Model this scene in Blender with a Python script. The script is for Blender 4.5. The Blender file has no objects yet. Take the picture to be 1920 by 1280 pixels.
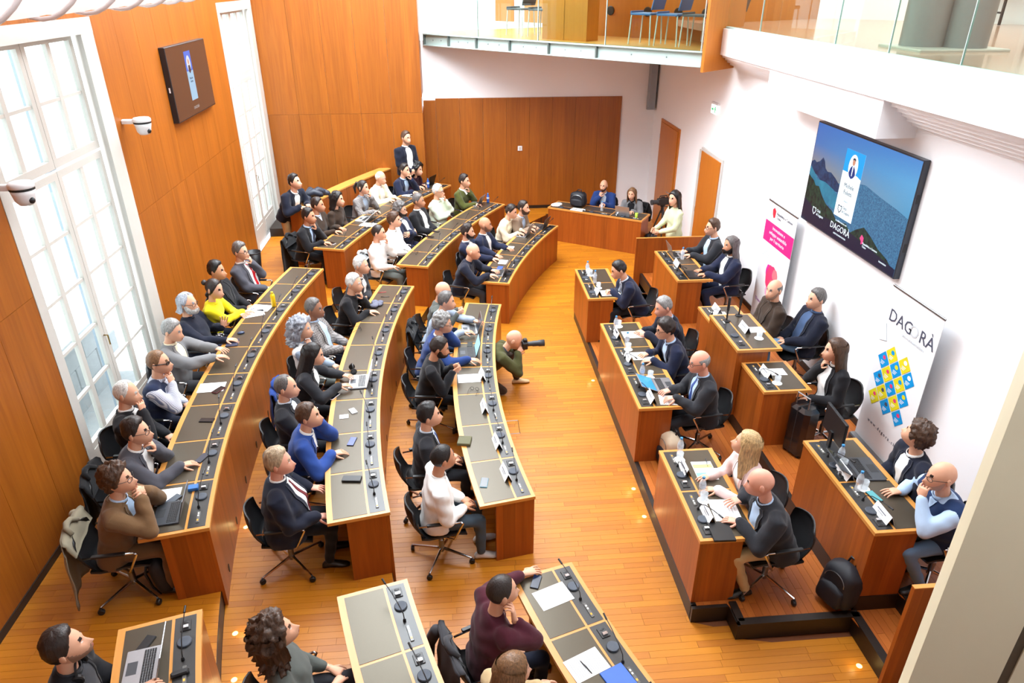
import bpy, math, random
import numpy as np
from math import sin, cos, pi, radians, degrees, atan2, sqrt, exp
from mathutils import Vector, Matrix, noise
from mathutils.bvhtree import BVHTree

scene = bpy.context.scene
COL = scene.collection
random.seed(7)

# ------------------------------------------------------------------ camera
CAM_H = 5.4
F_PX, PITCH = 1319.0, math.atan(680 / 1319.0)
YAW = math.atan(128 / (F_PX / cos(PITCH)))
cam_data = bpy.data.cameras.new('camera')
cam_data.sensor_width = 36.0
cam_data.lens = 36.0 * F_PX / 1920.0
cam_data.clip_start, cam_data.clip_end = 0.05, 200
cam = bpy.data.objects.new('camera', cam_data)
COL.objects.link(cam)
cam.location = (0, 0, CAM_H)
cam.rotation_euler = (pi / 2 - PITCH, 0, -YAW)
scene.camera = cam

# ------------------------------------------------------------------ world, lights, exposure
world = bpy.data.worlds.new('sky')
scene.world = world
world.use_nodes = True
wn = world.node_tree.nodes
wn['Background'].inputs[0].default_value = (0.90, 0.95, 1.0, 1)
wn['Background'].inputs[1].default_value = 2.2

def area_light(name, loc, rot, sx, sy, power, color=(1, 1, 1), portal=False):
    d = bpy.data.lights.new(name, 'AREA')
    d.shape = 'RECTANGLE'; d.size = sx; d.size_y = sy
    d.energy = power; d.color = color
    if portal:
        d.cycles.is_portal = True
    o = bpy.data.objects.new(name, d)
    o.location = loc; o.rotation_euler = rot
    COL.objects.link(o)
    return o

area_light('window_portal', (-4.5, 7.7, 2.7), (0, -pi / 2, 0), 4.7, 2.6, 1, portal=True)
area_light('window_portal', (-4.5, 15.3, 2.7), (0, -pi / 2, 0), 4.7, 2.4, 1, portal=True)
area_light('added_overhead_light', (-0.8, 12.4, 8.35), (0, 0, 0), 4.4, 8.0, 1050, (0.86, 0.94, 1.0))  # added soft main light under the closed, unseen ceiling
area_light('added_overhead_fill', (2.4, 5.2, 8.35), (0, 0, 0), 3.6, 4.0, 270, (0.86, 0.94, 1.0))  # added fill over the near benches, no fixture behind it
area_light('added_gallery_fill', (7.0, 11.0, 8.3), (0, 0, 0), 3.5, 9.0, 300, (1.0, 0.985, 0.97))  # added so that the right gallery is not left dark
area_light('added_far_gallery_fill', (3.0, 17.5, 7.6), (0, 0, 0), 4.0, 2.0, 120, (1.0, 0.985, 0.97))  # added fill for the far gallery, an unseen source

vs = scene.view_settings
vs.view_transform = 'Standard'; vs.look = 'None'; vs.gamma = 1.0
vs.use_curve_mapping = False
vs.exposure = 0.93
scene.cycles.max_bounces = 8
scene.cycles.diffuse_bounces = 4
scene.cycles.glossy_bounces = 3
scene.cycles.transmission_bounces = 4
scene.cycles.transparent_max_bounces = 8
scene.cycles.caustics_reflective = False
scene.cycles.caustics_refractive = False

# ------------------------------------------------------------------ survey helpers: a sighted pixel of the photo meets a known plane
_fw = Vector((sin(YAW) * cos(PITCH), cos(YAW) * cos(PITCH), -sin(PITCH)))
_rt = Vector((cos(YAW), -sin(YAW), 0))
_up = _rt.cross(_fw)
EYE = Vector((0, 0, CAM_H))
def sight(u, v):
    return _fw * F_PX + _rt * (u - 960) - _up * (v - 640)
def pz(u, v, z=0.0):
    d = sight(u, v); return EYE + d * ((z - CAM_H) / d.z)
def pX(u, v, x):
    d = sight(u, v); return EYE + d * (x / d.x)
def pY(u, v, y):
    d = sight(u, v); return EYE + d * (y / d.y)

# ------------------------------------------------------------------ objects
INV = {}
def tag(o, label=None, cat=None, group=None, kind=None):
    if label: o['label'] = label
    if cat: o['category'] = cat
    if group: o['group'] = group
    if kind: o['kind'] = kind
    return o
def thing(name, loc=(0, 0, 0), label=None, cat=None, group=None, kind=None, rz=0.0):
    o = bpy.data.objects.new(name, None)
    o.empty_display_size = 0.1
    COL.objects.link(o)
    o.location = loc; o.rotation_euler = (0, 0, rz)
    INV[o.name] = (Matrix.Translation(Vector(loc)) @ Matrix.Rotation(rz, 4, 'Z')).inverted()
    return tag(o, label, cat, group, kind)
def link(name, mesh, parent=None, loc=(0, 0, 0), rz=0.0, local=False, rot=None, scale=None):
    """An object for a mesh. With a parent its loc is given in world axes unless local."""
    o = bpy.data.objects.new(name, mesh)
    COL.objects.link(o)
    o.location = loc
    o.rotation_euler = rot if rot else (0, 0, rz)
    if scale: o.scale = scale
    if parent is not None:
        o.parent = parent
        if not local and parent.name in INV:
            o.matrix_parent_inverse = INV[parent.name]
    return o

class MB:
    """Collects faces; build() links them as one mesh object."""
    def __init__(s):
        s.v = []; s.f = []; s.m = []; s.uv = []; s.mi = 0; s.sm = []; s.smooth = False
    def add(s, vs, fs, uvs=None):
        b = len(s.v); s.v.extend(tuple(p) for p in vs)
        for k, f in enumerate(fs):
            s.f.append([b + i for i in f]); s.m.append(s.mi); s.sm.append(s.smooth)
            s.uv.append(uvs[k] if uvs else None)
    def box(s, c, size, rz=0.0, M=None):
        hx, hy, hz = size[0] / 2, size[1] / 2, size[2] / 2
        P = [Vector((x, y, z)) for z in (-hz, hz) for x, y in ((-hx, -hy), (hx, -hy), (hx, hy), (-hx, hy))]
        R = M if M is not None else Matrix.Rotation(rz, 3, 'Z')
        c = Vector(c)
        s.add([R @ p + c for p in P], [(3, 2, 1, 0), (4, 5, 6, 7), (0, 1, 5, 4), (1, 2, 6, 5), (2, 3, 7, 6), (3, 0, 4, 7)])
    def rbox(s, c, size, r=0.004, rz=0.0, M=None):
        """box with chamfered vertical and top edges"""
        hx, hy, hz = size[0] / 2, size[1] / 2, size[2] / 2
        R = M if M is not None else Matrix.Rotation(rz, 3, 'Z'); c = Vector(c)
        def ring(i, z):
            a, b, q = hx - i, hy - i, r
            return [(-a + q, -b, z), (a - q, -b, z), (a, -b + q, z), (a, b - q, z), (a - q, b, z), (-a + q, b, z), (-a, b - q, z), (-a, -b + q, z)]
        P = ring(0, -hz) + ring(0, hz - r) + ring(r * .7, hz)
        F = [tuple(range(7, -1, -1)), tuple(range(16, 24))]
        for k in (0, 8):
            for i in range(8):
                j = (i + 1) % 8; F.append((k + i, k + j, k + 8 + j, k + 8 + i))
        s.add([R @ Vector(p) + c for p in P], F)
    def hexa(s, lo, hi):
        s.add(list(lo) + list(hi), [(3, 2, 1, 0), (4, 5, 6, 7), (0, 1, 5, 4), (1, 2, 6, 5), (2, 3, 7, 6), (3, 0, 4, 7)])
    def prism(s, poly, z0, z1):
        n = len(poly)
        P = [(x, y, z0) for x, y in poly] + [(x, y, z1) for x, y in poly]
        F = [tuple(range(n - 1, -1, -1)), tuple(range(n, 2 * n))] + [(i, (i + 1) % n, n + (i + 1) % n, n + i) for i in range(n)]
        s.add(P, F)
    def tube(s, pts, rads, n=8, cap=True, flat=1.0, ref=None):
        pts = [Vector(p) for p in pts]
        if not isinstance(rads, (list, tuple)): rads = [rads] * len(pts)
        V = []; prev = Vector(ref) if ref else None
        for i, p in enumerate(pts):
            t = (pts[min(i + 1, len(pts) - 1)] - pts[max(i - 1, 0)])
            t = t.normalized() if t.length > 1e-9 else Vector((0, 0, 1))
            if prev is None:
                prev = Vector((0, 0, 1)) if abs(t.z) < .9 else Vector((1, 0, 0))
            a = (prev - t * prev.dot(t))
            a = a.normalized() if a.length > 1e-6 else t.orthogonal().normalized()
            b = t.cross(a); prev = a
            for k in range(n):
                w = 2 * pi * k / n
                V.append(p + (a * cos(w) * flat + b * sin(w)) * rads[i])
        F = []
        for i in range(len(pts) - 1):
            for k in range(n):
                j = (k + 1) % n; F.append((i * n + k, i * n + j, (i + 1) * n + j, (i + 1) * n + k))
        if cap:
            F.append(tuple(range(n - 1, -1, -1))); e = (len(pts) - 1) * n; F.append(tuple(range(e, e + n)))
        s.add(V, F)
    def capsule(s, pts, rads, n=10):
        """tube with rounded ends"""
        pts = [Vector(p) for p in pts]; rads = list(rads)
        d0 = (pts[0] - pts[1]).normalized(); d1 = (pts[-1] - pts[-2]).normalized()
        P, R = [], []
        for w in (80, 50, 22):
            P.append(pts[0] + d0 * rads[0] * sin(radians(w))); R.append(rads[0] * cos(radians(w)))
        P += pts; R += rads
        for w in (22, 50, 80):
            P.append(pts[-1] + d1 * rads[-1] * sin(radians(w))); R.append(rads[-1] * cos(radians(w)))
        s.tube(P, R, n)
    def lathe(s, prof, c=(0, 0, 0), n=16, cap=True, M=None):
        V = []; c = Vector(c)
        for r, z in prof:
            for k in range(n):
                p = Vector((r * cos(2 * pi * k / n), r * sin(2 * pi * k / n), z))
                V.append((M @ p if M is not None else p) + c)
        F = []
        for i in range(len(prof) - 1):
            for k in range(n):
                j = (k + 1) % n; F.append((i * n + k, i * n + j, (i + 1) * n + j, (i + 1) * n + k))
        if cap:
            F.append(tuple(range(n - 1, -1, -1))); e = (len(prof) - 1) * n; F.append(tuple(range(e, e + n)))
        s.add(V, F)
    def ball(s, c, r, n=10, m=7, M=None):
        if not isinstance(r, (tuple, list)): r = (r, r, r)
        V = []; c = Vector(c)
        for i in range(m + 1):
            e = -pi / 2 + pi * i / m
            e = max(min(e, pi / 2 - .02), -pi / 2 + .02)
            for k in range(n):
                p = Vector((r[0] * cos(e) * cos(2 * pi * k / n), r[1] * cos(e) * sin(2 * pi * k / n), r[2] * sin(e)))
                V.append((M @ p if M is not None else p) + c)
        F = [(i * n + k, i * n + (k + 1) % n, (i + 1) * n + (k + 1) % n, (i + 1) * n + k) for i in range(m) for k in range(n)]
        s.add(V, F)
    def slab(s, F2, s0, s1, d0, d1, z0, z1, n=1, ulen=1.0):
        """box bent along a path F2(s, d)"""
        V, Fc, U = [], [], []
        for i in range(n + 1):
            t = s0 + (s1 - s0) * i / n
            a, b = F2(t, d0), F2(t, d1)
            V += [(a[0], a[1], z0), (b[0], b[1], z0), (b[0], b[1], z1), (a[0], a[1], z1)]
        for i in range(n):
            k, j = 4 * i, 4 * i + 4
            u0 = (s0 + (s1 - s0) * i / n) * ulen; u1 = (s0 + (s1 - s0) * (i + 1) / n) * ulen
            Fc += [(k, j, j + 3, k + 3), (k + 1, k + 2, j + 2, j + 1), (k + 3, j + 3, j + 2, k + 2), (k, k + 1, j + 1, j)]
            U += [[(u0, z0), (u1, z0), (u1, z1), (u0, z1)], [(u0, z0), (u0, z1), (u1, z1), (u1, z0)],
                  [(u0, d0), (u1, d0), (u1, d1), (u0, d1)], [(u0, d0), (u0, d1), (u1, d1), (u1, d0)]]
        e = 4 * n
        Fc += [(0, 3, 2, 1), (e, e + 1, e + 2, e + 3)]
        w = [(d0 + 5, z0), (d0 + 5, z1), (d1 + 5, z1), (d1 + 5, z0)]
        U += [w, [w[0], w[3], w[2], w[1]]]
        s.add(V, Fc, U)
    def mesh(s, name, mats, off=None):
        me = bpy.data.meshes.new(name)
        me.from_pydata(s.v if off is None else [tuple(Vector(p) - Vector(off)) for p in s.v], [], s.f)
        for m in (mats if isinstance(mats, (list, tuple)) else [mats]): me.materials.append(m)
        me.polygons.foreach_set('material_index', s.m)
        me.polygons.foreach_set('use_smooth', s.sm)
        uvl = me.uv_layers.new(name='UVMap').data
        flat = []
        for k, f in enumerate(s.f):
            if s.uv[k] is not None:
                for u in s.uv[k]: flat += [u[0], u[1]]
            else:
                a, b, c = (Vector(s.v[f[0]]), Vector(s.v[f[1]]), Vector(s.v[f[2]]))
                nr = (b - a).cross(c - a)
                if abs(nr.z) > .7 * nr.length or nr.length < 1e-12:
                    for i in f: flat += [s.v[i][0], s.v[i][1]]
                else:
                    t = Vector((-nr.y, nr.x, 0)).normalized()
                    for i in f: flat += [s.v[i][0] * t.x + s.v[i][1] * t.y, s.v[i][2]]
        uvl.foreach_set('uv', flat)
        me.update()
        return me
    def build(s, name, mats, parent=None, local=False):
        return link(name, s.mesh(name, mats), parent, local=local)

# ------------------------------------------------------------------ materials
def srgb(r, g, b):
    f = lambda c: (c / 255 / 12.92) if c / 255 <= .04045 else ((c / 255 + .055) / 1.055) ** 2.4
    return (f(r), f(g), f(b), 1)
_M = {}
def new_mat(name):
    m = bpy.data.materials.new(name); m.use_nodes = True
    nt = m.node_tree; b = nt.nodes['Principled BSDF']
    return m, nt, b
def plain(name, col, rough=.6, metal=0.0, spec=.5, bump=0.0, bscale=300, var=.06, vscale=30, sheen=0.0, coat=0.0, alpha=1.0):
    """one colour with a little mottling and grain"""
    key = ('p', name)
    if key in _M: return _M[key]
    m, nt, b = new_mat(name)
    c = srgb(*col) if max(col) > 1.001 or len(col) == 3 else col
    N = nt.nodes.new
    tc = N('ShaderNodeTexCoord'); nz = N('ShaderNodeTexNoise'); nz.inputs['Scale'].default_value = vscale; nz.inputs['Detail'].default_value = 3
    nt.links.new(tc.outputs['Object'], nz.inputs['Vector'])
    hs = N('ShaderNodeHueSaturation'); hs.inputs['Color'].default_value = c
    mr = N('ShaderNodeMapRange'); mr.inputs[3].default_value = 1 - var; mr.inputs[4].default_value = 1 + var
    nt.links.new(nz.outputs[0], mr.inputs[0]); nt.links.new(mr.outputs[0], hs.inputs['Value'])
    nt.links.new(hs.outputs[0], b.inputs['Base Color'])
    b.inputs['Roughness'].default_value = rough; b.inputs['Metallic'].default_value = metal
    b.inputs['Specular IOR Level'].default_value = spec
    if sheen: b.inputs['Sheen Weight'].default_value = sheen
    if coat: b.inputs['Coat Weight'].default_value = coat; b.inputs['Coat Roughness'].default_value = .15
    if bump:
        n2 = N('ShaderNodeTexNoise'); n2.inputs['Scale'].default_value = bscale; n2.inputs['Detail'].default_value = 2
        nt.links.new(tc.outputs['Object'], n2.inputs['Vector'])
        bp = N('ShaderNodeBump'); bp.inputs['Strength'].default_value = bump; bp.inputs['Distance'].default_value = .004
        nt.links.new(n2.outputs[0], bp.inputs['Height']); nt.links.new(bp.outputs[0], b.inputs['Normal'])
    _M[key] = m
    return m
def emit(name, col, strength=1.0):
    key = ('e', name)
    if key in _M: return _M[key]
    m, nt, b = new_mat(name)
    b.inputs['Base Color'].default_value = (0, 0, 0, 1)
    b.inputs['Emission Color'].default_value = srgb(*col); b.inputs['Emission Strength'].default_value = strength
    b.inputs['Roughness'].default_value = .25
    _M[key] = m
    return m
def veneer(name, ca, cb, strip=.13, rough=.38, swap=False, gs=1.0, stripvar=.16, coat=0.0):
    """wood veneer: grain along v of the UV map, vertical strips of slightly different tone"""
    m, nt, b = new_mat(name); N = nt.nodes.new; L = nt.links.new
    uv = N('ShaderNodeUVMap'); sep = N('ShaderNodeSeparateXYZ'); L(uv.outputs[0], sep.inputs[0])
    U, V = (sep.outputs[1], sep.outputs[0]) if swap else (sep.outputs[0], sep.outputs[1])
    oi = N('ShaderNodeObjectInfo')
    d = N('ShaderNodeMath'); d.operation = 'DIVIDE'; L(U, d.inputs[0]); d.inputs[1].default_value = strip
    fl = N('ShaderNodeMath'); fl.operation = 'FLOOR'; L(d.outputs[0], fl.inputs[0])
    ad = N('ShaderNodeMath'); ad.operation = 'MULTIPLY_ADD'; L(oi.outputs['Random'], ad.inputs[0]); ad.inputs[1].default_value = 37.0; L(fl.outputs[0], ad.inputs[2])
    wn_ = N('ShaderNodeTexWhiteNoise'); wn_.noise_dimensions = '1D'; L(ad.outputs[0], wn_.inputs['W'])
    cx = N('ShaderNodeCombineXYZ')
    mu = N('ShaderNodeMath'); mu.operation = 'MULTIPLY'; L(U, mu.inputs[0]); mu.inputs[1].default_value = 26 * gs
    mv = N('ShaderNodeMath'); mv.operation = 'MULTIPLY'; L(V, mv.inputs[0]); mv.inputs[1].default_value = 1.1 * gs
    mz = N('ShaderNodeMath'); mz.operation = 'MULTIPLY'; L(wn_.outputs[0], mz.inputs[0]); mz.inputs[1].default_value = 9
    L(mu.outputs[0], cx.inputs[0]); L(mv.outputs[0], cx.inputs[1]); L(mz.outputs[0], cx.inputs[2])
    nz = N('ShaderNodeTexNoise'); nz.inputs['Scale'].default_value = 1.0; nz.inputs['Detail'].default_value = 4; nz.inputs['Distortion'].default_value = .6
    L(cx.outputs[0], nz.inputs['Vector'])
    mx = N('ShaderNodeMix'); mx.data_type = 'RGBA'; mx.inputs['A'].default_value = srgb(*ca); mx.inputs['B'].default_value = srgb(*cb)
    L(nz.outputs[0], mx.inputs['Factor'])
    hs = N('ShaderNodeHueSaturation'); L(mx.outputs['Result'], hs.inputs['Color'])
    mr = N('ShaderNodeMapRange'); L(wn_.outputs[0], mr.inputs[0]); mr.inputs[3].default_value = 1 - stripvar; mr.inputs[4].default_value = 1 + stripvar
    L(mr.outputs[0], hs.inputs['Value']); L(hs.outputs[0], b.inputs['Base Color'])
    b.inputs['Roughness'].default_value = rough
    if coat: b.inputs['Coat Weight'].default_value = coat; b.inputs['Coat Roughness'].default_value = .2
    return m
def parquet(name, ca, cb, along='X'):
    """planks: a tone for each separate plank, fine grain along it"""
    m, nt, b = new_mat(name); N = nt.nodes.new; L = nt.links.new
    g = N('ShaderNodeNewGeometry'); oi = N('ShaderNodeObjectInfo'); tc = N('ShaderNodeTexCoord')
    mp = N('ShaderNodeMapping'); mp.inputs['Scale'].default_value = (1.6, 34, 1) if along == 'X' else (34, 1.6, 1)
    L(tc.outputs['Object'], mp.inputs['Vector'])
    rnd = N('ShaderNodeMath'); rnd.operation = 'ADD'; L(g.outputs['Random Per Island'], rnd.inputs[0]); L(oi.outputs['Random'], rnd.inputs[1])
    fr = N('ShaderNodeMath'); fr.operation = 'FRACT'; L(rnd.outputs[0], fr.inputs[0])
    nz = N('ShaderNodeTexNoise'); nz.noise_dimensions = '4D'; nz.inputs['Scale'].default_value = 1; nz.inputs['Detail'].default_value = 4
    L(mp.outputs[0], nz.inputs['Vector'])
    mw = N('ShaderNodeMath'); mw.operation = 'MULTIPLY'; mw.inputs[1].default_value = 50; L(fr.outputs[0], mw.inputs[0]); L(mw.outputs[0], nz.inputs['W'])
    a2 = N('ShaderNodeMath'); a2.operation = 'MULTIPLY_ADD'; L(nz.outputs[0], a2.inputs[0]); a2.inputs[1].default_value = .55
    m2 = N('ShaderNodeMath'); m2.operation = 'MULTIPLY'; L(fr.outputs[0], m2.inputs[0]); m2.inputs[1].default_value = .5; L(m2.outputs[0], a2.inputs[2])
    mx = N('ShaderNodeMix'); mx.data_type = 'RGBA'; mx.inputs['A'].default_value = srgb(*ca); mx.inputs['B'].default_value = srgb(*cb)
    L(a2.outputs[0], mx.inputs['Factor']); L(mx.outputs['Result'], b.inputs['Base Color'])
    b.inputs['Roughness'].default_value = .42; b.inputs['Specular IOR Level'].default_value = .4; b.inputs['Coat Weight'].default_value = .06; b.inputs['Coat Roughness'].default_value = .25
    return m
def pane_glass(name, tint=(235, 245, 243), refl=.12):
    m, nt, b = new_mat(name); N = nt.nodes.new; L = nt.links.new
    t = N('ShaderNodeBsdfTransparent'); t.inputs[0].default_value = srgb(*tint)
    gl = N('ShaderNodeBsdfGlossy'); gl.inputs['Roughness'].default_value = .02
    lw = N('ShaderNodeFresnel'); lw.inputs[0].default_value = 1.45
    mx = N('ShaderNodeMixShader'); gg = N('ShaderNodeNewGeometry'); iv = N('ShaderNodeMath'); iv.operation = 'SUBTRACT'; iv.inputs[0].default_value = 1; L(gg.outputs['Backfacing'], iv.inputs[1])
    ml = N('ShaderNodeMath'); ml.operation = 'MULTIPLY'; L(lw.outputs[0], ml.inputs[0]); L(iv.outputs[0], ml.inputs[1]); L(ml.outputs[0], mx.inputs[0]); L(t.outputs[0], mx.inputs[1]); L(gl.outputs[0], mx.inputs[2])
    L(mx.outputs[0], nt.nodes['Material Output'].inputs[0])
    return m

WOOD = veneer('cherry_veneer', (122, 54, 12), (174, 92, 28), .13)
WOOD_WALL = veneer('cherry_wall_veneer', (128, 62, 10), (172, 100, 26), .155, rough=.42, stripvar=.09)
WOOD_TOP = veneer('cherry_edge', (196, 130, 58), (214, 150, 76), 5.0, rough=.33, swap=True, stripvar=.05)
WOOD_DOOR = veneer('door_veneer', (178, 98, 26), (198, 120, 38), .6, stripvar=.03)
FLOOR_X = parquet('parquet_along_x', (158, 88, 16), (200, 127, 24), 'X')
FLOOR_Y = parquet('parquet_along_y', (146, 72, 24), (184, 104, 40), 'Y')
FLOOR_GAP = plain('floor_gap', (110, 58, 22), .7)
WHITE = plain('white_plaster', (244, 244, 246), .85, var=.012, vscale=2, bump=.05, bscale=120)
WHITE_PAINT = plain('white_lacquer', (196, 193, 186), .4, var=.02)
BLACK_WOOD = plain('black_stained_riser', (30, 20, 14), .42, var=.15)
LEATHER = plain('dark_leather_pad', (66, 58, 48), .31, spec=.5, var=.06, vscale=80, bump=.02, bscale=420)
LEATHER.node_tree.nodes['Principled BSDF'].inputs['Specular Tint'].default_value = (1, .9, .7, 1)  # warm tint put into the pads' reflections, standing for a warm ceiling
STRIP = plain('charcoal_strip', (46, 45, 44), .33, var=.06)
STEEL = plain('brushed_steel', (150, 152, 154), .35, metal=1)
CHROME = plain('chrome', (205, 206, 208), .16, metal=1, var=.02)
BLACK = plain('black_plastic', (22, 22, 24), .45, var=.1)
DARKGREY = plain('dark_grey_plastic', (48, 49, 52), .5)
GREEN_STEEL = plain('green_grey_steel', (172, 190, 186), .5, var=.03)
PANE = pane_glass('window_pane')
RAIL_GLASS = pane_glass('rail_glass', (226, 240, 236))
# ================================================================== the hall
CX, CY = 12.8, 7.9                       # centre of the curved rows
R1, R2, R3, DEEP = 12.32, 13.77, 15.33, 0.57
Z1, Z2, Z3, DESK_H = 0.0, 0.18, 0.36, 0.77
XL, XR, YB = -4.0, 5.0, 17.5
def polar(r, deg):
    a = radians(deg); return (CX - r * cos(a), CY + r * sin(a))
def ring_x(r, y):
    return CX - sqrt(max(r * r - (y - CY) ** 2, 0.01))

floor = MB(); floor.box((0.5, 8.5, -0.07), (10.0, 20.0, 0.114))
floor = tag(floor.build('floor', FLOOR_GAP), kind='structure')

step_mb = MB()
step_mb.slab(lambda t, d: (ring_x(R2, -2 + 19.5 * t) - .04 + d * (-4.2 - ring_x(R2, -2 + 19.5 * t)), -2 + 19.5 * t), 0, 1, 0, 1, -.01, Z2 - .012, 48)
step_2 = tag(step_mb.build('floor_step', FLOOR_GAP), kind='structure')
step_mb = MB()
step_mb.slab(lambda t, d: (ring_x(R3, -2 + 19.5 * t) - .04 + d * (-4.2 - ring_x(R3, -2 + 19.5 * t)), -2 + 19.5 * t), 0, 1, 0, 1, Z2 - .011, Z3 - .012, 48)
step_3 = tag(step_mb.build('floor_step', FLOOR_GAP), kind='structure')
for r, z0 in ((R2, 0.0), (R3, Z2)):
    mb = MB(); mb.slab(lambda t, d: polar(r + d, -42 + 84 * t), 0, 1, .031, .07, z0, z0 + .179, 60)
    tag(mb.build('trim_1' if r == R2 else 'trim_2', BLACK_WOOD), kind='structure')

dais_mb = MB()
dais_mb.prism([(2.12, 4.56), (2.46, 4.56), (2.46, 4.34), (3.54, 4.34), (3.54, 1.0), (5, 1.0), (5, 12.4), (3.54, 12.4), (3.54, 11.24), (2.12, 11.24)], -.01, Z2 - .012)
dais_1 = tag(dais_mb.build('floor_step', FLOOR_GAP), kind='structure')
dais_mb = MB()
dais_mb.prism([(3.58, 4.40), (4.0, 4.40), (4.0, 1.0), (5, 1.0), (5, 12.4), (3.58, 12.4)], Z2 - .011, Z3 - .012)
dais_2 = tag(dais_mb.build('floor_step', FLOOR_GAP), kind='structure')
plinth = MB()
plinth.box((2.105, 7.905, .088), (.05, 6.69, .176)); plinth.box((2.83, 11.25, .088), (1.45, .05, .176)); plinth.box((3.565, 11.82, .088), (.05, 1.16, .176)); plinth.box((2.28, 4.55, .088), (.40, .05, .176))
plinth.box((2.455, 4.44, .088), (.05, .26, .176)); plinth.box((3.0, 4.325, .088), (1.14, .05, .176)); plinth.box((3.545, 2.7, .088), (.05, 3.3, .176))
plinth.box((2.475, 4.455, .186), (.07, .23, .018)); plinth.box((3.02, 4.335, .186), (1.13, .075, .018)); plinth.box((3.56, 2.7, .186), (.08, 3.3, .018))
plinth.box((3.565, 8.4, .268), (.05, 8.0, .176)); plinth.box((3.8, 4.40, .268), (.5, .05, .176)); plinth.box((4.0, 2.7, .268), (.06, 3.4, .176))
plinth.box((4.015, 2.7, .366), (.08, 3.4, .018))
tag(plinth.build('trim_3', BLACK_WOOD), kind='structure')

# ---- parquet: every plank has its own edges; the nearest 300 are objects, the rest one joined part per floor
def plank_rows(xa, xb, y0, y1, w, along='X', lmean=.62, seed=1):
    rnd = random.Random(seed); out = []
    k = 0; y = y0
    while y < y1 - 1e-6:
        ye = min(y + w, y1)
        la, lb = xa(y), xa(ye); ra, rb = xb(y), xb(ye)
        lo, hi = min(la, lb), max(ra, rb)
        x = lo - rnd.random() * lmean
        while x < hi:
            xe = x + lmean * rnd.uniform(.55, 1.45)
            q = [(max(x, la), y), (min(xe, ra), y), (min(xe, rb), ye), (max(x, lb), ye)]
            if q[1][0] - q[0][0] > .02 and q[2][0] - q[3][0] > .02:
                out.append(q)
            x = xe
        y = ye; k += 1
    return out
def plank_mesh(mb, q, z, swap=False):
    g = .0011
    p = [(q[0][0] + g, q[0][1] + g), (q[1][0] - g, q[1][1] + g), (q[2][0] - g, q[2][1] - g), (q[3][0] + g, q[3][1] - g)]
    if swap: p = [(b, a) for a, b in p][::-1]
    mb.add([(x, y, z - .011) for x, y in p] + [(x, y, z) for x, y in p],
           [(4, 5, 6, 7), (0, 1, 5, 4), (1, 2, 6, 5), (2, 3, 7, 6), (3, 0, 4, 7)])
def lay(parent, quads, z, mat, swap=False):
    mb = MB()
    for q in quads: plank_mesh(mb, q, z, swap)
    tag(mb.build('parquet_planks', mat, parent), kind='stuff')
def main_right(y):
    if y > 12.38: return 5.0
    if y > 11.27: return 3.54
    if y > 4.53: return 2.09
    if y > 4.31: return 2.44
    return 3.53
main = plank_rows(lambda y: ring_x(R2, y) - .03, main_right, 2.3, 17.5, .072, seed=3)
main.sort(key=lambda q: (q[0][0] - .6) ** 2 * .45 + (q[0][1] - 2.6) ** 2)
def in_view(q):
    c = Vector(((q[0][0] + q[2][0]) / 2, (q[0][1] + q[2][1]) / 2, 0)) - EYE
    w = c.dot(_fw); return w > 0 and abs(c.dot(_rt) / w * F_PX) < 940 and abs(c.dot(_up) / w * F_PX) < 640
near = [q for q in main if in_view(q)][:300]
ids = set(map(id, near))
for q in near:
    mb = MB(); plank_mesh(mb, q, 0.0)
    mb.build('plank', FLOOR_X, floor)
lay(floor, [q for q in main if id(q) not in ids], 0.0, FLOOR_X)
lay(step_2, plank_rows(lambda y: ring_x(R3, y) - .03, lambda y: ring_x(R2, y) - .035, 1.6, 17.5, .072, seed=4), Z2, FLOOR_X)
lay(step_3, plank_rows(lambda y: XL, lambda y: ring_x(R3, y) - .035, 1.2, 16.5, .072, seed=5), Z3, FLOOR_X)
lay(dais_1, plank_rows(lambda x: 4.56 if x < 2.46 else (4.36 if x < 3.52 else 1.5), lambda x: 11.23 if x < 3.52 else 12.38, 2.13, 3.99, .072, lmean=.7, seed=6), Z2, FLOOR_Y, True)
lay(dais_2, plank_rows(lambda x: 4.42 if x < 4.0 else 1.5, lambda x: 12.38, 3.59, 5.0, .072, lmean=.7, seed=7), Z3, FLOOR_Y, True)

# ------------------------------------------------------------------ walls
def panels(parent, P, s0, s1, zs, width, mat, thick=.022, gap=.004):
    """veneered panels on a wall: P(s, out) gives the plan point"""
    n = max(1, round((s1 - s0) / width)); w = (s1 - s0) / n
    for k in range(n):
        for z0, z1 in zs:
            a, b = s0 + k * w + gap / 2, s0 + (k + 1) * w - gap / 2
            mb = MB()
            p = [P(a, 0), P(b, 0), P(b, thick), P(a, thick)]
            V = [(x, y, z0 + gap / 2) for x, y in p] + [(x, y, z1 - gap / 2) for x, y in p]
            F = [(2, 3, 7, 6), (0, 1, 5, 4), (1, 2, 6, 5), (3, 0, 4, 7), (4, 5, 6, 7), (3, 2, 1, 0)]
            U = [[(b, z0), (a, z0), (a, z1), (b, z1)], [(a, z0), (b, z0), (b, z1), (a, z1)], [(b, z0), (b - .02, z0), (b - .02, z1), (b, z1)],
                 [(a, z0), (a + .02, z0), (a + .02, z1), (a, z1)], [(a, z1), (b, z1), (b, z1), (a, z1)], [(a, z0), (b, z0), (b, z0), (a, z0)]]
            mb.add(V, F, U)
            mb.build('wood_panel', mat, parent)
W1, W2 = (6.5, 9.08), (14.04, 16.5)       # window openings in the left wall
WZ0, WZ1 = Z3, 5.02
mb = MB()
for a, b in ((-3.0, W1[0]), (W1[1], W2[0]), (W2[1], 17.7)):
    mb.box((XL - .17, (a + b) / 2, 4.0), (.30, b - a, 9.0))
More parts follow.
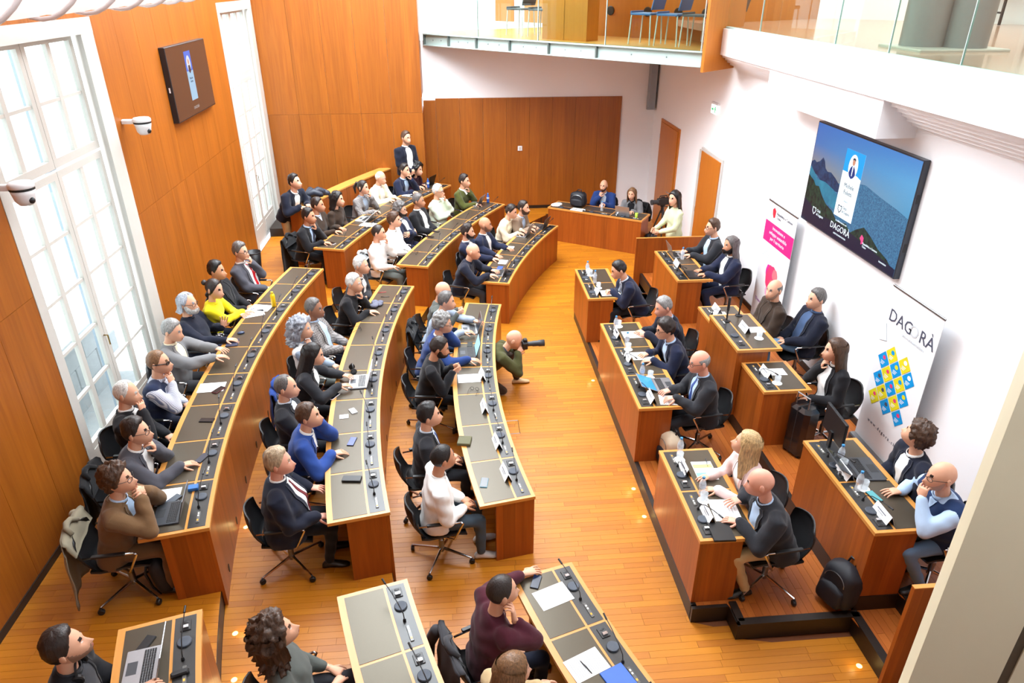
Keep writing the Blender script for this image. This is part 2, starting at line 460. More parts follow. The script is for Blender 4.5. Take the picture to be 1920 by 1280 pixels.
for a, b in (W1, W2):
    mb.box((XL - .17, (a + b) / 2, (WZ1 + 8.5) / 2), (.30, b - a, 8.5 - WZ1)); mb.box((XL - .17, (a + b) / 2, WZ0 / 2 - .26), (.30, b - a, WZ0 + .5))
wall_left = tag(mb.build('wall_left', WHITE), kind='structure')
PL = lambda s, o: (XL - .02 + o, s)
zs = [(Z3 + .08, 2.72), (2.72, 5.62)]
panels(wall_left, PL, -.6, W1[0], zs, .62, WOOD_WALL)
panels(wall_left, PL, W1[1], W2[0], zs, .62, WOOD_WALL)
panels(wall_left, PL, W1[0], W1[1], [(WZ1, 5.62)], .65, WOOD_WALL)
panels(wall_left, PL, W2[0], W2[1], [(WZ1, 5.62)], .65, WOOD_WALL)
for a, b in ((-1.0, W1[0]), (W1[1], W2[0])):
    mb = MB(); mb.box((XL + .006, (a + b) / 2, Z3 + .04), (.012, b - a, .08)); tag(mb.build('baseboard_left', BLACK_WOOD), kind='structure')

def window(name, y0, y1):
    root = MB()
    z0, z1 = WZ0, WZ1; x = XL
    # stepped casing round the opening
    for k, (w, dep) in enumerate(((.30, .0), (.22, -.05), (.15, -.10), (.09, -.15))):
        root.box((x - .03 + dep + .012, y1 - w / 2 + .0, (z0 + z1) / 2), (.05, w, z1 - z0))
        root.box((x - .03 + dep + .012, y0 + w * .24, (z0 + z1) / 2), (.05, w * .48, z1 - z0))
        root.box((x - .028 + dep + .012, (y0 + y1) / 2, z1 - w * .55 / 2 + .002), (.05, y1 - y0 + .004, w * .55))
    f = tag(root.build(name, WHITE_PAINT), kind='structure')
    ya, yb = y0 + .14, y1 - .30; ym = (ya + yb) / 2
    zt = 3.62; xs = x - .13
    def frame(a, b, c, d, rows, cols, bottom, st=.075):
        mb = MB()
        mb.box((xs, a + st / 2, (c + d) / 2), (.055, st, d - c)); mb.box((xs, b - st / 2, (c + d) / 2), (.055, st, d - c))
        mb.box((xs, (a + b) / 2, d - st / 2), (.055, b - a - 2 * st, st)); mb.box((xs, (a + b) / 2, c + bottom / 2), (.055, b - a - 2 * st, bottom))
        if bottom > .3: mb.box((xs + .03, (a + b) / 2, c + bottom / 2), (.012, b - a - .26, bottom - .16))
        pa, pb, pc, pd = a + st, b - st, c + bottom, d - st
        bw = .034
        ys = [pa + (pb - pa) * k / cols for k in range(cols + 1)]; zz = [pc + (pd - pc) * k / rows for k in range(rows + 1)]
        for yk in ys[1:-1]: mb.box((xs, yk, (pc + pd) / 2), (.045, .075, pd - pc))
        for zk in zz[1:-1]:
            for i in range(cols): mb.box((xs, (ys[i] + ys[i + 1]) / 2, zk), (.040, ys[i + 1] - ys[i] - .03, bw))
        fr = mb.build('sash', WHITE_PAINT, f)
        for i in range(cols):
            for j in range(rows):
                g = MB(); g.add([(xs, ys[i], zz[j]), (xs, ys[i + 1], zz[j]), (xs, ys[i + 1], zz[j + 1]), (xs, ys[i], zz[j + 1])], [(0, 1, 2, 3)])
                g.build('pane', PANE, fr)
    for a, b in ((ya, ym - .004), (ym + .004, yb)):
        frame(a, b, zt + .02, z1 - .14, 2, 2, .09)
        frame(a, b, z0 + .02, zt - .01, 5, 2, .42)
    h = MB(); h.tube([(xs + .03, ym - .03, 1.72), (xs + .075, ym - .03, 1.72), (xs + .075, ym - .03, 1.60)], .009, 6)
    h.build('handle', plain('old_brass', (120, 96, 50), .35, metal=1), f)
    return f
window('window_1', *W1); window('window_2', *W2)

# stone balustrade and roller-shutter rails outside the windows
stone = plain('pale_stone', (176, 178, 180), .85, var=.12, vscale=9, bump=.2, bscale=60)
for (a, b), lab in ((W1, 'pale stone balcony parapet of stacked blocks outside the near tall window'), (W2, 'pale stone balcony parapet outside the far tall window')):
    t = thing('balcony_parapet', (-5.3, (a + b) / 2, .0), lab, 'parapet')
    n = 6
    for r in range(3):
        for k in range(n):
            y0_ = a - .6 + (b - a + 1.2) * (k + (.5 if r == 1 else 0)) / n; y1_ = y0_ + (b - a + 1.2) / n - .012
            mb = MB(); mb.rbox((-5.3, (y0_ + y1_) / 2, .25 + r * .31), (.3, y1_ - y0_, .3), .012); mb.build('stone_block', stone, t)
    mb = MB(); mb.rbox((-5.3, (a + b) / 2, 1.08), (.42, b - a + 1.3, .12), .02); mb.build('coping', stone, t)
    mb = MB(); mb.box((-5.12, (a + b) / 2, .05), (1.5, b - a + 1.4, .1)); mb.build('slab', stone, t)
shut = plain('pale_blue_grey_metal', (150, 164, 178), .5)
for y, lab in ((W1[0] + 1.62, 'folded pale grey louvred shutter outside the near tall window'), (W2[0] + 1.5, 'folded pale grey louvred shutter outside the far tall window')):
    t = thing('shutter', (-4.42, y, .4), lab, 'shutter')
    for k in range(3):
        mb = MB(); mb.box((-4.42, y + k * .075, 2.6), (.05, .03, 4.4)); mb.build('shutter_leaf', shut, t)

# far left wall (veneered) with its return, and the white end wall
mb = MB(); mb.box((-2.3, 16.55 + .5, 4.0), (3.38, .98, 9.0)); wall_far = tag(mb.build('wall_far_left', WHITE), kind='structure')
XJ = -.6
panels(wall_far, lambda s, o: (s, 16.56 - o), XL, XJ, [(Z3, 2.72), (2.72, 5.62)], .62, WOOD_WALL)
panels(wall_far, lambda s, o: (XJ - .012 + o, s), 16.545, 17.49, [(.0, 2.72), (3.05, 5.62)], .9, WOOD_WALL)
mb = MB(); mb.box((2.25, YB + .15, 1.85), (5.7, .30, 4.6)); wall_back = tag(mb.build('wall_back', WHITE), kind='structure')
ztop = pY(990, 182, YB).z; xr_ = pY(1166, 180, YB).x; xl_ = pY(816, 183, YB).x
panels(wall_back, lambda s, o: (s, YB + .004 - o), xl_, xr_, [(.26, ztop)], .56, WOOD_WALL, thick=.05)
panels(wall_back, lambda s, o: (s, YB + .004 - o), XJ, xl_, [(.26, pY(800, 188, YB).z)], .56, WOOD_WALL, thick=.05)
mb = MB(); mb.box(((xl_ + xr_) / 2 - .1, YB - .02, .22), (xr_ - XJ, .05, .09)); tag(mb.build('baseboard_back', BLACK_WOOD), kind='structure')

# right wall with two doors
mb = MB(); mb.box((XR + .15, 8.4, 2.3), (.30, 18.6, 4.7)); wall_right = tag(mb.build('wall_right', WHITE), kind='structure')
mb = MB(); mb.box((XR - .008, 8.9, Z3 + .045), (.016, 7.0, .09)); tag(mb.build('baseboard_right', BLACK_WOOD), kind='structure')
for k, (ya, yb, zb, zt) in enumerate(((15.35, 16.65, .0, 2.43), (12.66, 13.72, .0, 2.38))):
    mb = MB()
    for (a, b) in ((ya - .06, ya), (yb, yb + (.06 if k == 0 else .16))): mb.box((XR - .01, (a + b) / 2, (zb + zt) / 2), (.05, b - a, zt - zb))
    mb.box((XR - .01, (ya + yb) / 2, zt + .03), (.05, yb - ya + .12, .06))
    d = tag(mb.build('door_%d' % (k + 1), WOOD_DOOR if k == 0 else plain('grey_jamb', (196, 192, 186), .6)), kind='structure')
    mb = MB(); mb.rbox((XR - .03, (ya + yb) / 2, (zb + zt) / 2), (.045, yb - ya - .008, zt - zb), .004); mb.build('door_leaf', WOOD_DOOR, d)
    mb = MB(); mb.tube([(XR - .05, ya + .1, 1.05), (XR - .1, ya + .1, 1.05), (XR - .1, ya + .22, 1.05)], .011, 6); mb.build('handle', CHROME, d)
    for zh in (.3, 1.2, 2.1):
        mb = MB(); mb.lathe([(.012, -.05), (.012, .05)], (XR - .045, yb - .004, zh), 8); mb.build('hinge', STEEL, d)

# ceiling
mb = MB(); mb.box((3.5, 8.4, 8.6), (17, 20, .2)); tag(mb.build('ceiling', WHITE), kind='structure')
mb = MB(); mb.box((3.5, -1.4, 4.0), (17, .2, 9.0)); tag(mb.build('wall_near', WHITE), kind='structure')

# ------------------------------------------------------------------ right gallery
GZ, GX = 4.68, 4.6
GYA, GYB = 1.2, 12.5
mb = MB(); mb.box(((GX + 12.4) / 2, (GYA + 17.4) / 2, GZ - .06), (12.4 - GX, 17.4 - GYA, .12))
gallery = tag(mb.build('floor_gallery', plain('polished_gallery_floor', (196, 152, 130), .14, var=.05, vscale=3)), kind='structure')
fas = MB()
yb_ = 7.35                                 # taller block begins here
fas.box((GX - .04, (GYA + GYB) / 2, GZ - .20), (.10, GYB - GYA, .40))
nst = 6
for k in range(nst):                       # corbelled steps back to the wall
    zt_ = GZ - .40 - .045 * k; x0 = GX + .42 * k / nst
    fas.box(((x0 + 5.05) / 2 - .03, (GYB - .1 + yb_ + 2.9) / 2, zt_ - .022), (5.05 - x0, GYB - .1 - yb_ - 2.9, .05))
fas.box((4.78, yb_ + 1.45, 4.18), (.46, 2.9, .62))
for k in range(nst):
    zt_ = GZ - .36 - .05 * k; x0 = GX + .42 * k / nst
    fas.box(((x0 + 5.05) / 2 - .03, (GYA + yb_) / 2 - .0, zt_ - .03), (5.05 - x0, yb_ - GYA, .07))
tag(fas.build('trim_4', WHITE), kind='structure')
# glass balustrade of the gallery
gr = thing('glass_balustrade', (GX, 7, GZ), 'long frameless glass balustrade along the white right-hand gallery', 'balustrade')
mb = MB(); mb.box((GX + .0, (GYA + GYB) / 2, GZ + .012), (.07, GYB - GYA, .03)); mb.build('base_channel', GREEN_STEEL, gr)
ys = [pX(u, v, GX).y for u, v in ((1363, 50), (1425, 60), (1567, 77), (1667, 95), (1803, 118))] + [5.0, 3.6, 2.4, GYA]
for a, b in zip(ys[:-1], ys[1:]):
    mb = MB(); mb.box((GX, (a + b) / 2, GZ + .58), (.016, abs(b - a) - .012, 1.1)); mb.build('glass_panel', RAIL_GLASS, gr)
    mb = MB(); mb.box((GX, b, GZ + .58), (.018, .009, 1.1)); mb.build('joint_strip', GREEN_STEEL, gr)
# things on the gallery
gw = MB(); gw.box((12.5, 8.5, 6.6), (.2, 19, 4.2)); gw.box((8.5, 17.6, 6.6), (8, .2, 4.2)); tag(gw.build('wall_gallery', WHITE), kind='structure')
pc = pz(1762, 92, GZ)
ct = thing('gallery_column', (pc.x, pc.y, GZ), 'thick grey twin column rising from the gallery floor behind the glass', 'column')
colm = plain('grey_column_paint', (140, 134, 132), .45)
for dx, dy in ((-.17, .1), (.2, -.1)):
    mb = MB(); mb.smooth = True; mb.lathe([(.24, 0), (.24, 3.9)], (pc.x + dx, pc.y + dy, GZ), 24, cap=False); mb.build('shaft', colm, ct)
mb = MB(); mb.rbox((pc.x + .02, pc.y, GZ + .015), (1.05, .85, .03), .01); mb.build('base_plate', plain('column_base', (190, 178, 166), .4), ct)
# gallery partitions: wood panel, white wall with dark skirting, door
pa, pb = pz(1345, 46, GZ), pz(1535, 40, GZ)
def wall_piece(name, p, q, z1, mat, kind='structure', thick=.08, skirting=None, **kw):
    d = Vector((q.x - p.x, q.y - p.y, 0)); n = Vector((-d.y, d.x, 0)).normalized() * thick
    if n.dot(Vector((p.x, p.y, 0))) < 0: n = -n
    mb = MB(); mb.prism([(p.x, p.y), (q.x, q.y), (q.x + n.x, q.y + n.y), (p.x + n.x, p.y + n.y)], GZ, z1)
    o = tag(mb.build(name, mat), kind=kind, **kw)
    if skirting:
        s = n.normalized() * .012
        mb = MB(); mb.prism([(p.x - s.x, p.y - s.y), (q.x - s.x, q.y - s.y), (q.x, q.y), (p.x, p.y)], GZ, GZ + .1); mb.build('skirting', skirting, o)
    return o
wall_piece('wall_gallery_panel', pz(1376, 42, GZ), pz(1532, 35, GZ), 8.4, WOOD_DOOR)
wall_piece('wall_gallery_white', pz(1528, 27, GZ), pz(1668, 28, GZ), 8.4, WHITE, skirting=DARKGREY)
wall_piece('door_3', pz(1664, 36, GZ), pz(1762, 41, GZ), 8.4, WOOD_DOOR)
wall_piece('wall_gallery_end', pz(1750, 27, GZ), pz(2100, 40, GZ), 8.4, WHITE, skirting=DARKGREY)
tb = pz(1868, 46, GZ)
tt = thing('gallery_table', (tb.x, tb.y, GZ), 'pale wooden table on thin dark legs at the end of the gallery', 'table')
mb = MB(); mb.rbox((tb.x + .1, tb.y, GZ + .73), (.8, .8, .035), .006); mb.build('table_top', WOOD_TOP, tt)
for dx in (-.2, .4):
    for dy in (-.33, .33):
        mb = MB(); mb.box((tb.x + dx, tb.y + dy, GZ + .36), (.035, .035, .71)); mb.build('leg', DARKGREY, tt)
mb = MB(); mb.box((tb.x - .2, tb.y, GZ + .2), (.03, .66, .03)); mb.build('stretcher', DARKGREY, tt)

# wood end panel between the two galleries
p0, p1 = pz(1318, 135, 4.05), Vector((5.02, 12.62, 4.05))
mb = MB(); d_ = Vector((p1.x - p0.x, p1.y - p0.y)).normalized(); nn = (-d_.y * .05, d_.x * .05)
p0b = p0 - Vector((d_.x, d_.y, 0)) * .0
mb.prism([(p0b.x, p0b.y), (p1.x, p1.y), (p1.x + nn[0], p1.y + nn[1]), (p0b.x + nn[0], p0b.y + nn[1])], 4.04, 8.4)
tag(mb.build('wall_gallery_return', WOOD_DOOR), kind='structure')

# ------------------------------------------------------------------ far diagonal gallery on its steel beam
BA, BB = Vector((-.52, 17.45, 0)), Vector((4.32, 12.52, 0))
bu = (BB - BA); BL = bu.length; bu.normalize(); bn = Vector((-bu.y, bu.x, 0))
if bn.y < 0: bn = -bn
def bp(s, d, z): 
    p = BA + bu * s + bn * d; return Vector((p.x, p.y, z))
BRZ = atan2(bu.y, bu.x)
def bbox(mb, s0, s1, d0, d1, z0, z1):
    mb.box(bp((s0 + s1) / 2, (d0 + d1) / 2, (z0 + z1) / 2), (s1 - s0, d1 - d0, z1 - z0), BRZ)
BZ = 4.30
bt = thing('gallery_beam', bp(BL / 2, 0, 4.05), 'pale green-grey steel beam with ribs carrying the far gallery', 'beam')
for nm, z0, z1, d0, d1 in (('top_flange', BZ - .02, BZ, -.02, .14), ('bottom_flange', 4.05, 4.07, -.02, .14)):
    mb = MB(); bbox(mb, 0, BL, d0, d1, z0, z1); mb.build(nm, GREEN_STEEL, bt)
cuts = [0, .78, 1.62, 2.56, 3.58, 4.72, BL]
for a, b in zip(cuts[:-1], cuts[1:]):
    mb = MB(); bbox(mb, a + .03, b - .03, .05, .065, 4.07, BZ - .02); mb.build('web_plate', GREEN_STEEL, bt)
    mb = MB(); bbox(mb, a, a + .03, -.01, .14, 4.07, BZ - .02); mb.build('stiffener', plain('steel_rib', (88, 96, 92), .5), bt)
    for q in (.35, .68):
        mb = MB(); mb.ball(bp(a + (b - a) * q, .045, 4.17), .012, 8, 5); mb.build('bolt', STEEL, bt)
mb = MB(); p_, q_ = bp(0, .1, 0), bp(BL, .1, 0)
mb.prism([(p_.x, p_.y), (q_.x, q_.y), (5.6, 12.9), (9.5, 16.6), (5.5, 21.0), (0.6, 18.6)], 4.18, BZ)
tag(mb.build('floor_far_gallery', WOOD_TOP), kind='structure')
fg = thing('glass_balustrade', bp(BL / 2, .05, BZ), 'glass balustrade panes standing on the far steel gallery beam', 'balustrade')
gcut = [0.02, 1.66, 3.3, 4.9, BL - .05]
for a, b in zip(gcut[:-1], gcut[1:]):
    mb = MB(); bbox(mb, a + .006, b - .006, .04, .055, BZ + .0, BZ + 1.15); mb.build('glass_panel', RAIL_GLASS, fg)
    mb = MB(); bbox(mb, b - .006, b + .006, .035, .06, BZ, BZ + 1.15); mb.build('joint_strip', GREEN_STEEL, fg)
# wooden portal posts and lintel of that gallery
def s_at(u, v, d=0.0, z=4.3):               # station along the beam seen at a pixel
    p = pz(u, v, z); return (Vector((p.x, p.y, 0)) - BA).dot(bu)
pw = thing('timber_portal', bp(3.2, .6, BZ), 'wooden posts and lintel framing the far gallery seats', 'frame')
for u0, u1, dd in ((998, 1024, .5), (1062, 1090, .5)):
    s0, s1 = s_at(u0, 72), s_at(u1, 76); 
    mb = MB(); bbox(mb, s0 + .25, s1 + .25, .45, .85, BZ, 7.0); mb.build('post', WOOD_DOOR, pw)
mb = MB(); bbox(mb, s_at(1066, 76) + .2, BL, .45, .6, BZ + .98, BZ + 1.5); mb.build('lintel', WOOD_DOOR, pw)
ctr = thing('gallery_counter', bp(3.0, 2.2, BZ), 'long wooden counter front with round black cable ports on far gallery', 'counter')
mb = MB(); bbox(mb, 2.2, 6.1, 2.0, 2.06, BZ, BZ + .95); mb.build('front', WOOD_DOOR, ctr)
mb = MB(); bbox(mb, 2.2, 6.1, 1.95, 2.5, BZ + .95, BZ + .99); mb.build('counter_top', WHITE_PAINT, ctr)
for s in (2.6, 3.7, 4.6, 5.3, 5.9):
    mb = MB(); c = bp(s, 1.99, BZ + .5)
    mb.lathe([(.09, -.01), (.09, .012), (.075, .016)], c, 16, M=(Matrix.Rotation(BRZ, 3, 'Z') @ Matrix.Rotation(radians(90), 3, 'X'))); mb.build('cable_port', BLACK, ctr)
bw_ = MB(); bbox(bw_, -3.5, BL + 5, 4.3, 4.5, BZ - .2, 8.5); tag(bw_.build('wall_far_gallery', WHITE), kind='structure')
for k in range(4):
    mb = MB(); bbox(mb, -1.6 + k * 1.05, -.95 + k * 1.05, 4.25, 4.3, BZ + .05, BZ + 2.4); tag(mb.build('trim_5', WOOD_DOOR), kind='structure')
def gallery_chair(s, d, rz, mat, label):
    c = bp(s, d, BZ); t = thing('gallery_chair', c, label, 'chair', rz=rz, group='chairs on the far gallery')
    mb = MB(); mb.rbox((0, 0, .52), (.42, .44, .035), .01); mb.rbox((.21, 0, .54), (.03, .44, .06), .008); mb.build('seat', mat, t, local=True)
    mb = MB(); M = Matrix.Rotation(radians(-14), 3, 'Y'); mb.rbox((-.26, 0, .76), (.03, .44, .34), .01, M=M); mb.build('backrest', mat, t, local=True)
    for sx in (-.2, .2):
        for sy in (-.2, .2):
            mb = MB(); mb.tube([(sx, sy, .51), (sx * 1.15, sy * 1.05, 0)], .013, 8); mb.build('leg', WHITE_PAINT, t, local=True)
seatb, seatg = plain('blue_seat', (56, 92, 140), .5), plain('charcoal_seat', (62, 60, 64), .5)
for k, (u, d, m) in enumerate(((838, 1.0, seatg), (885, 1.0, seatg), (930, 1.0, seatb), (975, .8, seatg), (1118, .75, seatb), (1172, .75, seatb), (1225, .75, seatg), (1283, .75, seatg))):
    names = ['first', 'second', 'third', 'fourth', 'first', 'second', 'third', 'last']
    side = 'left of the timber post' if k < 4 else 'right of the timber posts'
    gallery_chair(s_at(u, 75 + (u - 838) * .05) + .25, d, BRZ + pi, m, '%s %s chair on the far gallery, %s' % (names[k], 'blue' if m is seatb else 'charcoal', side))
# grey steel bracket on the end wall
bk = MB(); a = pY(1221, 205, 17.2); b = pY(1236, 122, 17.2)
bk.box(((a.x + b.x) / 2 - .02, 17.38, (a.z + 4.05) / 2), (.15, .22, 4.05 - a.z)); bk.box((a.x + .02, 17.3, a.z), (.2, .12, .03))
tag(bk.build('wall_bracket', plain('grey_blue_steel', (150, 158, 166), .5)), 'grey steel bracket column ending above the floor in the far corner', 'bracket')

# ------------------------------------------------------------------ pillar close to the camera, clad in beige plates
e0 = sight(1868, 853); k_ = 2.3 / sqrt(e0.x ** 2 + e0.y ** 2); PE = Vector((e0.x * k_, e0.y * k_, 0))
pdv = Vector((.753, -.657, 0)); pnv = Vector((.657, .753, 0))
plate = plain('beige_metal_plate', (218, 212, 182), .45, var=.03, vscale=4)
pt = thing('clad_pillar', (PE.x, PE.y, 0), 'pillar clad in pale beige metal plates close at the right edge', 'pillar')
def pbox(mb, s0, s1, d0, d1, z0, z1):
    q = [PE + pdv * s + pnv * d for s, d in ((s0, d0), (s1, d0), (s1, d1), (s0, d1))]
    mb.prism([(v.x, v.y) for v in q], z0, z1)
mb = MB(); pbox(mb, .02, 1.15, .02, .5, 0, 8.4); mb.build('core', plain('dark_joint', (96, 82, 64), .7), pt)  # dark core showing in the joints between the plates
zj = 4.62
for s0, s1 in ((0, .235), (.262, .75), (.775, 1.2)):
    for z0, z1 in ((.4, 2.6), (2.61, zj), (zj + .012, 6.6), (6.61, 8.4)):
        mb = MB(); pbox(mb, s0, s1, 0, .018, z0, z1); mb.build('plate', plate, pt)
for z0, z1 in ((.4, 2.6), (2.61, zj), (zj + .012, 6.6), (6.61, 8.4)):
    mb = MB(); pbox(mb, 0, .018, .02, .5, z0, z1); mb.build('plate', plate, pt)

# unseen gallery floor under the camera, added to shade the lower left wall
mb = MB(); mb.box((.5, -.35, 3.9), (9.0, 2.0, .25)); tag(mb.build('floor_near_gallery', WHITE), kind='structure')
# wooden screens at the ends of the dais
def screen(name, x0, x1, y, z0, z1, label):
    mb = MB(); mb.box(((x0 + x1) / 2, y, (z0 + z1) / 2), (x1 - x0, .035, z1 - z0))
    o = tag(mb.build(name, WOOD), label, 'screen')
    c = MB(); c.box(((x0 + x1) / 2, y, z1 + .004), (x1 - x0 + .004, .039, .008)); c.build('edge_strip', WOOD_TOP, o)
screen('wooden_screen', 3.42, 5.0, 12.40, 0.0, 1.06, 'plain wooden screen behind the far end of the right-hand benches')
screen('wooden_screen', 3.30, 5.0, 3.54, .0, 1.38, 'plain wooden screen at near right beside the beige pillar')
# low parapet of the gangway behind the far back row
PKH = 1.5
pk = thing('wooden_parapet', polar(16.8, 26) + (Z3,), 'low curved wooden parapet with wide top behind the far back row', 'parapet')
PKF = lambda t, d: polar(16.6 + d, 19.1 + 12.1 * t)
for k in range(6):
    mb = MB(); mb.slab(PKF, k / 6 + .001, (k + 1) / 6 - .001, 0, .03, Z3, PKH - .03, 4, 3.4); mb.build('panel', WOOD, pk)
mb = MB(); mb.slab(PKF, 0, 1, -.01, .25, PKH - .03, PKH, 20, 3.4); mb.build('shelf_top', WOOD_TOP, pk)
mb = MB(); mb.slab(PKF, 0, .006, 0, .24, Z3, PKH - .03, 1, 3.4); mb.build('end_panel', WOOD, pk)

mb = MB(); mb.slab(lambda t, d: (ring_x(16.64, 15.2 + 1.32 * t) + d * (XL - .01 - ring_x(16.64, 15.2 + 1.32 * t)), 15.2 + 1.32 * t), 0, 1, 0, 1, Z3, .54, 12)
tag(mb.build('floor_step', BLACK_WOOD), kind='structure')
# ================================================================== desks
def shared(name, fn, mats):
    mb = MB(); fn(mb); return mb.mesh(name, mats)
LED_W = emit('white_indicator', (255, 250, 240), 1.2); LED_O = emit('amber_indicator', (255, 170, 60), 1.0)
SOCK = plain('socket_plate', (38, 37, 37), .4); SPK = plain('loudspeaker_grille', (70, 76, 86), .4, metal=.4, bump=.4, bscale=900); BARM = plain('smoky_button_bar', (96, 95, 92), .25)  # grille colour leans blue to carry a sky reflection
def f_socket(mb):
    mb.rbox((0, 0, .004), (.075, .10, .008), .003); mb.mi = 1; mb.rbox((0, -.022, .016), (.045, .028, .018), .003); mb.mi = 2; mb.ball((0, .028, .008), (.022, .013, .004), 10, 5)
def f_speaker(mb):
    mb.lathe([(.052, 0), (.052, .010), (.047, .016), (.03, .017), (.002, .0165)], (0, 0, 0), 20)
def f_neck(mb):
    mb.lathe([(.013, 0), (.013, .012), (.007, .03)], (0, 0, 0), 10)
    mb.tube([(0, 0, .02), (0, .015, .07), (-.01, .09, .12), (-.02, .20, .15), (-.03, .29, .165)], [.0042] * 5, 6)
    mb.tube([(-.03, .28, .163), (-.034, .335, .172)], [.0085, .0085], 8)
def f_bar(mb):
    mb.rbox((0, 0, .004), (.028, .155, .008), .003); mb.mi = 1
    for y in (.045, .015): mb.rbox((0, y, .009), (.012, .016, .004), .002)
    mb.mi = 2; mb.rbox((0, -.045, .009), (.014, .02, .004), .002)
ME_SOCK = shared('socket', f_socket, [SOCK, CHROME, BLACK]); ME_SPK = shared('loudspeaker', f_speaker, SPK)
ME_NECK = shared('gooseneck_microphone', f_neck, BLACK); ME_BAR = shared('button_bar', f_bar, [BARM, LED_W, LED_O])

DESKS = []
def desk(label, F, n, zf, zlow, flip=False, length=1.0, end_depth=.40, group=None, panels_per=1, pads=True, height=DESK_H, nec=True, plain_front=False):
    """bench of n places: F(s, d) with s along it and d from the front to the sitters' edge"""
    c = F(.5, .3); t = thing('bench_desk', (c[0], c[1], zf), label, 'desk', group)
    zt = zf + height; m = length
    seg = max(1, int(10 / 1)) if n > 2 else 4
    mb = MB(); mb.slab(F, -.012 / m, 1 + .012 / m, -.008, DEEP, zt - .035, zt, n * 4, m); mb.build('worktop', WOOD_TOP, t)
    mp = n * panels_per
    for k in range(mp):
        mb = MB(); mb.slab(F, k / mp + .0008 / m, (k + 1) / mp - .0008 / m, 0, .028, zlow, zt - .036, 3, m); mb.build('front_panel', WOOD, t)
    for a, b in ((0, .035 / m), (1 - .035 / m, 1)):
        mb = MB(); mb.slab(F, a, b, .029, end_depth, zf, zt - .036, 1, m); mb.build('end_panel', WOOD, t)
    if not pads: return t
    e = .012 / m
    for k in range(n):
        a, b = k / n + e, (k + 1) / n - e
        if k == 0: a += e
        if k == n - 1: b -= e
        mb = MB(); mb.slab(F, a, b, .20, DEEP - .055, zt - .01, zt + .003, 4, m); mb.build('writing_pad', LEATHER, t)
        mb = MB(); mb.slab(F, a, b, .03, .178, zt - .01, zt + .002, 4, m); st = mb.build('control_strip', STRIP, t)
        w = (b - a)
        def at(q, d): 
            q = 1 - q if flip else q
            s = a + w * q; p = F(s, d); p2 = F(s + (-.001 if flip else .001), d)
            return (p[0], p[1], zt + .002), atan2(p2[1] - p[1], p2[0] - p[0]) - pi / 2
        for nm, me, q, d in (('socket', ME_SOCK, .86, .10), ('loudspeaker', ME_SPK, .63, .105), ('gooseneck_microphone', ME_NECK, .40, .11), ('button_bar', ME_BAR, .20, .10)):
            if nm == 'gooseneck_microphone' and not nec: continue
            loc, rz = at(q, d)
            o = link(nm, me, st, loc, rz)
            if nm == 'gooseneck_microphone': o.rotation_euler[2] = rz + random.uniform(-.25, .2)
    return t
def arc(r, a0, a1):
    return lambda s, d: polar(r + d, a0 + (a1 - a0) * s)
GA = 'curved audience benches'
for nm, r, zf, zl, blocks in (
        ('front', R1, Z1, 0.0, (('near', -24.8, -15.5, 3), ('middle', -11.0, 11.0, 7), ('far', 15.1, 30.6, 5))),
        ('second', R2, Z2, 0.0, (('near', -23.4, -14.9, 3), ('middle', -11.2, 11.7, 8), ('far', 15.4, 32.2, 6))),
        ('back', R3, Z3, Z2, (('near', -20.0, -14.7, 2), ('middle', -11.1, 12.2, 9), ('far', 15.7, 33.2, 7)))):
    for bl, a0, a1, n in blocks:
        t = desk('curved cherry wood %s-row bench with dark leather pads, %s block of the hall' % (nm, bl), arc(r, a0, a1), n, zf, zl, length=radians(a1 - a0) * r, group=GA)
        # small oval finger holes in the front
        k = 0
        for s in [(i + .5) / n for i in range(n)]:
            p = polar(r - .001, a0 + (a1 - a0) * s); mb = MB()
            rz = atan2(CY - p[1], CX - p[0])
            M = Matrix.Rotation(rz, 3, 'Z') @ Matrix.Rotation(pi / 2, 3, 'Y')
            mb.lathe([(.001, -.001), (.034, -.001), (.034, .003), (.026, .004)], (p[0], p[1], zl + .13), 12, M=M @ Matrix.Diagonal((1.5, .7, 1)))
            if bl == 'middle' or bl == 'near': mb.build('vent', BLACK, t)
def straight(x0, y0, y1):
    return lambda s, d: (x0 + d, y0 + (y1 - y0) * s)
GD = 'straight benches on the right-hand dais'
for lab, x0, y0, y1, n, zf, zl in (
        ('two-place dais bench of the lower row, nearest the camera', 2.085, 4.60, 5.94, 2, Z2, Z2),
        ('three-place dais bench of the lower row, middle one', 2.075, 6.78, 9.05, 3, Z2, Z2),
        ('two-place dais bench of the lower row, farthest one', 2.06, 9.95, 11.2, 2, Z2, Z2),
        ('two-place dais bench of the upper row beside the near beige pillar', 3.545, 4.38, 5.74, 2, Z3, Z3),
        ('two-place dais bench of the upper row, farthest one beside the screen', 3.525, 10.13, 11.5, 2, Z3, Z3)):
    desk('straight cherry wood ' + lab, straight(x0, y0, y1), n, zf, zl, flip=True, length=y1 - y0, end_depth=.40, group=GD, panels_per=1)
# middle bench of the upper row: raised rostrum between two lower places
desk('one-place dais bench of the upper row, far side of the rostrum', straight(3.53, 8.46, 9.12), 1, Z3, Z3, flip=True, length=.66, group=GD)
desk('one-place dais bench of the upper row, near side of the rostrum', straight(3.53, 6.73, 7.42), 1, Z3, Z3, flip=True, length=.69, group=GD)
desk('taller speaker rostrum bench with two slim black microphone stems', straight(3.45, 7.43, 8.45), 1, Z3, Z3, flip=True, length=1.02, group=GD, height=.95, nec=False)
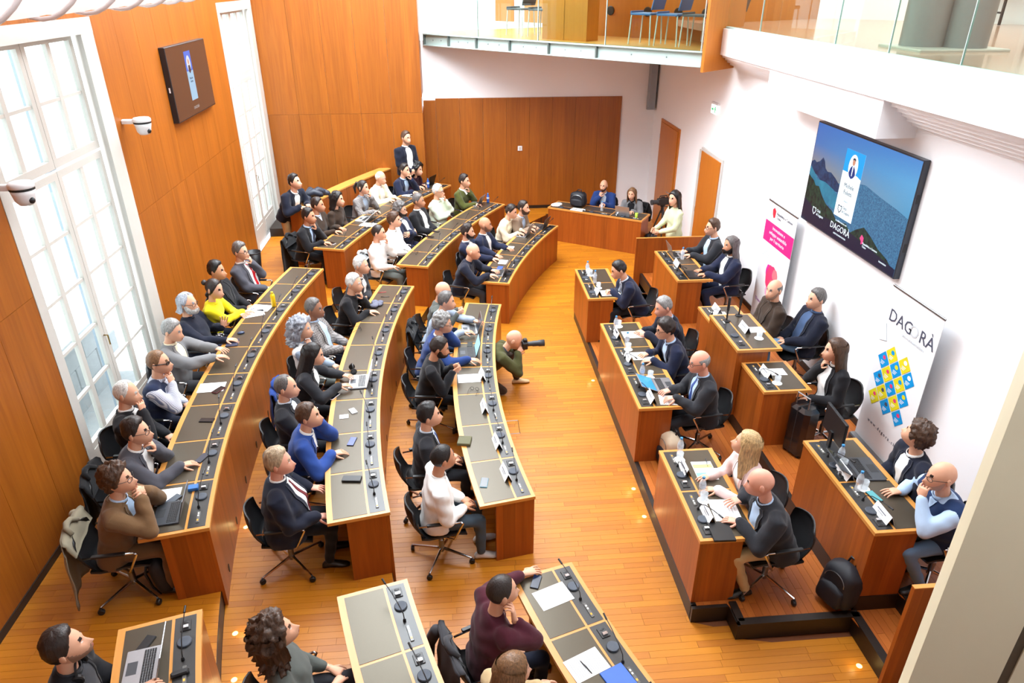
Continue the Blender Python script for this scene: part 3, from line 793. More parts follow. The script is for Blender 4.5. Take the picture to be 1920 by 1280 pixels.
# slim black microphone stems on the rostrum
for k, (u, v) in enumerate(((1362, 602), (1385, 592))):
    p = pz(u, v, Z3 + .95); t = thing('microphone_stem', (p.x, p.y, Z3 + .953), '%s slim black microphone stem standing on the rostrum' % ('left' if k == 0 else 'right'), 'microphone')
    mb = MB(); mb.lathe([(.05, 0), (.05, .01), (.012, .02)], (0, 0, 0), 16); mb.build('foot', BLACK, t, local=True)
    mb = MB(); mb.lathe([(.011, .01), (.011, .16)], (0, 0, 0), 10); mb.build('stem', BLACK, t, local=True)
    mb = MB(); mb.lathe([(.018, .16), (.018, .33), (.012, .345)], (0, 0, 0), 10); mb.build('capsule', BLACK, t, local=True)
# technicians' table
TA, TBB = pz(1028, 388, .77), pz(1203, 414, .77)
tdir = Vector((TBB.x - TA.x, TBB.y - TA.y)); tl = tdir.length; tdir.normalize(); tn = Vector((-tdir.y, tdir.x))
if tn.y < 0: tn = -tn
desk('straight wooden technicians desk with dark top by the end wall', lambda s, d: (TBB.x - tdir.x * tl * s + tn.x * d, TBB.y - tdir.y * tl * s + tn.y * d), 3, 0.0, 0.0, length=tl, end_depth=.5, panels_per=2, nec=False)

# ------------------------------------------------------------------ swivel chairs
SHELL = plain('black_chair_shell', (24, 24, 26), .5, var=.12)
def chair_meshes():
    d = {}
    mb = MB(); mb.smooth = True                      # moulded seat
    G = []
    for i in range(7):
        x = -.22 + .46 * i / 6
        for j in range(7):
            y = -.225 + .45 * j / 6
            G.append((x, y * (1 - .12 * (i / 6) ** 2), .445 + .03 * (abs(y) / .225) ** 2 - .035 * max(0, (i - 4) / 2) ** 2 + .02 * max(0, (1 - i)) ))
    def sheet(G, n, m, th):
        k = len(G); V = G + [tuple(np.array(p) - np.array(th)) for p in G]; F = []
        for i in range(n - 1):
            for j in range(m - 1):
                a = i * m + j; F.append((a, a + m, a + m + 1, a + 1)); F.append((k + a, k + a + 1, k + a + m + 1, k + a + m))
        for i in range(n - 1):
            for j, s in ((0, 1), (m - 1, -1)):
                a = i * m + j; F.append((a, a + m, k + a + m, k + a)[::s])
        for j in range(m - 1):
            for i, s in ((0, -1), (n - 1, 1)):
                a = i * m + j; F.append((a, a + 1, k + a + 1, k + a)[::s])
        return V, F
    mb.add(*sheet(G, 7, 7, (0, 0, .022))); d['seat'] = mb.mesh('seat', SHELL)
    mb = MB(); mb.smooth = True; G = []
    for i in range(8):
        q = i / 7; z = .47 + .35 * q
        hw = .215 * (1 - .15 * max(0, q - .7) / .3 * 1.0) * (.92 + .08 * sin(pi * q))
        for j in range(7):
            y = -1 + 2 * j / 6
            G.append((-.225 - .10 * q + .055 * y * y - .035 * sin(pi * q), hw * y, z - (.03 * y * y if i == 7 else 0)))
    mb.add(*sheet(G, 8, 7, (.02, 0, 0))); d['backrest'] = mb.mesh('backrest', SHELL)
    for sy, nm in ((1, 'armrest_a'), (-1, 'armrest_b')):
        mb = MB(); mb.smooth = True
        y = .275 * sy
        mb.tube([(-.02, .12 * sy, .405), (.06, .20 * sy, .415), (.10, y, .46), (.19, y, .645), (.17, y, .66)], .0115, 6)
        mb.tube([(.17, y, .662), (-.24, y * .84, .652)], .010, 6)
        mb.mi = 1; mb.smooth = False; mb.rbox((-.03, y * .95, .672), (.27, .038, .018), .006, rz=.09 * sy); d[nm] = mb.mesh('armrest', [CHROME, BLACK])
    mb = MB(); mb.lathe([(.028, .09), (.028, .24), (.02, .25), (.02, .40), (.075, .41), (.075, .425)], (0, 0, 0), 12); d['column'] = mb.mesh('column', STEEL)
    mb = MB()
    for k in range(4):
        a = radians(45 + 90 * k); c, s = cos(a), sin(a)
        mb.tube([(.02 * c, .02 * s, .125), (.33 * c, .33 * s, .075)], [.017, .011], 8)
    d['base'] = mb.mesh('base', CHROME)
    mb = MB()
    mb.lathe([(.026, -.016), (.03, -.01), (.03, .01), (.026, .016)], (0, 0, .03), 12, M=Matrix.Rotation(pi / 2, 3, 'X')); mb.lathe([(.011, .03), (.011, .072)], (0, 0, 0), 8)
    d['caster'] = mb.mesh('caster', BLACK)
    return d
CH = chair_meshes()
def chair(x, y, z, rz, label, turn=None):
    t = thing('swivel_chair', (x, y, z), label, 'chair', 'black swivel chairs', rz=rz)
    tr = random.uniform(-.6, .6) if turn is None else turn
    for k in ('seat', 'backrest'): link(k, CH[k], t, local=True)
    for k in ('armrest_a', 'armrest_b'): link('armrest', CH[k], t, local=True)
    link('column', CH['column'], t, local=True); link('base', CH['base'], t, local=True, rz=tr)
    for k in range(4):
        a = radians(45 + 90 * k) + tr
        link('caster', CH['caster'], t, (.335 * cos(a), .335 * sin(a), 0), rz=random.uniform(0, 3), local=True)
    return t
# ================================================================== people
def sst(a, b, x):
    t = min(1, max(0, (x - a) / (b - a))); return t * t * (3 - 2 * t)
def lerp_tab(tab, x):
    for (a, p), (b, q) in zip(tab[:-1], tab[1:]):
        if x <= b: return p + (q - p) * (x - a) / (b - a)
    return tab[-1][1]
def head_pt(az, el, off=0.0):
    ca, sa, ce, se = cos(az), sin(az), cos(el), sin(el)
    d = (ce * ca, ce * sa, se)
    x, y, z = .098 * d[0], .077 * d[1], (.118 if se > 0 else .122) * d[2]
    k = sst(.1, -.95, se)
    y *= 1 - .26 * k
    if ca < 0: x *= 1 + .06 * (se > 0) * se - .50 * k
    else: x *= 1 + .62 * k * ca
    if se > 0: x += -.004 * se
    fa = abs(az)
    if ca > 0:
        t = (.17 - el) / .44                       # nose
        pr = (t ** 1.1 if t < 1 else exp(-((t - 1) / .16) ** 2)) if t > 0 else 0
        x += .026 * pr * exp(-(fa / (.10 + .07 * min(1, max(0, t)))) ** 2)
        x -= .009 * exp(-((fa - .36) / .16) ** 2 - ((el - .05) / .11) ** 2)
        x += .005 * exp(-((fa - .3) / .3) ** 2 - ((el - .23) / .08) ** 2)
        x += .006 * exp(-(fa / .26) ** 2 - ((el + .48) / .10) ** 2)
        x += .008 * exp(-(fa / .25) ** 2 - ((el + .95) / .16) ** 2)
    n = Vector((d[0] / .098, d[1] / .077, d[2] / .118)).normalized()
    return Vector((x, y, z)) + n * off
NA = 30
AZ = [pi * (1 if u >= 0 else -1) * abs(u) ** 1.45 for u in [(-1 + 2 * (i + .5) / NA) for i in range(NA)]]
EL = [radians(e) for e in (-86, -74, -62, -54, -47, -41, -35, -29, -24, -19, -14, -9, -4, 0, 4, 9, 14, 20, 28, 38, 50, 62, 74, 86)]
HG = [[head_pt(a, e) for a in AZ] for e in EL]
def add_head(mb, M, sex):
    V = [M @ p for row in HG for p in row]; F = []; mats = []
    for i in range(len(EL) - 1):
        e = (EL[i] + EL[i + 1]) / 2
        for j in range(NA):
            k = (j + 1) % NA
            a = AZ[j] + ((AZ[k] - AZ[j]) if k else 0) / 2; fa = abs(a)
            if k == 0: fa = pi
            F.append((i * NA + j, i * NA + k, (i + 1) * NA + k, (i + 1) * NA + j))
            m = 0
            if .27 < fa < .46 and .0 < e < .09: m = 2 if (.31 < fa < .43) else 3
            elif .18 < fa < .52 and .2 < e < .30: m = 1
            elif fa < .26 and -.56 < e < -.44: m = 4
            mats.append(m)
    b = len(mb.v)
    for f, m in zip(F, mats):
        pass
    top = len(V); V.append(M @ head_pt(0, pi / 2)); bot = len(V); V.append(M @ head_pt(0, -pi / 2))
    mb.smooth = True
    mb.v.extend(tuple(p) for p in V)
    for f, m in zip(F, mats):
        mb.f.append([b + i for i in f]); mb.m.append(m); mb.sm.append(True); mb.uv.append(None)
    n = (len(EL) - 1) * NA
    for j in range(NA):
        k = (j + 1) % NA
        mb.f.append([b + n + j, b + n + k, b + top]); mb.f.append([b + k, b + j, b + bot])
        mb.m += [0, 0]; mb.sm += [True, True]; mb.uv += [None, None]
    mb.mi = 0
    for s in (1, -1):
        R = Matrix.Rotation(s * .35, 3, 'Z')
        mb.ball((0, 0, 0), (.02, .009, .033), 10, 6)
        for i in range(len(mb.v) - 70, len(mb.v)):
            p = Vector(mb.v[i]); mb.v[i] = tuple(M @ (R @ p + Vector((-.012, s * .076, -.004))))
HAIRLINE = {
    'short': [(0, 46), (32, 46), (52, 34), (70, 12), (84, -6), (100, 2), (112, -24), (180, -34)],
    'full': [(0, 40), (32, 38), (52, 26), (70, 4), (84, -14), (100, -10), (112, -34), (180, -42)],
    'receding': [(0, 62), (14, 64), (34, 74), (55, 48), (70, 18), (84, -4), (100, 2), (112, -24), (180, -34)],
    'fringe': [(0, 95), (50, 80), (66, 20), (84, -4), (100, 2), (112, -24), (180, -34)],
    'woman': [(0, 44), (25, 42), (45, 28), (62, 6), (78, -20), (95, -34), (110, -44), (180, -48)],
}
# style: (hairline, thickness side, thickness top, noise)
HAIR = {'buzz': ('short', .010, .011, .0015), 'short': ('short', .013, .021, .005), 'side': ('short', .013, .028, .006), 'full': ('full', .018, .030, .008),
        'curly': ('full', .026, .036, .018), 'receding': ('receding', .010, .012, .003), 'fringe': ('fringe', .008, .004, .002), 'shaved': ('short', .0025, .0025, 0),
        'long': ('woman', .016, .018, .004), 'bun': ('woman', .010, .012, .002), 'shoulder': ('woman', .022, .026, .008), 'bigcurly': ('woman', .045, .042, .026), 'pony': ('woman', .010, .014, .003), 'swept': ('receding', .022, .018, .006)}
HAZ = [-pi + 2 * pi * i / 44 for i in range(44)]
HEL = [radians(-54 + 5.8 * i) for i in range(25)]
def hair_mesh(mb, M, style, seed):
    line, ts, tt, nz = HAIR[style]; tab = HAIRLINE[line]; curl = style in ('curly', 'bigcurly')
    V, K = [], []
    for e in HEL:
        for a in HAZ:
            H = radians(lerp_tab(tab, degrees(abs(a))))
            k = sst(-.04, .16, e - H)
            if line == 'fringe': k *= 1 - sst(.35, .6, e)
            t = (ts + (tt - ts) * sst(.2, 1.1, e)) * k
            n = noise.noise(Vector((cos(a) * cos(e) * 4, sin(a) * cos(e) * 4, sin(e) * 4 + seed))) + .6 * noise.noise(Vector((cos(a) * cos(e) * 13, sin(a) * cos(e) * 13, sin(e) * (13 if curl else 5) + seed))) + (.5 - abs(noise.noise(Vector((cos(a) * cos(e) * 9, sin(a) * cos(e) * 9, sin(e) * 9 - seed)))) * 2.2 if curl else 0)
            V.append(M @ head_pt(a, e, t - .005 + nz * n * k)); K.append(k)
    n = len(HAZ); F = []
    for i in range(len(HEL) - 1):
        for j in range(n):
            f = (i * n + j, i * n + (j + 1) % n, (i + 1) * n + (j + 1) % n, (i + 1) * n + j)
            if max(K[q] for q in f) > .02: F.append(f)
    mb.smooth = True
    if line != 'fringe':
        V.append(M @ head_pt(0, pi / 2, tt - .004)); t = len(V) - 1
        if HAIRLINE[line][0][1] < 90: F += [((len(HEL) - 1) * n + j, (len(HEL) - 1) * n + (j + 1) % n, t) for j in range(n)]
    mb.add(V, F)
def curtain(mb, M, length, thick, a0, seed, wave=.006, flare=1.0):
    """long hair: hangs round the back of the head from ear to ear"""
    na, nl = 37, 15; O, I = [], []
    for i in range(nl):
        q = i / (nl - 1)
        for j in range(na):
            a = radians(a0 + (360 - 2 * a0) * j / (na - 1))
            e = radians(30 - 40 * min(1, q * 2.2))
            p = head_pt(a, e, thick)
            base = head_pt(a, radians(-8), thick)
            if q > .45:
                f = (q - .45) / .55
                p = base + Vector((-.015 * f + (.0 if cos(a) < 0 else -.02 * f), base.y * .16 * flare * f, -.06 - length * f))
            w = wave * (noise.noise(Vector((a * 3, q * 5, seed))) + .7 * noise.noise(Vector((a * 12, q * (9 if wave > .02 else 2.5), seed))) + (.5 - 2 * abs(noise.noise(Vector((a * 6, q * 6, -seed)))) if wave > .02 else 0))
            n = Vector((cos(a), sin(a), 0))
            O.append(p + n * w); I.append(p + n * (w - .02 * (1 - .5 * q)))
    V = [M @ p for p in O + I]; k = na * nl; F = []
    for i in range(nl - 1):
        for j in range(na - 1):
            a = i * na + j; F += [(a, a + 1, a + na + 1, a + na), (k + a, k + a + na, k + a + na + 1, k + a + 1)]
        for j in (0, na - 1):
            a = i * na + j; F.append((a, a + na, k + a + na, k + a))
    for j in range(na - 1):
        a = (nl - 1) * na + j; F.append((a, a + 1, k + a + 1, k + a))
    mb.smooth = True; mb.add(V, F)
def beard_mesh(mb, M, thick, low=-80):
    V, K = [], []
    azs = [radians(-96 + 192 * i / 24) for i in range(25)]; els = [radians(e) for e in (-84, -76, -68, -60, -52, -46, -40, -34, -28, -22, -16, -9, -2)]
    for e in els:
        for a in azs:
            fa = degrees(abs(a))
            up = lerp_tab([(0, -17), (18, -19), (30, -27), (50, -26), (70, -8), (80, 6), (96, 10)], fa)
            k = sst(.05, -.06, e - radians(up))
            if fa < 14 and -33 < degrees(e) < -24: k *= .15          # mouth
            k *= 1 - sst(82, 94, fa)
            V.append(M @ head_pt(a, e, -.004 + (thick + .004) * k)); K.append(k)
    n = len(azs); F = [(i * n + j, i * n + j + 1, (i + 1) * n + j + 1, (i + 1) * n + j) for i in range(len(els) - 1) for j in range(n - 1)
                       if max(K[i * n + j], K[i * n + j + 1], K[(i + 1) * n + j + 1], K[(i + 1) * n + j]) > .05]
    mb.smooth = True; mb.add(V, F)

def loft(mb, rings, n=18):
    """rings: (centre, forward axis, side axis, front depth, back depth, half width)"""
    V = []
    for c, fx, sy, df, db, hw in rings:
        for k in range(n):
            w = 2 * pi * k / n; cx, sx = cos(w), sin(w)
            q = lambda t: (1 if t >= 0 else -1) * abs(t) ** .82
            V.append(c + fx * ((df if cx >= 0 else db) * q(cx)) + sy * (hw * q(sx)))
    F = []
    for i in range(len(rings) - 1):
        for k in range(n):
            j = (k + 1) % n; F.append((i * n + k, i * n + j, (i + 1) * n + j, (i + 1) * n + k))
    F.append(tuple(range(n - 1, -1, -1))); e = (len(rings) - 1) * n; F.append(tuple(range(e, e + n)))
    mb.add(V, F)
def ik(a, t, l1, l2, pole):
    d = t - a; L = min(max(d.length, abs(l1 - l2) + .02), (l1 + l2) * .995)
    u = d.normalized(); t = a + u * L
    x = (l1 * l1 - l2 * l2 + L * L) / (2 * L); h = sqrt(max(l1 * l1 - x * x, 0))
    p = pole - u * pole.dot(u)
    p = p.normalized() if p.length > 1e-5 else u.orthogonal().normalized()
    return a + u * x + p * h, t
def hand_mesh(mb, w, d, nrm, left, curl=.5, spread=.12, sc=1.0, point=False):
    """palm with four unequal bent fingers and a thumb leaving its side; nrm is where the palm faces"""
    d = d.normalized(); nrm = (nrm - d * nrm.dot(d)).normalized()
    side = d.cross(nrm) * (1 if left else -1)          # towards the thumb
    mb.smooth = True
    P = [w - d * .02, w + d * .01, w + d * .045 * sc, w + d * .078 * sc, w + d * .092 * sc]
    V = []
    for p, hw, ht in zip(P, (.026, .028, .038, .041, .036), (.021, .019, .0165, .0135, .008)):
        for k in range(10):
            a = 2 * pi * k / 10; V.append(p + side * (hw * sc * cos(a)) + nrm * (ht * sc * sin(a)))
    F = [(i * 10 + k, i * 10 + (k + 1) % 10, (i + 1) * 10 + (k + 1) % 10, (i + 1) * 10 + k) for i in range(4) for k in range(10)]
    F += [tuple(range(9, -1, -1)), tuple(range(40, 50))]
    mb.add(V, F)
    for k, (o, L, r) in enumerate(((.030, .074, .0088), (.010, .082, .0090), (-.011, .076, .0086), (-.030, .060, .0076))):
        a = (1.5 - k) * spread; dd = d * cos(a) + side * sin(a)
        c = curl * (1 + .12 * k); p = w + d * .072 * sc + side * o * sc
        if point and k == 0: c = .15
        pts, rr = [p], [r * sc]
        for q, (f, bend) in enumerate(((.30, .35), (.38, 1.0), (.32, .8))):
            ang = c * (.35 if q == 0 else (1.2 if q == 1 else 2.0)) 
            v = dd * cos(ang) + nrm * sin(ang)
            p = p + v * (L * f * sc + (.012 if q == 0 else 0)); pts.append(p); rr.append(r * sc * (.98, .9, .72)[q])
        mb.capsule(pts, rr, 6)
    p = w + d * .018 * sc + side * .022 * sc
    t1 = (d * .55 + side * .75 + nrm * .35).normalized(); t2 = (d * .85 + side * .30 + nrm * (.3 + .4 * curl)).normalized()
    mb.capsule([p, p + t1 * .040 * sc, p + t1 * .040 * sc + t2 * .030 * sc, p + t1 * .040 * sc + t2 * .054 * sc], [.0125 * sc, .0105 * sc, .0095 * sc, .0075 * sc], 6)

def skin_mat(k):
    c = {'fair': (232, 182, 156), 'light': (222, 168, 138), 'tan': (198, 142, 110), 'red': (226, 164, 140), 'dark': (150, 104, 80)}[k]
    return plain('skin_' + k, c, .5, spec=.35, var=.05, vscale=14)
def woven(name, ca, cb, check):
    key = ('w', name)
    if key in _M: return _M[key]
    m, nt, b = new_mat('cloth_' + name); N = nt.nodes.new; L = nt.links.new
    tc = N('ShaderNodeTexCoord'); mx = N('ShaderNodeMix'); mx.data_type = 'RGBA'; mx.inputs['A'].default_value = srgb(*ca); mx.inputs['B'].default_value = srgb(*cb); f = None
    for ax in (('Y', 'Z') if check else ('Y',)):
        w = N('ShaderNodeTexWave'); w.bands_direction = ax; w.inputs['Scale'].default_value = 11 if check else 32; w.inputs['Distortion'].default_value = .6; L(tc.outputs['Object'], w.inputs['Vector'])
        if f is None: f = w.outputs[1]
        else:
            q = N('ShaderNodeMath'); q.operation = 'MAXIMUM'; L(f, q.inputs[0]); L(w.outputs[1], q.inputs[1]); f = q.outputs[0]
    pw = N('ShaderNodeMath'); pw.operation = 'POWER'; pw.inputs[1].default_value = 5 if check else 1.5; L(f, pw.inputs[0]); L(pw.outputs[0], mx.inputs['Factor'])
    L(mx.outputs['Result'], b.inputs['Base Color']); b.inputs['Roughness'].default_value = .85; b.inputs['Specular IOR Level'].default_value = .2
    _M[key] = m
    return m
def cloth(name, col, rough=.85, kind='wool'):
    if name == 'check': return woven(name, (148, 144, 142), (96, 92, 92), True)
    if name == 'stripe': return woven(name, (226, 228, 236), (118, 128, 158), False)
    return plain('cloth_' + name, col, rough, spec=.2, var=.10, vscale=7, bump=.35, bscale=260, sheen=.12)
COLS = {'black': (24, 24, 28), 'navy': (26, 32, 56), 'darknavy': (22, 26, 42), 'blue': (36, 60, 116), 'royal': (40, 70, 140), 'grey': (120, 120, 122), 'darkgrey': (56, 56, 60), 'charcoal': (40, 41, 46),
        'brown': (112, 84, 56), 'darkbrown': (58, 44, 34), 'cream': (232, 220, 190), 'white': (238, 238, 236), 'lightblue': (176, 200, 228), 'paleblue': (205, 216, 230), 'yellow': (234, 220, 30), 'green': (74, 78, 34),
        'olive': (66, 66, 34), 'maroon': (70, 22, 36), 'purple': (56, 26, 44), 'khaki': (190, 160, 112), 'denim': (70, 92, 128), 'lightdenim': (104, 138, 172), 'jeans': (66, 80, 92), 'mint': (216, 228, 206), 'pink': (232, 204, 200),
        'beige': (196, 170, 128), 'palegreen': (200, 206, 168), 'greyblue': (150, 164, 182), 'check': (138, 134, 132), 'slate': (84, 88, 84), 'vest': (30, 50, 88), 'red': (196, 24, 38), 'darkred': (104, 32, 40), 'tieblue': (52, 76, 140), 'tiedark': (40, 44, 66),
        'taupe': (150, 128, 108), 'greysuit': (74, 74, 82), 'bluevest': (38, 48, 76), 'stripe': (200, 206, 220)}
HAIRC = {'black': (22, 18, 18), 'dark': (40, 30, 26), 'brown': (74, 50, 34), 'lightbrown': (120, 86, 56), 'grey': (140, 138, 136), 'white': (206, 204, 200), 'salt': (96, 92, 90), 'blond': (190, 158, 110), 'bluegrey': (158, 162, 172), 'sandy': (168, 146, 118)}
def hair_mat(k):
    key = ('h', k)
    if key in _M: return _M[key]
    m, nt, b = new_mat('hair_' + k); N = nt.nodes.new; L = nt.links.new
    tc = N('ShaderNodeTexCoord'); mp = N('ShaderNodeMapping'); mp.inputs['Scale'].default_value = (95, 95, 16); L(tc.outputs['Object'], mp.inputs['Vector'])
    nz = N('ShaderNodeTexNoise'); nz.inputs['Scale'].default_value = 1; nz.inputs['Detail'].default_value = 3; L(mp.outputs[0], nz.inputs['Vector'])
    hs = N('ShaderNodeHueSaturation'); hs.inputs['Color'].default_value = srgb(*HAIRC[k]); mr = N('ShaderNodeMapRange'); mr.inputs[1].default_value = .3; mr.inputs[2].default_value = .7; mr.inputs[3].default_value = .55; mr.inputs[4].default_value = 1.4
    L(nz.outputs[0], mr.inputs[0]); L(mr.outputs[0], hs.inputs['Value']); L(hs.outputs[0], b.inputs['Base Color']); b.inputs['Roughness'].default_value = .45
    bp = N('ShaderNodeBump'); bp.inputs['Strength'].default_value = .8; bp.inputs['Distance'].default_value = .004; L(nz.outputs[0], bp.inputs['Height']); L(bp.outputs[0], b.inputs['Normal'])
    _M[key] = m
    return m
def stubble_mat(sk, hc):
    a = {'fair': (232, 182, 156), 'light': (222, 168, 138), 'tan': (198, 142, 110), 'red': (226, 164, 140), 'dark': (150, 104, 80)}[sk]; b = HAIRC[hc]
    return plain('stubble_%s_%s' % (sk, hc), tuple(.62 * x + .38 * y for x, y in zip(a, b)), .7, var=.12, vscale=120)
EYE_D = plain('iris_dark', (46, 34, 28), .3); EYE_W = plain('eye_white', (226, 220, 214), .35); LIP = plain('lip', (184, 112, 100), .5)
SHOE = plain('black_shoe_leather', (26, 22, 20), .4); SHOE_T = plain('tan_shoe_suede', (196, 166, 126), .7); SHOE_W = plain('sneaker', (206, 202, 196), .6); LENS = pane_glass('lens', (225, 228, 230)); FRAME = plain('spectacle_frame', (34, 26, 24), .35)

PEOPLE = {}
def person(key, px, zf, short, label, top='jacket', col='navy', shirt='white', tie=None, trs='black', hair=('short', 'dark'), skin='light', beard=None, glasses=None, L=None, R=None, lean=0.0, yaw=None, turn=0.0, hy=0.0, hp=6.0, hr=0.0,
           sex='m', girth=1.0, pose='sit', open_=False, knee=0.0, size=1.09, shoes='black', side=0.0, chairback=0.0, px_eye=True, feet=.30, collar=True, z0=None, vest=None, cuff=True, chair_=True, sleeve=1.0, tall=None):
    PEOPLE[key] = dict(locals())
RZ = lambda a: Matrix.Rotation(radians(a), 3, 'Z')
def solve(p):
    """joints in the sitter's own frame, then the spot on the floor that puts the head on its sight line"""
    s = p['size']; wom = p['sex'] == 'f'
    hz = {'sit': .545, 'stand': .93, 'kneel': .31, 'lean': .90}[p['pose']] * (s if p['pose'] != 'sit' else 1)
    T = RZ(p['turn']) @ Matrix.Rotation(radians(p['lean']), 3, 'Y') @ Matrix.Rotation(radians(-p['side']), 3, 'X')
    hip = Vector((0, 0, hz))
    sh = (.172 if wom else .20) * s * (1 + .25 * (p['girth'] - 1))
    J = dict(hip=hip, T=T, shoulder={1: hip + T @ Vector((.0, sh, .425 * s)), -1: hip + T @ Vector((.0, -sh, .425 * s))})
    J['neck'] = hip + T @ Vector((.01, 0, .485 * s))
    Th = RZ(p['turn']) @ Matrix.Rotation(radians(p['lean'] * .5), 3, 'Y')
    HR = RZ(p['turn'] + p['hy']) @ Matrix.Rotation(radians(p['hp']), 3, 'Y') @ Matrix.Rotation(radians(p['hr']), 3, 'X')
    J['HR'] = HR
    J['head'] = J['neck'] + (Th @ Vector((.012, 0, .068)) + HR @ Vector((.020, 0, .108))) * s
    return J
BATCH = []
def remeshed(mb, voxel, smooth):
    me = mb.mesh('tmp', [])
    o = bpy.data.objects.new('tmp', me); COL.objects.link(o)
    m = o.modifiers.new('r', 'REMESH'); m.mode = 'VOXEL'; m.voxel_size = voxel; m.use_smooth_shade = True
    if smooth:
        q = o.modifiers.new('s', 'SMOOTH'); q.factor = .5; q.iterations = smooth
    BATCH.append(o); return o
def gap_of(p, l):
    zf = p['zf']
    if p['pose'] != 'sit' or p['key'] in ('p48', 'p49', 'p10', 'p27'): return None
    if l.x < 1.9: return Vector((l.x - CX, l.y - CY)).length - ({Z1: R1, Z2: R2, Z3: R3}[zf] + DEEP)
    return l.x - {Z2: 2.65, Z3: 4.11}[zf]
def spot(p):
    h = p['J']['head']; P = pz(p['px'][0], p['px'][1], p['zf'] + h.z)
    yaw = degrees(atan2(CY - P.y, CX - P.x)) if p['yaw'] is None else p['yaw']
    off = RZ(yaw) @ Vector((h.x, h.y, 0)); return Vector((P.x - off.x, P.y - off.y, p['zf']))
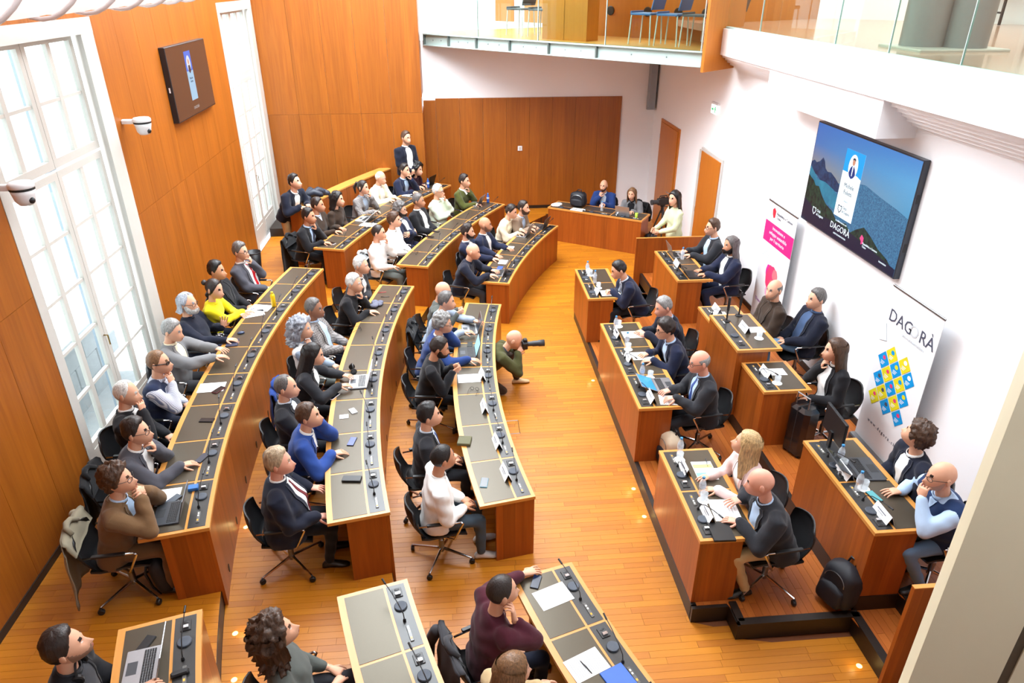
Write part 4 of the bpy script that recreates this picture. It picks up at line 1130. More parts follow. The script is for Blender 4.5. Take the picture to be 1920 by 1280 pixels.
def prepare(p):
    p['J'] = solve(p)
    for _ in range(3):                     # lean a little more or less so that the hips sit clear of the bench edge
        g = gap_of(p, spot(p))
        if g is None: break
        e = g - min(max(g, .24), .40)
        if abs(e) < .01: break
        p['lean'] = min(max(p['lean'] - max(min(e / .0125, 9), -9), -13), 30); p['J'] = solve(p)
    J = p['J']; s = p['size']; wom = p['sex'] == 'f'; g = p['girth']
    # place: head on its sight line
    zf = p['zf']; h = J['head']
    P = pz(p['px'][0], p['px'][1], zf + h.z)
    if p['yaw'] is None: yaw = degrees(atan2(CY - P.y, CX - P.x))
    else: yaw = p['yaw']
    p['rz'] = yaw
    Rw = RZ(yaw); off = Rw @ Vector((h.x, h.y, 0))
    p['loc'] = Vector((P.x - off.x, P.y - off.y, zf))
    W2L = lambda w: RZ(-yaw) @ (Vector(w) - p['loc'])
    p['W2L'] = W2L
    dist = (P - EYE).length; p['dist'] = dist
    vox = .0155 if dist < 9 else (.018 if dist < 12.5 else .022)
    hip, T = J['hip'], J['T']
    # arms
    J['elbow'], J['wrist'], J['hdir'], J['hnrm'], J['curl'] = {}, {}, {}, {}, {}
    HR = J['HR']; hd = J['head']
    for sgn, key in ((1, 'L'), (-1, 'R')):
        a = J['shoulder'][sgn]; spec = p[key] or 'lap'
        pole = Vector((-.35, .55 * sgn, -.8)); nrm = Vector((0, 0, -1)); curl = .35; hdir = None; dz = .035
        if isinstance(spec, tuple):                      # a point on the worktop seen in the photo
            hgt = spec[2] if len(spec) > 2 else DESK_H + .035
            c = W2L(pz(spec[0], spec[1], zf + hgt))
            v = Vector((c.x - a.x, c.y - a.y, 0)); v = v.normalized() if v.length > .01 else Vector((1, 0, 0))
            v = (v + Vector((.6, -.25 * sgn, 0))).normalized()
            t = c - v * .09 + Vector((0, 0, .012)); hdir = v + Vector((0, 0, -.05)); pole = Vector((-.2, .8 * sgn, -.55))
        elif spec == 'lap': t = Vector((.27, .075 * sgn, hip.z + .125)); hdir = Vector((.75, -.65 * sgn, -.15)); curl = .55
        elif spec == 'thigh': t = Vector((.30, .13 * sgn, hip.z + .12)); hdir = Vector((1, -.15 * sgn, -.2)); curl = .4
        elif spec == 'desk': t = Vector((.43, .11 * sgn, DESK_H + .04)); hdir = Vector((1, -.35 * sgn, -.05)); curl = .45
        elif spec == 'type': t = Vector((.40, .09 * sgn, DESK_H + .06)); hdir = Vector((1, -.12 * sgn, -.1)); curl = .5
        elif spec == 'write': t = Vector((.42, .02 * sgn, DESK_H + .045)); hdir = Vector((.9, .25 * sgn * -1, -.12)); curl = .9; nrm = Vector((0, -.7 * sgn, -.7))
        elif spec in ('chin', 'cheek', 'mouth'):
            lc = {'chin': Vector((.085, .02 * sgn, -.135)), 'cheek': Vector((.045, .085 * sgn, -.075)), 'mouth': Vector((.118, .015 * sgn, -.085))}[spec]
            c = hd + HR @ (lc * s); c = hd + HR @ (lc * s * 1.12); t = c + HR @ Vector((.015, .03 * sgn, -.085)); hdir = HR @ Vector((-.15, -.25 * sgn, 1)); nrm = HR @ Vector((-1, -.5 * sgn, .1)); curl = 1.0 if spec != 'cheek' else .8
            pole = Vector((.45, .35 * sgn, -.9))
        elif spec == 'crossed':
            t = hip + T @ Vector((.215, -.085 * sgn, .215 + .03 * sgn)); hdir = T @ Vector((-.15, -1 * sgn, .1)); nrm = T @ Vector((-1, 0, 0)); pole = Vector((-.1, .9 * sgn, -.6)); curl = .4
        elif spec == 'phone': t = Vector((.36, .07 * sgn, DESK_H + .13)); hdir = Vector((.9, -.35 * sgn, .35)); nrm = Vector((-.1, -.8 * sgn, .3)); curl = .9
        elif spec == 'hang': t = hip + Vector((.06, (.25) * sgn, -.10)); hdir = Vector((.2, 0, -1)); nrm = Vector((0, -sgn, 0)); curl = .5; pole = Vector((-1, .3 * sgn, 0))
        elif spec == 'clasp': t = hip + Vector((.20, .06 * sgn, .02)); hdir = Vector((.4, -.8 * sgn, -.35)); nrm = Vector((-1, 0, 0)); curl = .7; pole = Vector((-.5, .9 * sgn, -.2))
        elif spec == 'raised': t = hip + T @ Vector((.33, .17 * sgn, .22)); hdir = Vector((.25, .1 * sgn, 1)); nrm = Vector((.1, -sgn, 0)); curl = .25; pole = Vector((-.2, .6 * sgn, -.9))
        elif spec == 'clasp_chin':
            c = hd + HR @ Vector((.13, .012 * sgn, -.135)); t = c + HR @ Vector((.03, .05 * sgn, -.06)); hdir = HR @ Vector((-.1, -.75 * sgn, .7)); nrm = HR @ Vector((-.8, -.5 * sgn, -.2)); curl = 1.0; pole = Vector((.35, .55 * sgn, -.9))
        elif spec == 'camera': t = hd + HR @ Vector((.13, .10 * sgn, -.12)); hdir = HR @ Vector((.35, -.5 * sgn, .8)); nrm = HR @ Vector((.2, -1 * sgn, 0)); curl = .8; pole = Vector((.2, .6 * sgn, -1))
        elif spec == 'out': t = hip + T @ Vector((.34, .10 * sgn, .10)); hdir = Vector((1, -.3 * sgn, .1)); nrm = Vector((0, -sgn, -.2)); curl = .7; pole = Vector((-.4, .6 * sgn, -.8))
        elif spec == 'rest': t = hip + Vector((.42, .10 * sgn, .22)); hdir = Vector((.9, -.5 * sgn, -.1)); curl = .5; pole = Vector((-.3, .7 * sgn, -.6))
        e, t = ik(a, t, .285 * s, .255 * s, pole)
        J['elbow'][sgn], J['wrist'][sgn] = e, t
        J['hdir'][sgn] = hdir if hdir is not None else (t - e); J['hnrm'][sgn] = nrm; J['curl'][sgn] = curl
    # legs
    J['hipj'], J['knee'], J['ankle'], J['toe'] = {}, {}, {}, {}
    for sgn in (1, -1):
        hj = hip + Vector((0, .088 * sgn, -.01)); J['hipj'][sgn] = hj
        if p['pose'] == 'sit':
            kn = Vector((.43, (.115 + .03 * abs(p['knee'])) * sgn, .50)); an = Vector((.43 + p['feet'] - .30 + .02 * sgn, .12 * sgn, .085))
            if p['knee'] > .5 and sgn == 1:                # crossed leg
                kn = Vector((.44, -.02, .62)); an = Vector((.62, -.14, .30))
        elif p['pose'] in ('stand', 'lean'):
            kn = Vector((.02, .095 * sgn, .49 * s)); an = Vector((-.01 - (.05 if sgn > 0 else 0), .10 * sgn, .085))
        else:                                              # kneeling on the right knee, left foot forward
            if sgn == 1: kn = Vector((.47, .14, .50)); an = Vector((.58, .19, .085))
            else: kn = Vector((.36, -.14, .075)); an = Vector((-.06, -.13, .10))
        J['knee'][sgn], J['ankle'][sgn] = kn, an
        v = Vector((1, .12 * sgn, 0)).normalized()
        if p['pose'] == 'kneel' and sgn == -1: v = Vector((-.3, 0, -1)).normalized()
        J['toe'][sgn] = v
    # --- garment of the upper body
    fx, sy, up = T @ Vector((1, 0, 0)), T @ Vector((0, 1, 0)), T @ Vector((0, 0, 1))
    gb = 1 + (g - 1) * 1.0
    jac = p['top'] in ('jacket', 'coat')
    ex = 1.14 if jac else 1.06
    if wom: prof = [(-.09, .17, .105, .115), (.02, .172, .115, .115), (.13, .140, .10, .095), (.25, .152, .125, .095), (.34, .160, .118, .095), (.41, .150, .085, .085), (.455, .105, .062, .07), (.485, .062, .052, .055)]
    else: prof = [(-.10 if jac else -.06, .178, .115, .12), (.02, .176, .128, .118), (.13, .166, .128, .10), (.26, .180, .128, .105), (.35, .188, .115, .105), (.42, .172, .085, .09), (.462, .115, .065, .072), (.492, .066, .054, .058)]
    rings = []
    for t, hw, df, db in prof:
        k = gb if t < .3 else 1 + (gb - 1) * .4
        bend = Vector((0, 0, 0))
        rings.append((hip + T @ Vector((.012 * (t > .3) - .01, 0, t * s)), fx, sy, df * k * ex * s * (1 + (gb - 1) * .8 * (t < .3)), db * k * ex * s, hw * k * ex * s))
    p['rings'] = rings
    mb = MB(); loft(mb, rings)
    ra = (.066, .062, .055, .048, .036) if not wom else (.056, .052, .046, .041, .032)
    ra = tuple(r + (.016 if jac else .009) for r in ra)
    for sgn in (1, -1):
        a, e, w = J['shoulder'][sgn], J['elbow'][sgn], J['wrist'][sgn]
        mb.capsule([a + T @ Vector((0, -.05 * sgn, .0)), a, a.lerp(e, .5), e], [ra[0] * s * .9, ra[0] * s, ra[1] * s, ra[2] * s], 12)
        end = w.lerp(e, .04 if p['sleeve'] >= 1 else 1 - p['sleeve'])
        mb.capsule([e, e.lerp(end, .5), end], [ra[2] * s, ra[3] * s, ra[4] * s * 1.06], 12)
        J['cuff_' + str(sgn)] = end
    if p['top'] == 'vest':
        # sleeveless: the shirt beneath carries the arms
        p['o_shirt'] = remeshed(mb, vox, 4)
        mb = MB(); loft(mb, [(c, f, y, df * 1.13, db * 1.13, hw * (1.08 if i < 4 else .98)) for i, (c, f, y, df, db, hw) in enumerate(rings[:-1])])
        for sgn in (1, -1):
            a = J['shoulder'][sgn]; mb.capsule([a + T @ Vector((0, -.11 * sgn, .012)), a + T @ Vector((0, -.02 * sgn, .0))], [ra[0] * s * .92, ra[0] * s * 1.16], 12)
        p['o_top'] = remeshed(mb, vox, 3)
    else:
        p['o_top'] = remeshed(mb, vox, 4)
    # --- trousers
    mb = MB()
    loft(mb, [(hip + T @ Vector((-.005, 0, t)) * 1.0, fx, sy, df * gb, db * gb, hw * gb) for t, hw, df, db in ((-.10, .150, .10, .115), (-.03, .172, .12, .125), (.05, .168, .115, .115), (.10, .155, .11, .10))])
    tr = (.092, .078, .064, .060, .052) if not wom else (.088, .072, .057, .052, .042)
    for sgn in (1, -1):
        a, k, n = J['hipj'][sgn], J['knee'][sgn], J['ankle'][sgn]
        mb.capsule([a, a.lerp(k, .5), k], [tr[0] * gb, tr[1], tr[2]], 12)
        mb.capsule([k, k.lerp(n, .45), n + (n - k).normalized() * -.02], [tr[2] * .98, tr[3], tr[4]], 12)
    p['o_trs'] = remeshed(mb, vox * 1.15, 4)
    # --- inner body: trunk, limbs and neck in one surface; head and hands are joined on
    mb = MB()
    loft(mb, [(c, f, y, df * .78, db * .78, hw * .80) for c, f, y, df, db, hw in rings[:-1]], 14)
    mb.capsule([J['neck'] - up * .09, J['neck'], J['head'] + HR @ Vector((-.012, 0, -.05))], [.066 * s if not wom else .056, (.056 if not wom else .046) * s, (.054 if not wom else .045) * s], 14)
    for sgn in (1, -1):
        a, e, w = J['shoulder'][sgn], J['elbow'][sgn], J['wrist'][sgn]
        mb.capsule([a.lerp(hip, .12), e, w - (w - e).normalized() * .005], [.042, .034, .0275], 10)
        k, n = J['knee'][sgn], J['ankle'][sgn]
        mb.capsule([J['hipj'][sgn], k, n], [.062, .045, .034], 10)
    p['o_body'] = remeshed(mb, .0185, 2)
def local_mesh(o, dg):
    ev = o.evaluated_get(dg); return bpy.data.meshes.new_from_object(ev, depsgraph=dg)
def fold(me, amp, seed, freq=13):
    n = len(me.vertices); co = np.empty(n * 3, 'f'); me.vertices.foreach_get('co', co)
    no = np.empty(n * 3, 'f'); me.vertex_normals.foreach_get('vector', no)
    co = co.reshape(-1, 3); no = no.reshape(-1, 3)
    x, y, z = (co[:, 0] * freq + seed), (co[:, 1] * freq + seed * 2), co[:, 2] * freq
    w = np.sin(x * 1.3 + 2.1 * np.sin(z * .9 + y * .4)) * np.sin(z * 1.7 + 1.6 * np.sin(x * .8 + y)) + .6 * np.sin(z * 3.1 + x * 1.9 + 2 * np.sin(y * 1.3))
    co += no * (w * amp)[:, None]
    me.vertices.foreach_set('co', co.ravel()); me.update()
def front_of(p, bvh, y, t):
    """point of the garment's front at lateral y and spine height t"""
    J = p['J']; T, hip = J['T'], J['hip']; s = p['size']
    c = hip + T @ Vector((0, y, t * s)); d = T @ Vector((-1, 0, 0))
    df = 0
    for (c0, *_a, d0, _b, h0), (c1, *_c, d1, _d, h1) in zip(p['rings'][:-1], p['rings'][1:]):
        z0 = (T.transposed() @ (c0 - hip)).z; z1 = (T.transposed() @ (c1 - hip)).z
        if z0 <= t * s <= z1: q = (t * s - z0) / max(z1 - z0, 1e-6); df = (d0 + (d1 - d0) * q) * (1 - min(1, (abs(y) / (h0 + (h1 - h0) * q)) ** 2.2)) ** .45
    hit = bvh.ray_cast(c - d * (df + .035), d, .3)
    if hit[0] is not None: return hit[0], -d
    return c - d * df, -d
def patch(mb, p, bvh, rows, off, n=6):
    """panel lying on the chest: rows of (t, y from, y to)"""
    V = []; fine = []
    for (t0, a0, b0), (t1, a1, b1) in zip(rows[:-1], rows[1:]):
        fine += [(t0 + (t1 - t0) * q / 3, a0 + (a1 - a0) * q / 3, b0 + (b1 - b0) * q / 3) for q in range(3)]
    rows = fine + [rows[-1]]
    for t, ya, yb in rows:
        for i in range(n + 1):
            q, d = front_of(p, bvh, ya + (yb - ya) * i / n, t); V.append(q + d * off)
    k = len(V); V += [v - (p['J']['T'] @ Vector((.006, 0, 0))) for v in V]
    m = n + 1; F = []
    for r in range(len(rows) - 1):
        for i in range(n):
            a = r * m + i; F += [(a, a + 1, a + m + 1, a + m), (k + a, k + a + m, k + a + m + 1, k + a + 1)]
        for i in (0, n): a = r * m + i; F.append((a, a + m, k + a + m, k + a))
    for r in (0, len(rows) - 1):
        for i in range(n): a = r * m + i; F.append((a, k + a, k + a + 1, a + 1))
    mb.smooth = True; mb.add(V, F)
def ring_band(mb, c, ax, r0, r1, h, n=16, fx=None, sq=1.0):
    ax = ax.normalized(); a = (fx - ax * fx.dot(ax)).normalized() if fx is not None else ax.orthogonal().normalized(); b = ax.cross(a)
    V = []
    for (r, z) in ((r0, 0), (r1, h), (r1 - .005, h), (r0 - .005, 0)):
        for k in range(n):
            w = 2 * pi * k / n; V.append(c + a * (r * cos(w)) + b * (r * sq * sin(w)) + ax * z)
    F = [(i * n + k, i * n + (k + 1) % n, ((i + 1) % 4) * n + (k + 1) % n, ((i + 1) % 4) * n + k) for i in range(4) for k in range(n)]
    mb.smooth = True; mb.add(V, F)
def finish(p, dg, idx):
    key = p['key']
    J = p['J']; s = p['size']; T, hip, HR, hd = J['T'], J['hip'], J['HR'], J['head']; wom = p['sex'] == 'f'
    t = thing('person', p['loc'], p['label'], 'person', p.get('group'), rz=radians(p['rz']))
    jac = p['top'] in ('jacket', 'coat'); up = T @ Vector((0, 0, 1)); fx = T @ Vector((1, 0, 0))
    # body
    bm_ = local_mesh(p['o_body'], dg); mb = MB(); mb.smooth = True
    mb.add([v.co.copy() for v in bm_.vertices], [tuple(f.vertices) for f in bm_.polygons]); bpy.data.meshes.remove(bm_)
    MH = Matrix.Translation(hd) @ HR.to_4x4() @ Matrix.Scale(s * 1.10, 4)
    add_head(mb, MH, p['sex'])
    for sgn in (1, -1):
        hand_mesh(mb, J['wrist'][sgn], J['hdir'][sgn], J['hnrm'][sgn], sgn == 1, J['curl'][sgn], sc=(.92 if wom else 1.03) * s)
    hs, hc = p['hair'] if p['hair'] else ('shaved', 'dark')
    mb.build('body', [skin_mat(p['skin']), hair_mat(hc), EYE_D, EYE_W, LIP], t, local=True)
    # garments
    top = local_mesh(p['o_top'], dg); fold(top, .0055 if jac else .006, idx * 1.7)
    nm = {'jacket': 'jacket', 'coat': 'jacket', 'sweater': 'sweater', 'shirt': 'shirt', 'vest': 'vest'}[p['top']]
    top.materials.append(cloth(p['col'], COLS[p['col']])); top.name = nm
    link(nm, top, t, local=True)
    bvh = BVHTree.FromPolygons([v.co for v in top.vertices], [tuple(f.vertices) for f in top.polygons])
    if p['top'] == 'vest':
        sh = local_mesh(p['o_shirt'], dg); fold(sh, .004, idx * 1.3); sh.materials.append(cloth(p['shirt'], COLS[p['shirt']])); link('shirt', sh, t, local=True)
    trs = local_mesh(p['o_trs'], dg); fold(trs, .004, idx * 2.3); trs.materials.append(cloth(p['trs'], COLS[p['trs']])); link('trousers', trs, t, local=True)
    sm = cloth(p['shirt'], COLS[p['shirt']], .75) if p['shirt'] else None
    nk = J['neck']; nr = (.069 if not wom else .057) * s
    if jac:
        bot = .02 if p['open_'] else .135
        wt = .080
        V = [(.462, -.052, .052), (.43, -wt, wt), (.36, -wt * .95, wt * .95), (.28, -wt * .78, wt * .78), (.20, -wt * .5, wt * .5), (bot, -.02 if p['open_'] else -.006, .02 if p['open_'] else .006)]
        if p['open_']: V = [(.462, -.052, .052), (.42, -.08, .08), (.34, -.09, .09), (.24, -.088, .088), (.14, -.085, .085), (.02, -.09, .09), (-.02, -.095, .095)]
        mb = MB(); patch(mb, p, bvh, V, .008, 10)
        mb.build('shirt_front', sm, t, local=True); mb = MB()
        ring_band(mb, nk + T @ Vector((.004, 0, -.030)), up + fx * .12, nr * 1.0, nr * .94, .052, fx=fx, sq=1.02); mb.build('shirt_collar', sm, t, local=True)
        if p['cuff']:
            for sgn in (1, -1):
                w, e = J['wrist'][sgn], J['elbow'][sgn]; ax = (w - e).normalized()
                mb = MB(); ring_band(mb, w - ax * .022, ax, .039 * s, .0355 * s, .032, 12); mb.build('cuff', sm, t, local=True)
        for sgn in (1, -1):
            mb = MB()
            rows = [(q[0], q[2] * sgn * .98, (q[2] + .040 * (1 if i < 2 else (.95 if i < 4 else .25))) * sgn) for i, q in enumerate(V)]
            patch(mb, p, bvh, rows, .013, 3); mb.build('lapel', cloth(p['col'], COLS[p['col']]), t, local=True)
        mb = MB(); ring_band(mb, nk + T @ Vector((-.008, 0, -.045)), up + fx * .1, nr * 1.22, nr * 1.10, .042, fx=fx, sq=1.06); mb.build('collar', cloth(p['col'], COLS[p['col']]), t, local=True)
    elif p['top'] == 'vest' or (p['top'] in ('sweater', 'shirt') and p['collar']):
        mb = MB(); m2 = sm if (p['top'] != 'shirt') else cloth(p['col'], COLS[p['col']])
        ring_band(mb, nk + T @ Vector((.002, 0, -.030)), up + fx * .12, nr * 1.04, nr * 1.0, .045, fx=fx, sq=1.04)
        mb.build('shirt_collar', m2, t, local=True); mb = MB()
        if p['top'] in ('vest', 'sweater') and p['shirt']: patch(mb, p, bvh, [(.463, -.045, .045), (.43, -.03, .03), (.40, -.012, .012), (.385, -.003, .003)], .008, 6)
        if mb.v: mb.build('shirt_front', m2, t, local=True)
    elif not p['collar']:
        mb = MB(); ring_band(mb, nk + T @ Vector((.004, 0, -.034)), up + fx * .1, nr * 1.12, nr * 1.05, .022, fx=fx, sq=1.06); mb.build('neckband', cloth(p['col'], COLS[p['col']]), t, local=True)
    if p['tie']:
        mb = MB(); patch(mb, p, bvh, [(.452, -.017, .017), (.425, -.013, .013), (.36, -.019, .019), (.27, -.025, .025), (.17, -.03, .03), (.09 if p['open_'] else .15, -.032, .032)], .014, 3)
        mb.build('tie', plain('tie_' + p['tie'], COLS[p['tie']], .45, var=.1), t, local=True)
    if key == 'p60':
        for sgn in (1, -1):
            e = J['elbow'][sgn]; o = (e - (J['shoulder'][sgn] + J['wrist'][sgn]) / 2).normalized(); mb = MB(); mb.smooth = True; mb.ball(e + o * .030, (.05, .045, .062), 14, 8); mb.build('elbow_patch', plain('grey_suede_patch', (132, 126, 124), .9), t, local=True)['label'] = 'grey oval elbow patch'
    # shoes
    shm = {'black': SHOE, 'tan': SHOE_T, 'white': SHOE_W}[p['shoes']]
    for sgn in (1, -1):
        a, v = J['ankle'][sgn], J['toe'][sgn]; mb = MB(); mb.smooth = True
        if p['pose'] == 'kneel' and sgn == -1: mb.capsule([a + Vector((-.02, 0, .02)), a + Vector((-.06, 0, -.01)), a + Vector((-.05, 0, -.06))], [.04, .042, .035], 10)
        else:
            w = v.cross(Vector((0, 0, 1))); V = []
            zb = a.z - .085
            for q, hw, ht in ((-.075, .022, .05), (-.055, .034, .075), (0, .038, .095), (.06, .043, .075), (.12, .047, .052), (.165, .040, .042), (.19, .02, .032)):
                c = Vector((a.x, a.y, zb)) + v * q
                for k in range(8):
                    g = 2 * pi * k / 8; V.append(c + w * (hw * cos(g)) + Vector((0, 0, ht / 2 + ht / 2 * sin(g))))
            F = [(i * 8 + k, i * 8 + (k + 1) % 8, (i + 1) * 8 + (k + 1) % 8, (i + 1) * 8 + k) for i in range(6) for k in range(8)] + [tuple(range(7, -1, -1)), tuple(range(48, 56))]
            mb.add(V, F)
        mb.build('shoe', shm, t, local=True)
    # hair
    if p['hair']:
        mb = MB(); hair_mesh(mb, MH, hs, idx * 3.1)
        if hs == 'long': curtain(mb, MH, .20, .022, 72, idx)
        if hs == 'shoulder': curtain(mb, MH, .10, .028, 76, idx, .012)
        if hs == 'swept': curtain(mb, MH, .015, .020, 96, idx, .008)
        if hs == 'bigcurly': curtain(mb, MH, .09, .05, 74, idx, .035)
        if hs == 'bun': mb.ball(MH @ Vector((-.125, 0, .035)), (.04, .042, .04), 12, 8)
        if hs == 'pony': mb.ball(MH @ Vector((-.115, 0, .05)), (.035, .035, .035), 12, 8); mb.capsule([MH @ Vector((-.125, 0, .04)), MH @ Vector((-.16, 0, -.03)), MH @ Vector((-.14, 0, -.13))], [.03, .034, .012], 10)
        mb.build('hair', hair_mat(hc), t, local=True)
    if p['beard']:
        kind, bc = p['beard']; mb = MB(); beard_mesh(mb, MH, {'stubble': .0012, 'short': .005, 'full': .013}[kind]); mb.build('beard', hair_mat(bc) if kind != 'stubble' else stubble_mat(p['skin'], bc), t, local=True)
    if p['glasses']:
        mb = MB(); mb.smooth = True
        sun = p['glasses'] == 'sun'
        for sgn in (1, -1):
            c = head_pt(.36 * sgn, .04, .016); pts = [c + Vector((.002 - abs(.35 * .026 * cos(q)) * 0 - .010 * sgn * cos(q) * sgn * 0, .0235 * cos(q), .0185 * sin(q))) for q in [2 * pi * k / 12 for k in range(12)]]
            pts = [MH @ Vector((q.x - .35 * (abs(q.y) - abs(c.y)), q.y, q.z)) for q in pts]
            if not sun: mb.tube(pts + pts[:1], .0026, 5, cap=False)
            else: mb.add([q + HR @ Vector((.002, 0, 0)) for q in pts] + [q - HR @ Vector((.004, 0, 0)) for q in pts], [tuple(range(12)), tuple(range(23, 11, -1))] + [(k, (k + 1) % 12, 12 + (k + 1) % 12, 12 + k) for k in range(12)])
            o = head_pt(.62 * sgn, .06, .012); mb.tube([MH @ o, MH @ Vector((.02, .083 * sgn, .014)), MH @ Vector((-.02, .082 * sgn, .010))], .0026 if not sun else .006, 5)
        b0, b1 = head_pt(.16, .07, .010), head_pt(-.16, .07, .010); mb.tube([MH @ b0, MH @ (b0.lerp(b1, .5) + Vector((.004, 0, 0))), MH @ b1], .0026, 5)
        mb.build('glasses' if not sun else 'sunglasses', FRAME, t, local=True)
    p['obj'] = t
    if p['pose'] == 'sit' and p['chair_']:
        R = RZ(p['rz']); c = p['loc'] + R @ Vector((.035 if p['lean'] >= 2 else (.0 if p['lean'] > -8 else .05), 0, 0))
        p['chair_obj'] = chair(c.x, c.y, p['zf'], radians(p['rz'] + p['turn'] * .5), 'black swivel chair under the ' + p['short'])
    return t
# ------------------------------------------------------------------ who sits where: sighted head centre, floor level, look, pose
A1, A2, A3, D1, D2 = Z1, Z2, Z3, Z2, Z3
# back row, middle block
person('p1', (450, 471), A3, 'man with the red tie', 'grey-haired man in dark suit with bright red tie, hand to his face, legs crossed', col='greysuit', tie='red', trs='greysuit', hair=('side', 'salt'), glasses='y', L='mouth', R='lap', open_=True, knee=1, lean=-8, hy=-8)
person('p2', (405, 507), A3, 'man beside the red tie man', 'dark-haired man in black jacket with folded hands, between red tie and yellow sweater', col='black', shirt='black', trs='black', hair=('side', 'black'), skin='tan', L='lap', R='lap', lean=-8, knee=1, cuff=False)
person('p3', (401, 541), A3, 'woman in the yellow sweater', 'woman in bright yellow sweater with dark bun, writing on white paper', top='sweater', col='yellow', shirt=None, collar=False, trs='darknavy', hair=('bun', 'dark'), sex='f', R=(468, 583), L=(455, 590), lean=8, hy=-14, hp=14)
person('p4', (351, 568), A3, 'man with long grey hair and beard', 'man with long grey hair, white beard and glasses in navy sweater', top='sweater', col='darknavy', shirt='white', collar=False, trs='navy', hair=('swept', 'bluegrey'), beard=('full', 'white'), glasses='y', R=(436, 637), L='raised', lean=2, girth=1.15, hy=-10)
person('p5', (322, 619), A3, 'man in the light grey blazer', 'grey-haired man in light grey blazer holding a phone over the back bench', col='grey', shirt='cream', trs='darkgrey', hair=('short', 'grey'), L=(415, 655, .90), R=(416, 668, .88), lean=14, hp=18, hy=-8)
person('p6', (296, 679), A3, 'man with dark sunglasses', 'man wearing dark sunglasses and navy vest over striped shirt, chin in hand', top='vest', col='bluevest', shirt='stripe', trs='darknavy', hair=('buzz', 'lightbrown'), glasses='sun', R='chin', L='lap', lean=8, hp=2)
person('p7', (236, 737), A3, 'bald man in the black blazer', 'balding grey man in black blazer and white shirt, hand at his chin', col='black', trs='black', hair=('receding', 'white'), R='mouth', L='lap', lean=4, hp=10)
person('p8', (254, 809), A3, 'man in the blue-grey suit with glasses', 'dark-haired man with glasses in blue-grey suit reaching for a phone on the bench', col='greysuit', trs='navy', hair=('side', 'dark'), glasses='y', L='chin', R=(356, 869), lean=16, hp=2, girth=1.1, hy=-4)
person('p9', (219, 899), A3, 'man in the brown suit', 'man with wavy brown hair in brown suit, hands clasped at his mouth', col='brown', shirt='lightblue', trs='brown', hair=('curly', 'brown'), glasses='y', L='clasp_chin', R='clasp_chin', lean=12, hp=-2, feet=.25, hy=-4)
person('p10', (120, 1213), A3, 'man with headphones round his neck', 'man in black coat with black headphones round his neck at lower left', col='black', shirt='darkgrey', trs='black', hair=('side', 'dark'), beard=('stubble', 'dark'), L='thigh', R='desk', lean=6, hy=8, hp=-6, cuff=False)
# second row, middle block
person('p11', (676, 497), A2, 'white-haired man at the far end', 'white-haired man in dark jacket resting folded arms at the far end of second row', col='charcoal', trs='charcoal', hair=('short', 'white'), L='crossed', R='crossed', lean=14, hy=-6)
person('p12', (663, 530), A2, 'white-haired man in black polo neck', 'white-haired man in black polo-neck sweater leaning on the second row bench', top='sweater', col='black', shirt=None, collar=False, trs='black', hair=('short', 'white'), R=(701, 584), L='chin', lean=14, hp=8, hy=-12)
person('p13', (588, 578), A2, 'man in the checked grey blazer', 'man in checked grey blazer and pale blue shirt with short grey hair', col='check', shirt='lightblue', trs='darknavy', hair=('short', 'salt'), skin='dark', L='thigh', R='lap', lean=-10, open_=True, hy=-10)
person('p14', (565, 615), A2, 'woman with curly grey hair', 'woman with big curly grey hair and white vest, hand at her chin', top='vest', col='white', shirt='greyblue', trs='slate', hair=('bigcurly', 'bluegrey'), sex='f', R='chin', L='lap', lean=6, hy=-10, knee=1)
person('p15', (586, 664), A2, 'woman typing on the white laptop', 'woman with long dark hair in black jacket typing on a white laptop', col='charcoal', shirt='white', trs='black', hair=('long', 'black'), sex='f', L=(653, 705, .84), R=(650, 722, .84), lean=12, hp=16)
person('p16', (535, 725), A2, 'balding man with folded arms', 'balding man in blue-grey suit with arms folded in second row', col='charcoal', shirt='paleblue', trs='black', hair=('receding', 'salt'), L='crossed', R='crossed', lean=0, hy=-4)
person('p17', (577, 779), A2, 'man in the royal blue blazer', 'brown-haired man in royal blue blazer, one hand flat on bench', col='royal', trs='navy', hair=('short', 'brown'), R=(638, 848), L='cheek', lean=16, hy=-8, hp=0)
person('p18', (521, 866), A2, 'heavy man with the dark red tie', 'heavy grey-blond man in dark suit with dark red tie at second row end', col='darknavy', tie='darkred', trs='black', hair=('side', 'sandy'), skin='red', L=(596, 915, .72), R='thigh', lean=0, girth=1.28, open_=True, hy=-4, hp=2, feet=.25)
person('p19', (516, 1187), A2, 'woman in the grey sweater', 'woman with curly brown hair in grey sweater at bottom of picture', top='sweater', col='slate', shirt=None, collar=False, trs='charcoal', hair=('bigcurly', 'brown'), sex='f', L='lap', R='lap', lean=-4, hy=4, hp=-10, girth=1.15, sleeve=.75, knee=1)
# front row, middle block
person('p20', (830, 545), A1, 'bald man in grey', 'bald man in dark grey top half hidden at the far end of front row', top='sweater', col='slate', shirt=None, collar=False, trs='denim', hair=('shaved', 'grey'), L='phone', R='phone', lean=16, hp=14)
person('p21', (836, 564), A1, 'man in the pale sweater', 'grey-haired man in pale grey-blue sweater typing at front row', top='sweater', col='greyblue', shirt='white', trs='denim', hair=('short', 'salt'), L=(897, 603, .85), R=(880, 622, .85), lean=18, hp=10)
person('p22', (829, 606), A1, 'man with the white scarf', 'man with wavy grey hair, glasses, blue jacket and white scarf in front row', col='blue', shirt='white', trs='navy', hair=('curly', 'grey'), glasses='y', R=(891, 675, .82), L='cheek', lean=18, hp=10)
person('p23', (823, 651), A1, 'bearded man in the black sweater', 'dark bearded man in black sweater looking at a red phone', top='sweater', col='black', shirt=None, collar=False, trs='black', hair=('short', 'dark'), beard=('short', 'dark'), skin='tan', L='phone', R='phone', lean=12, hp=20)
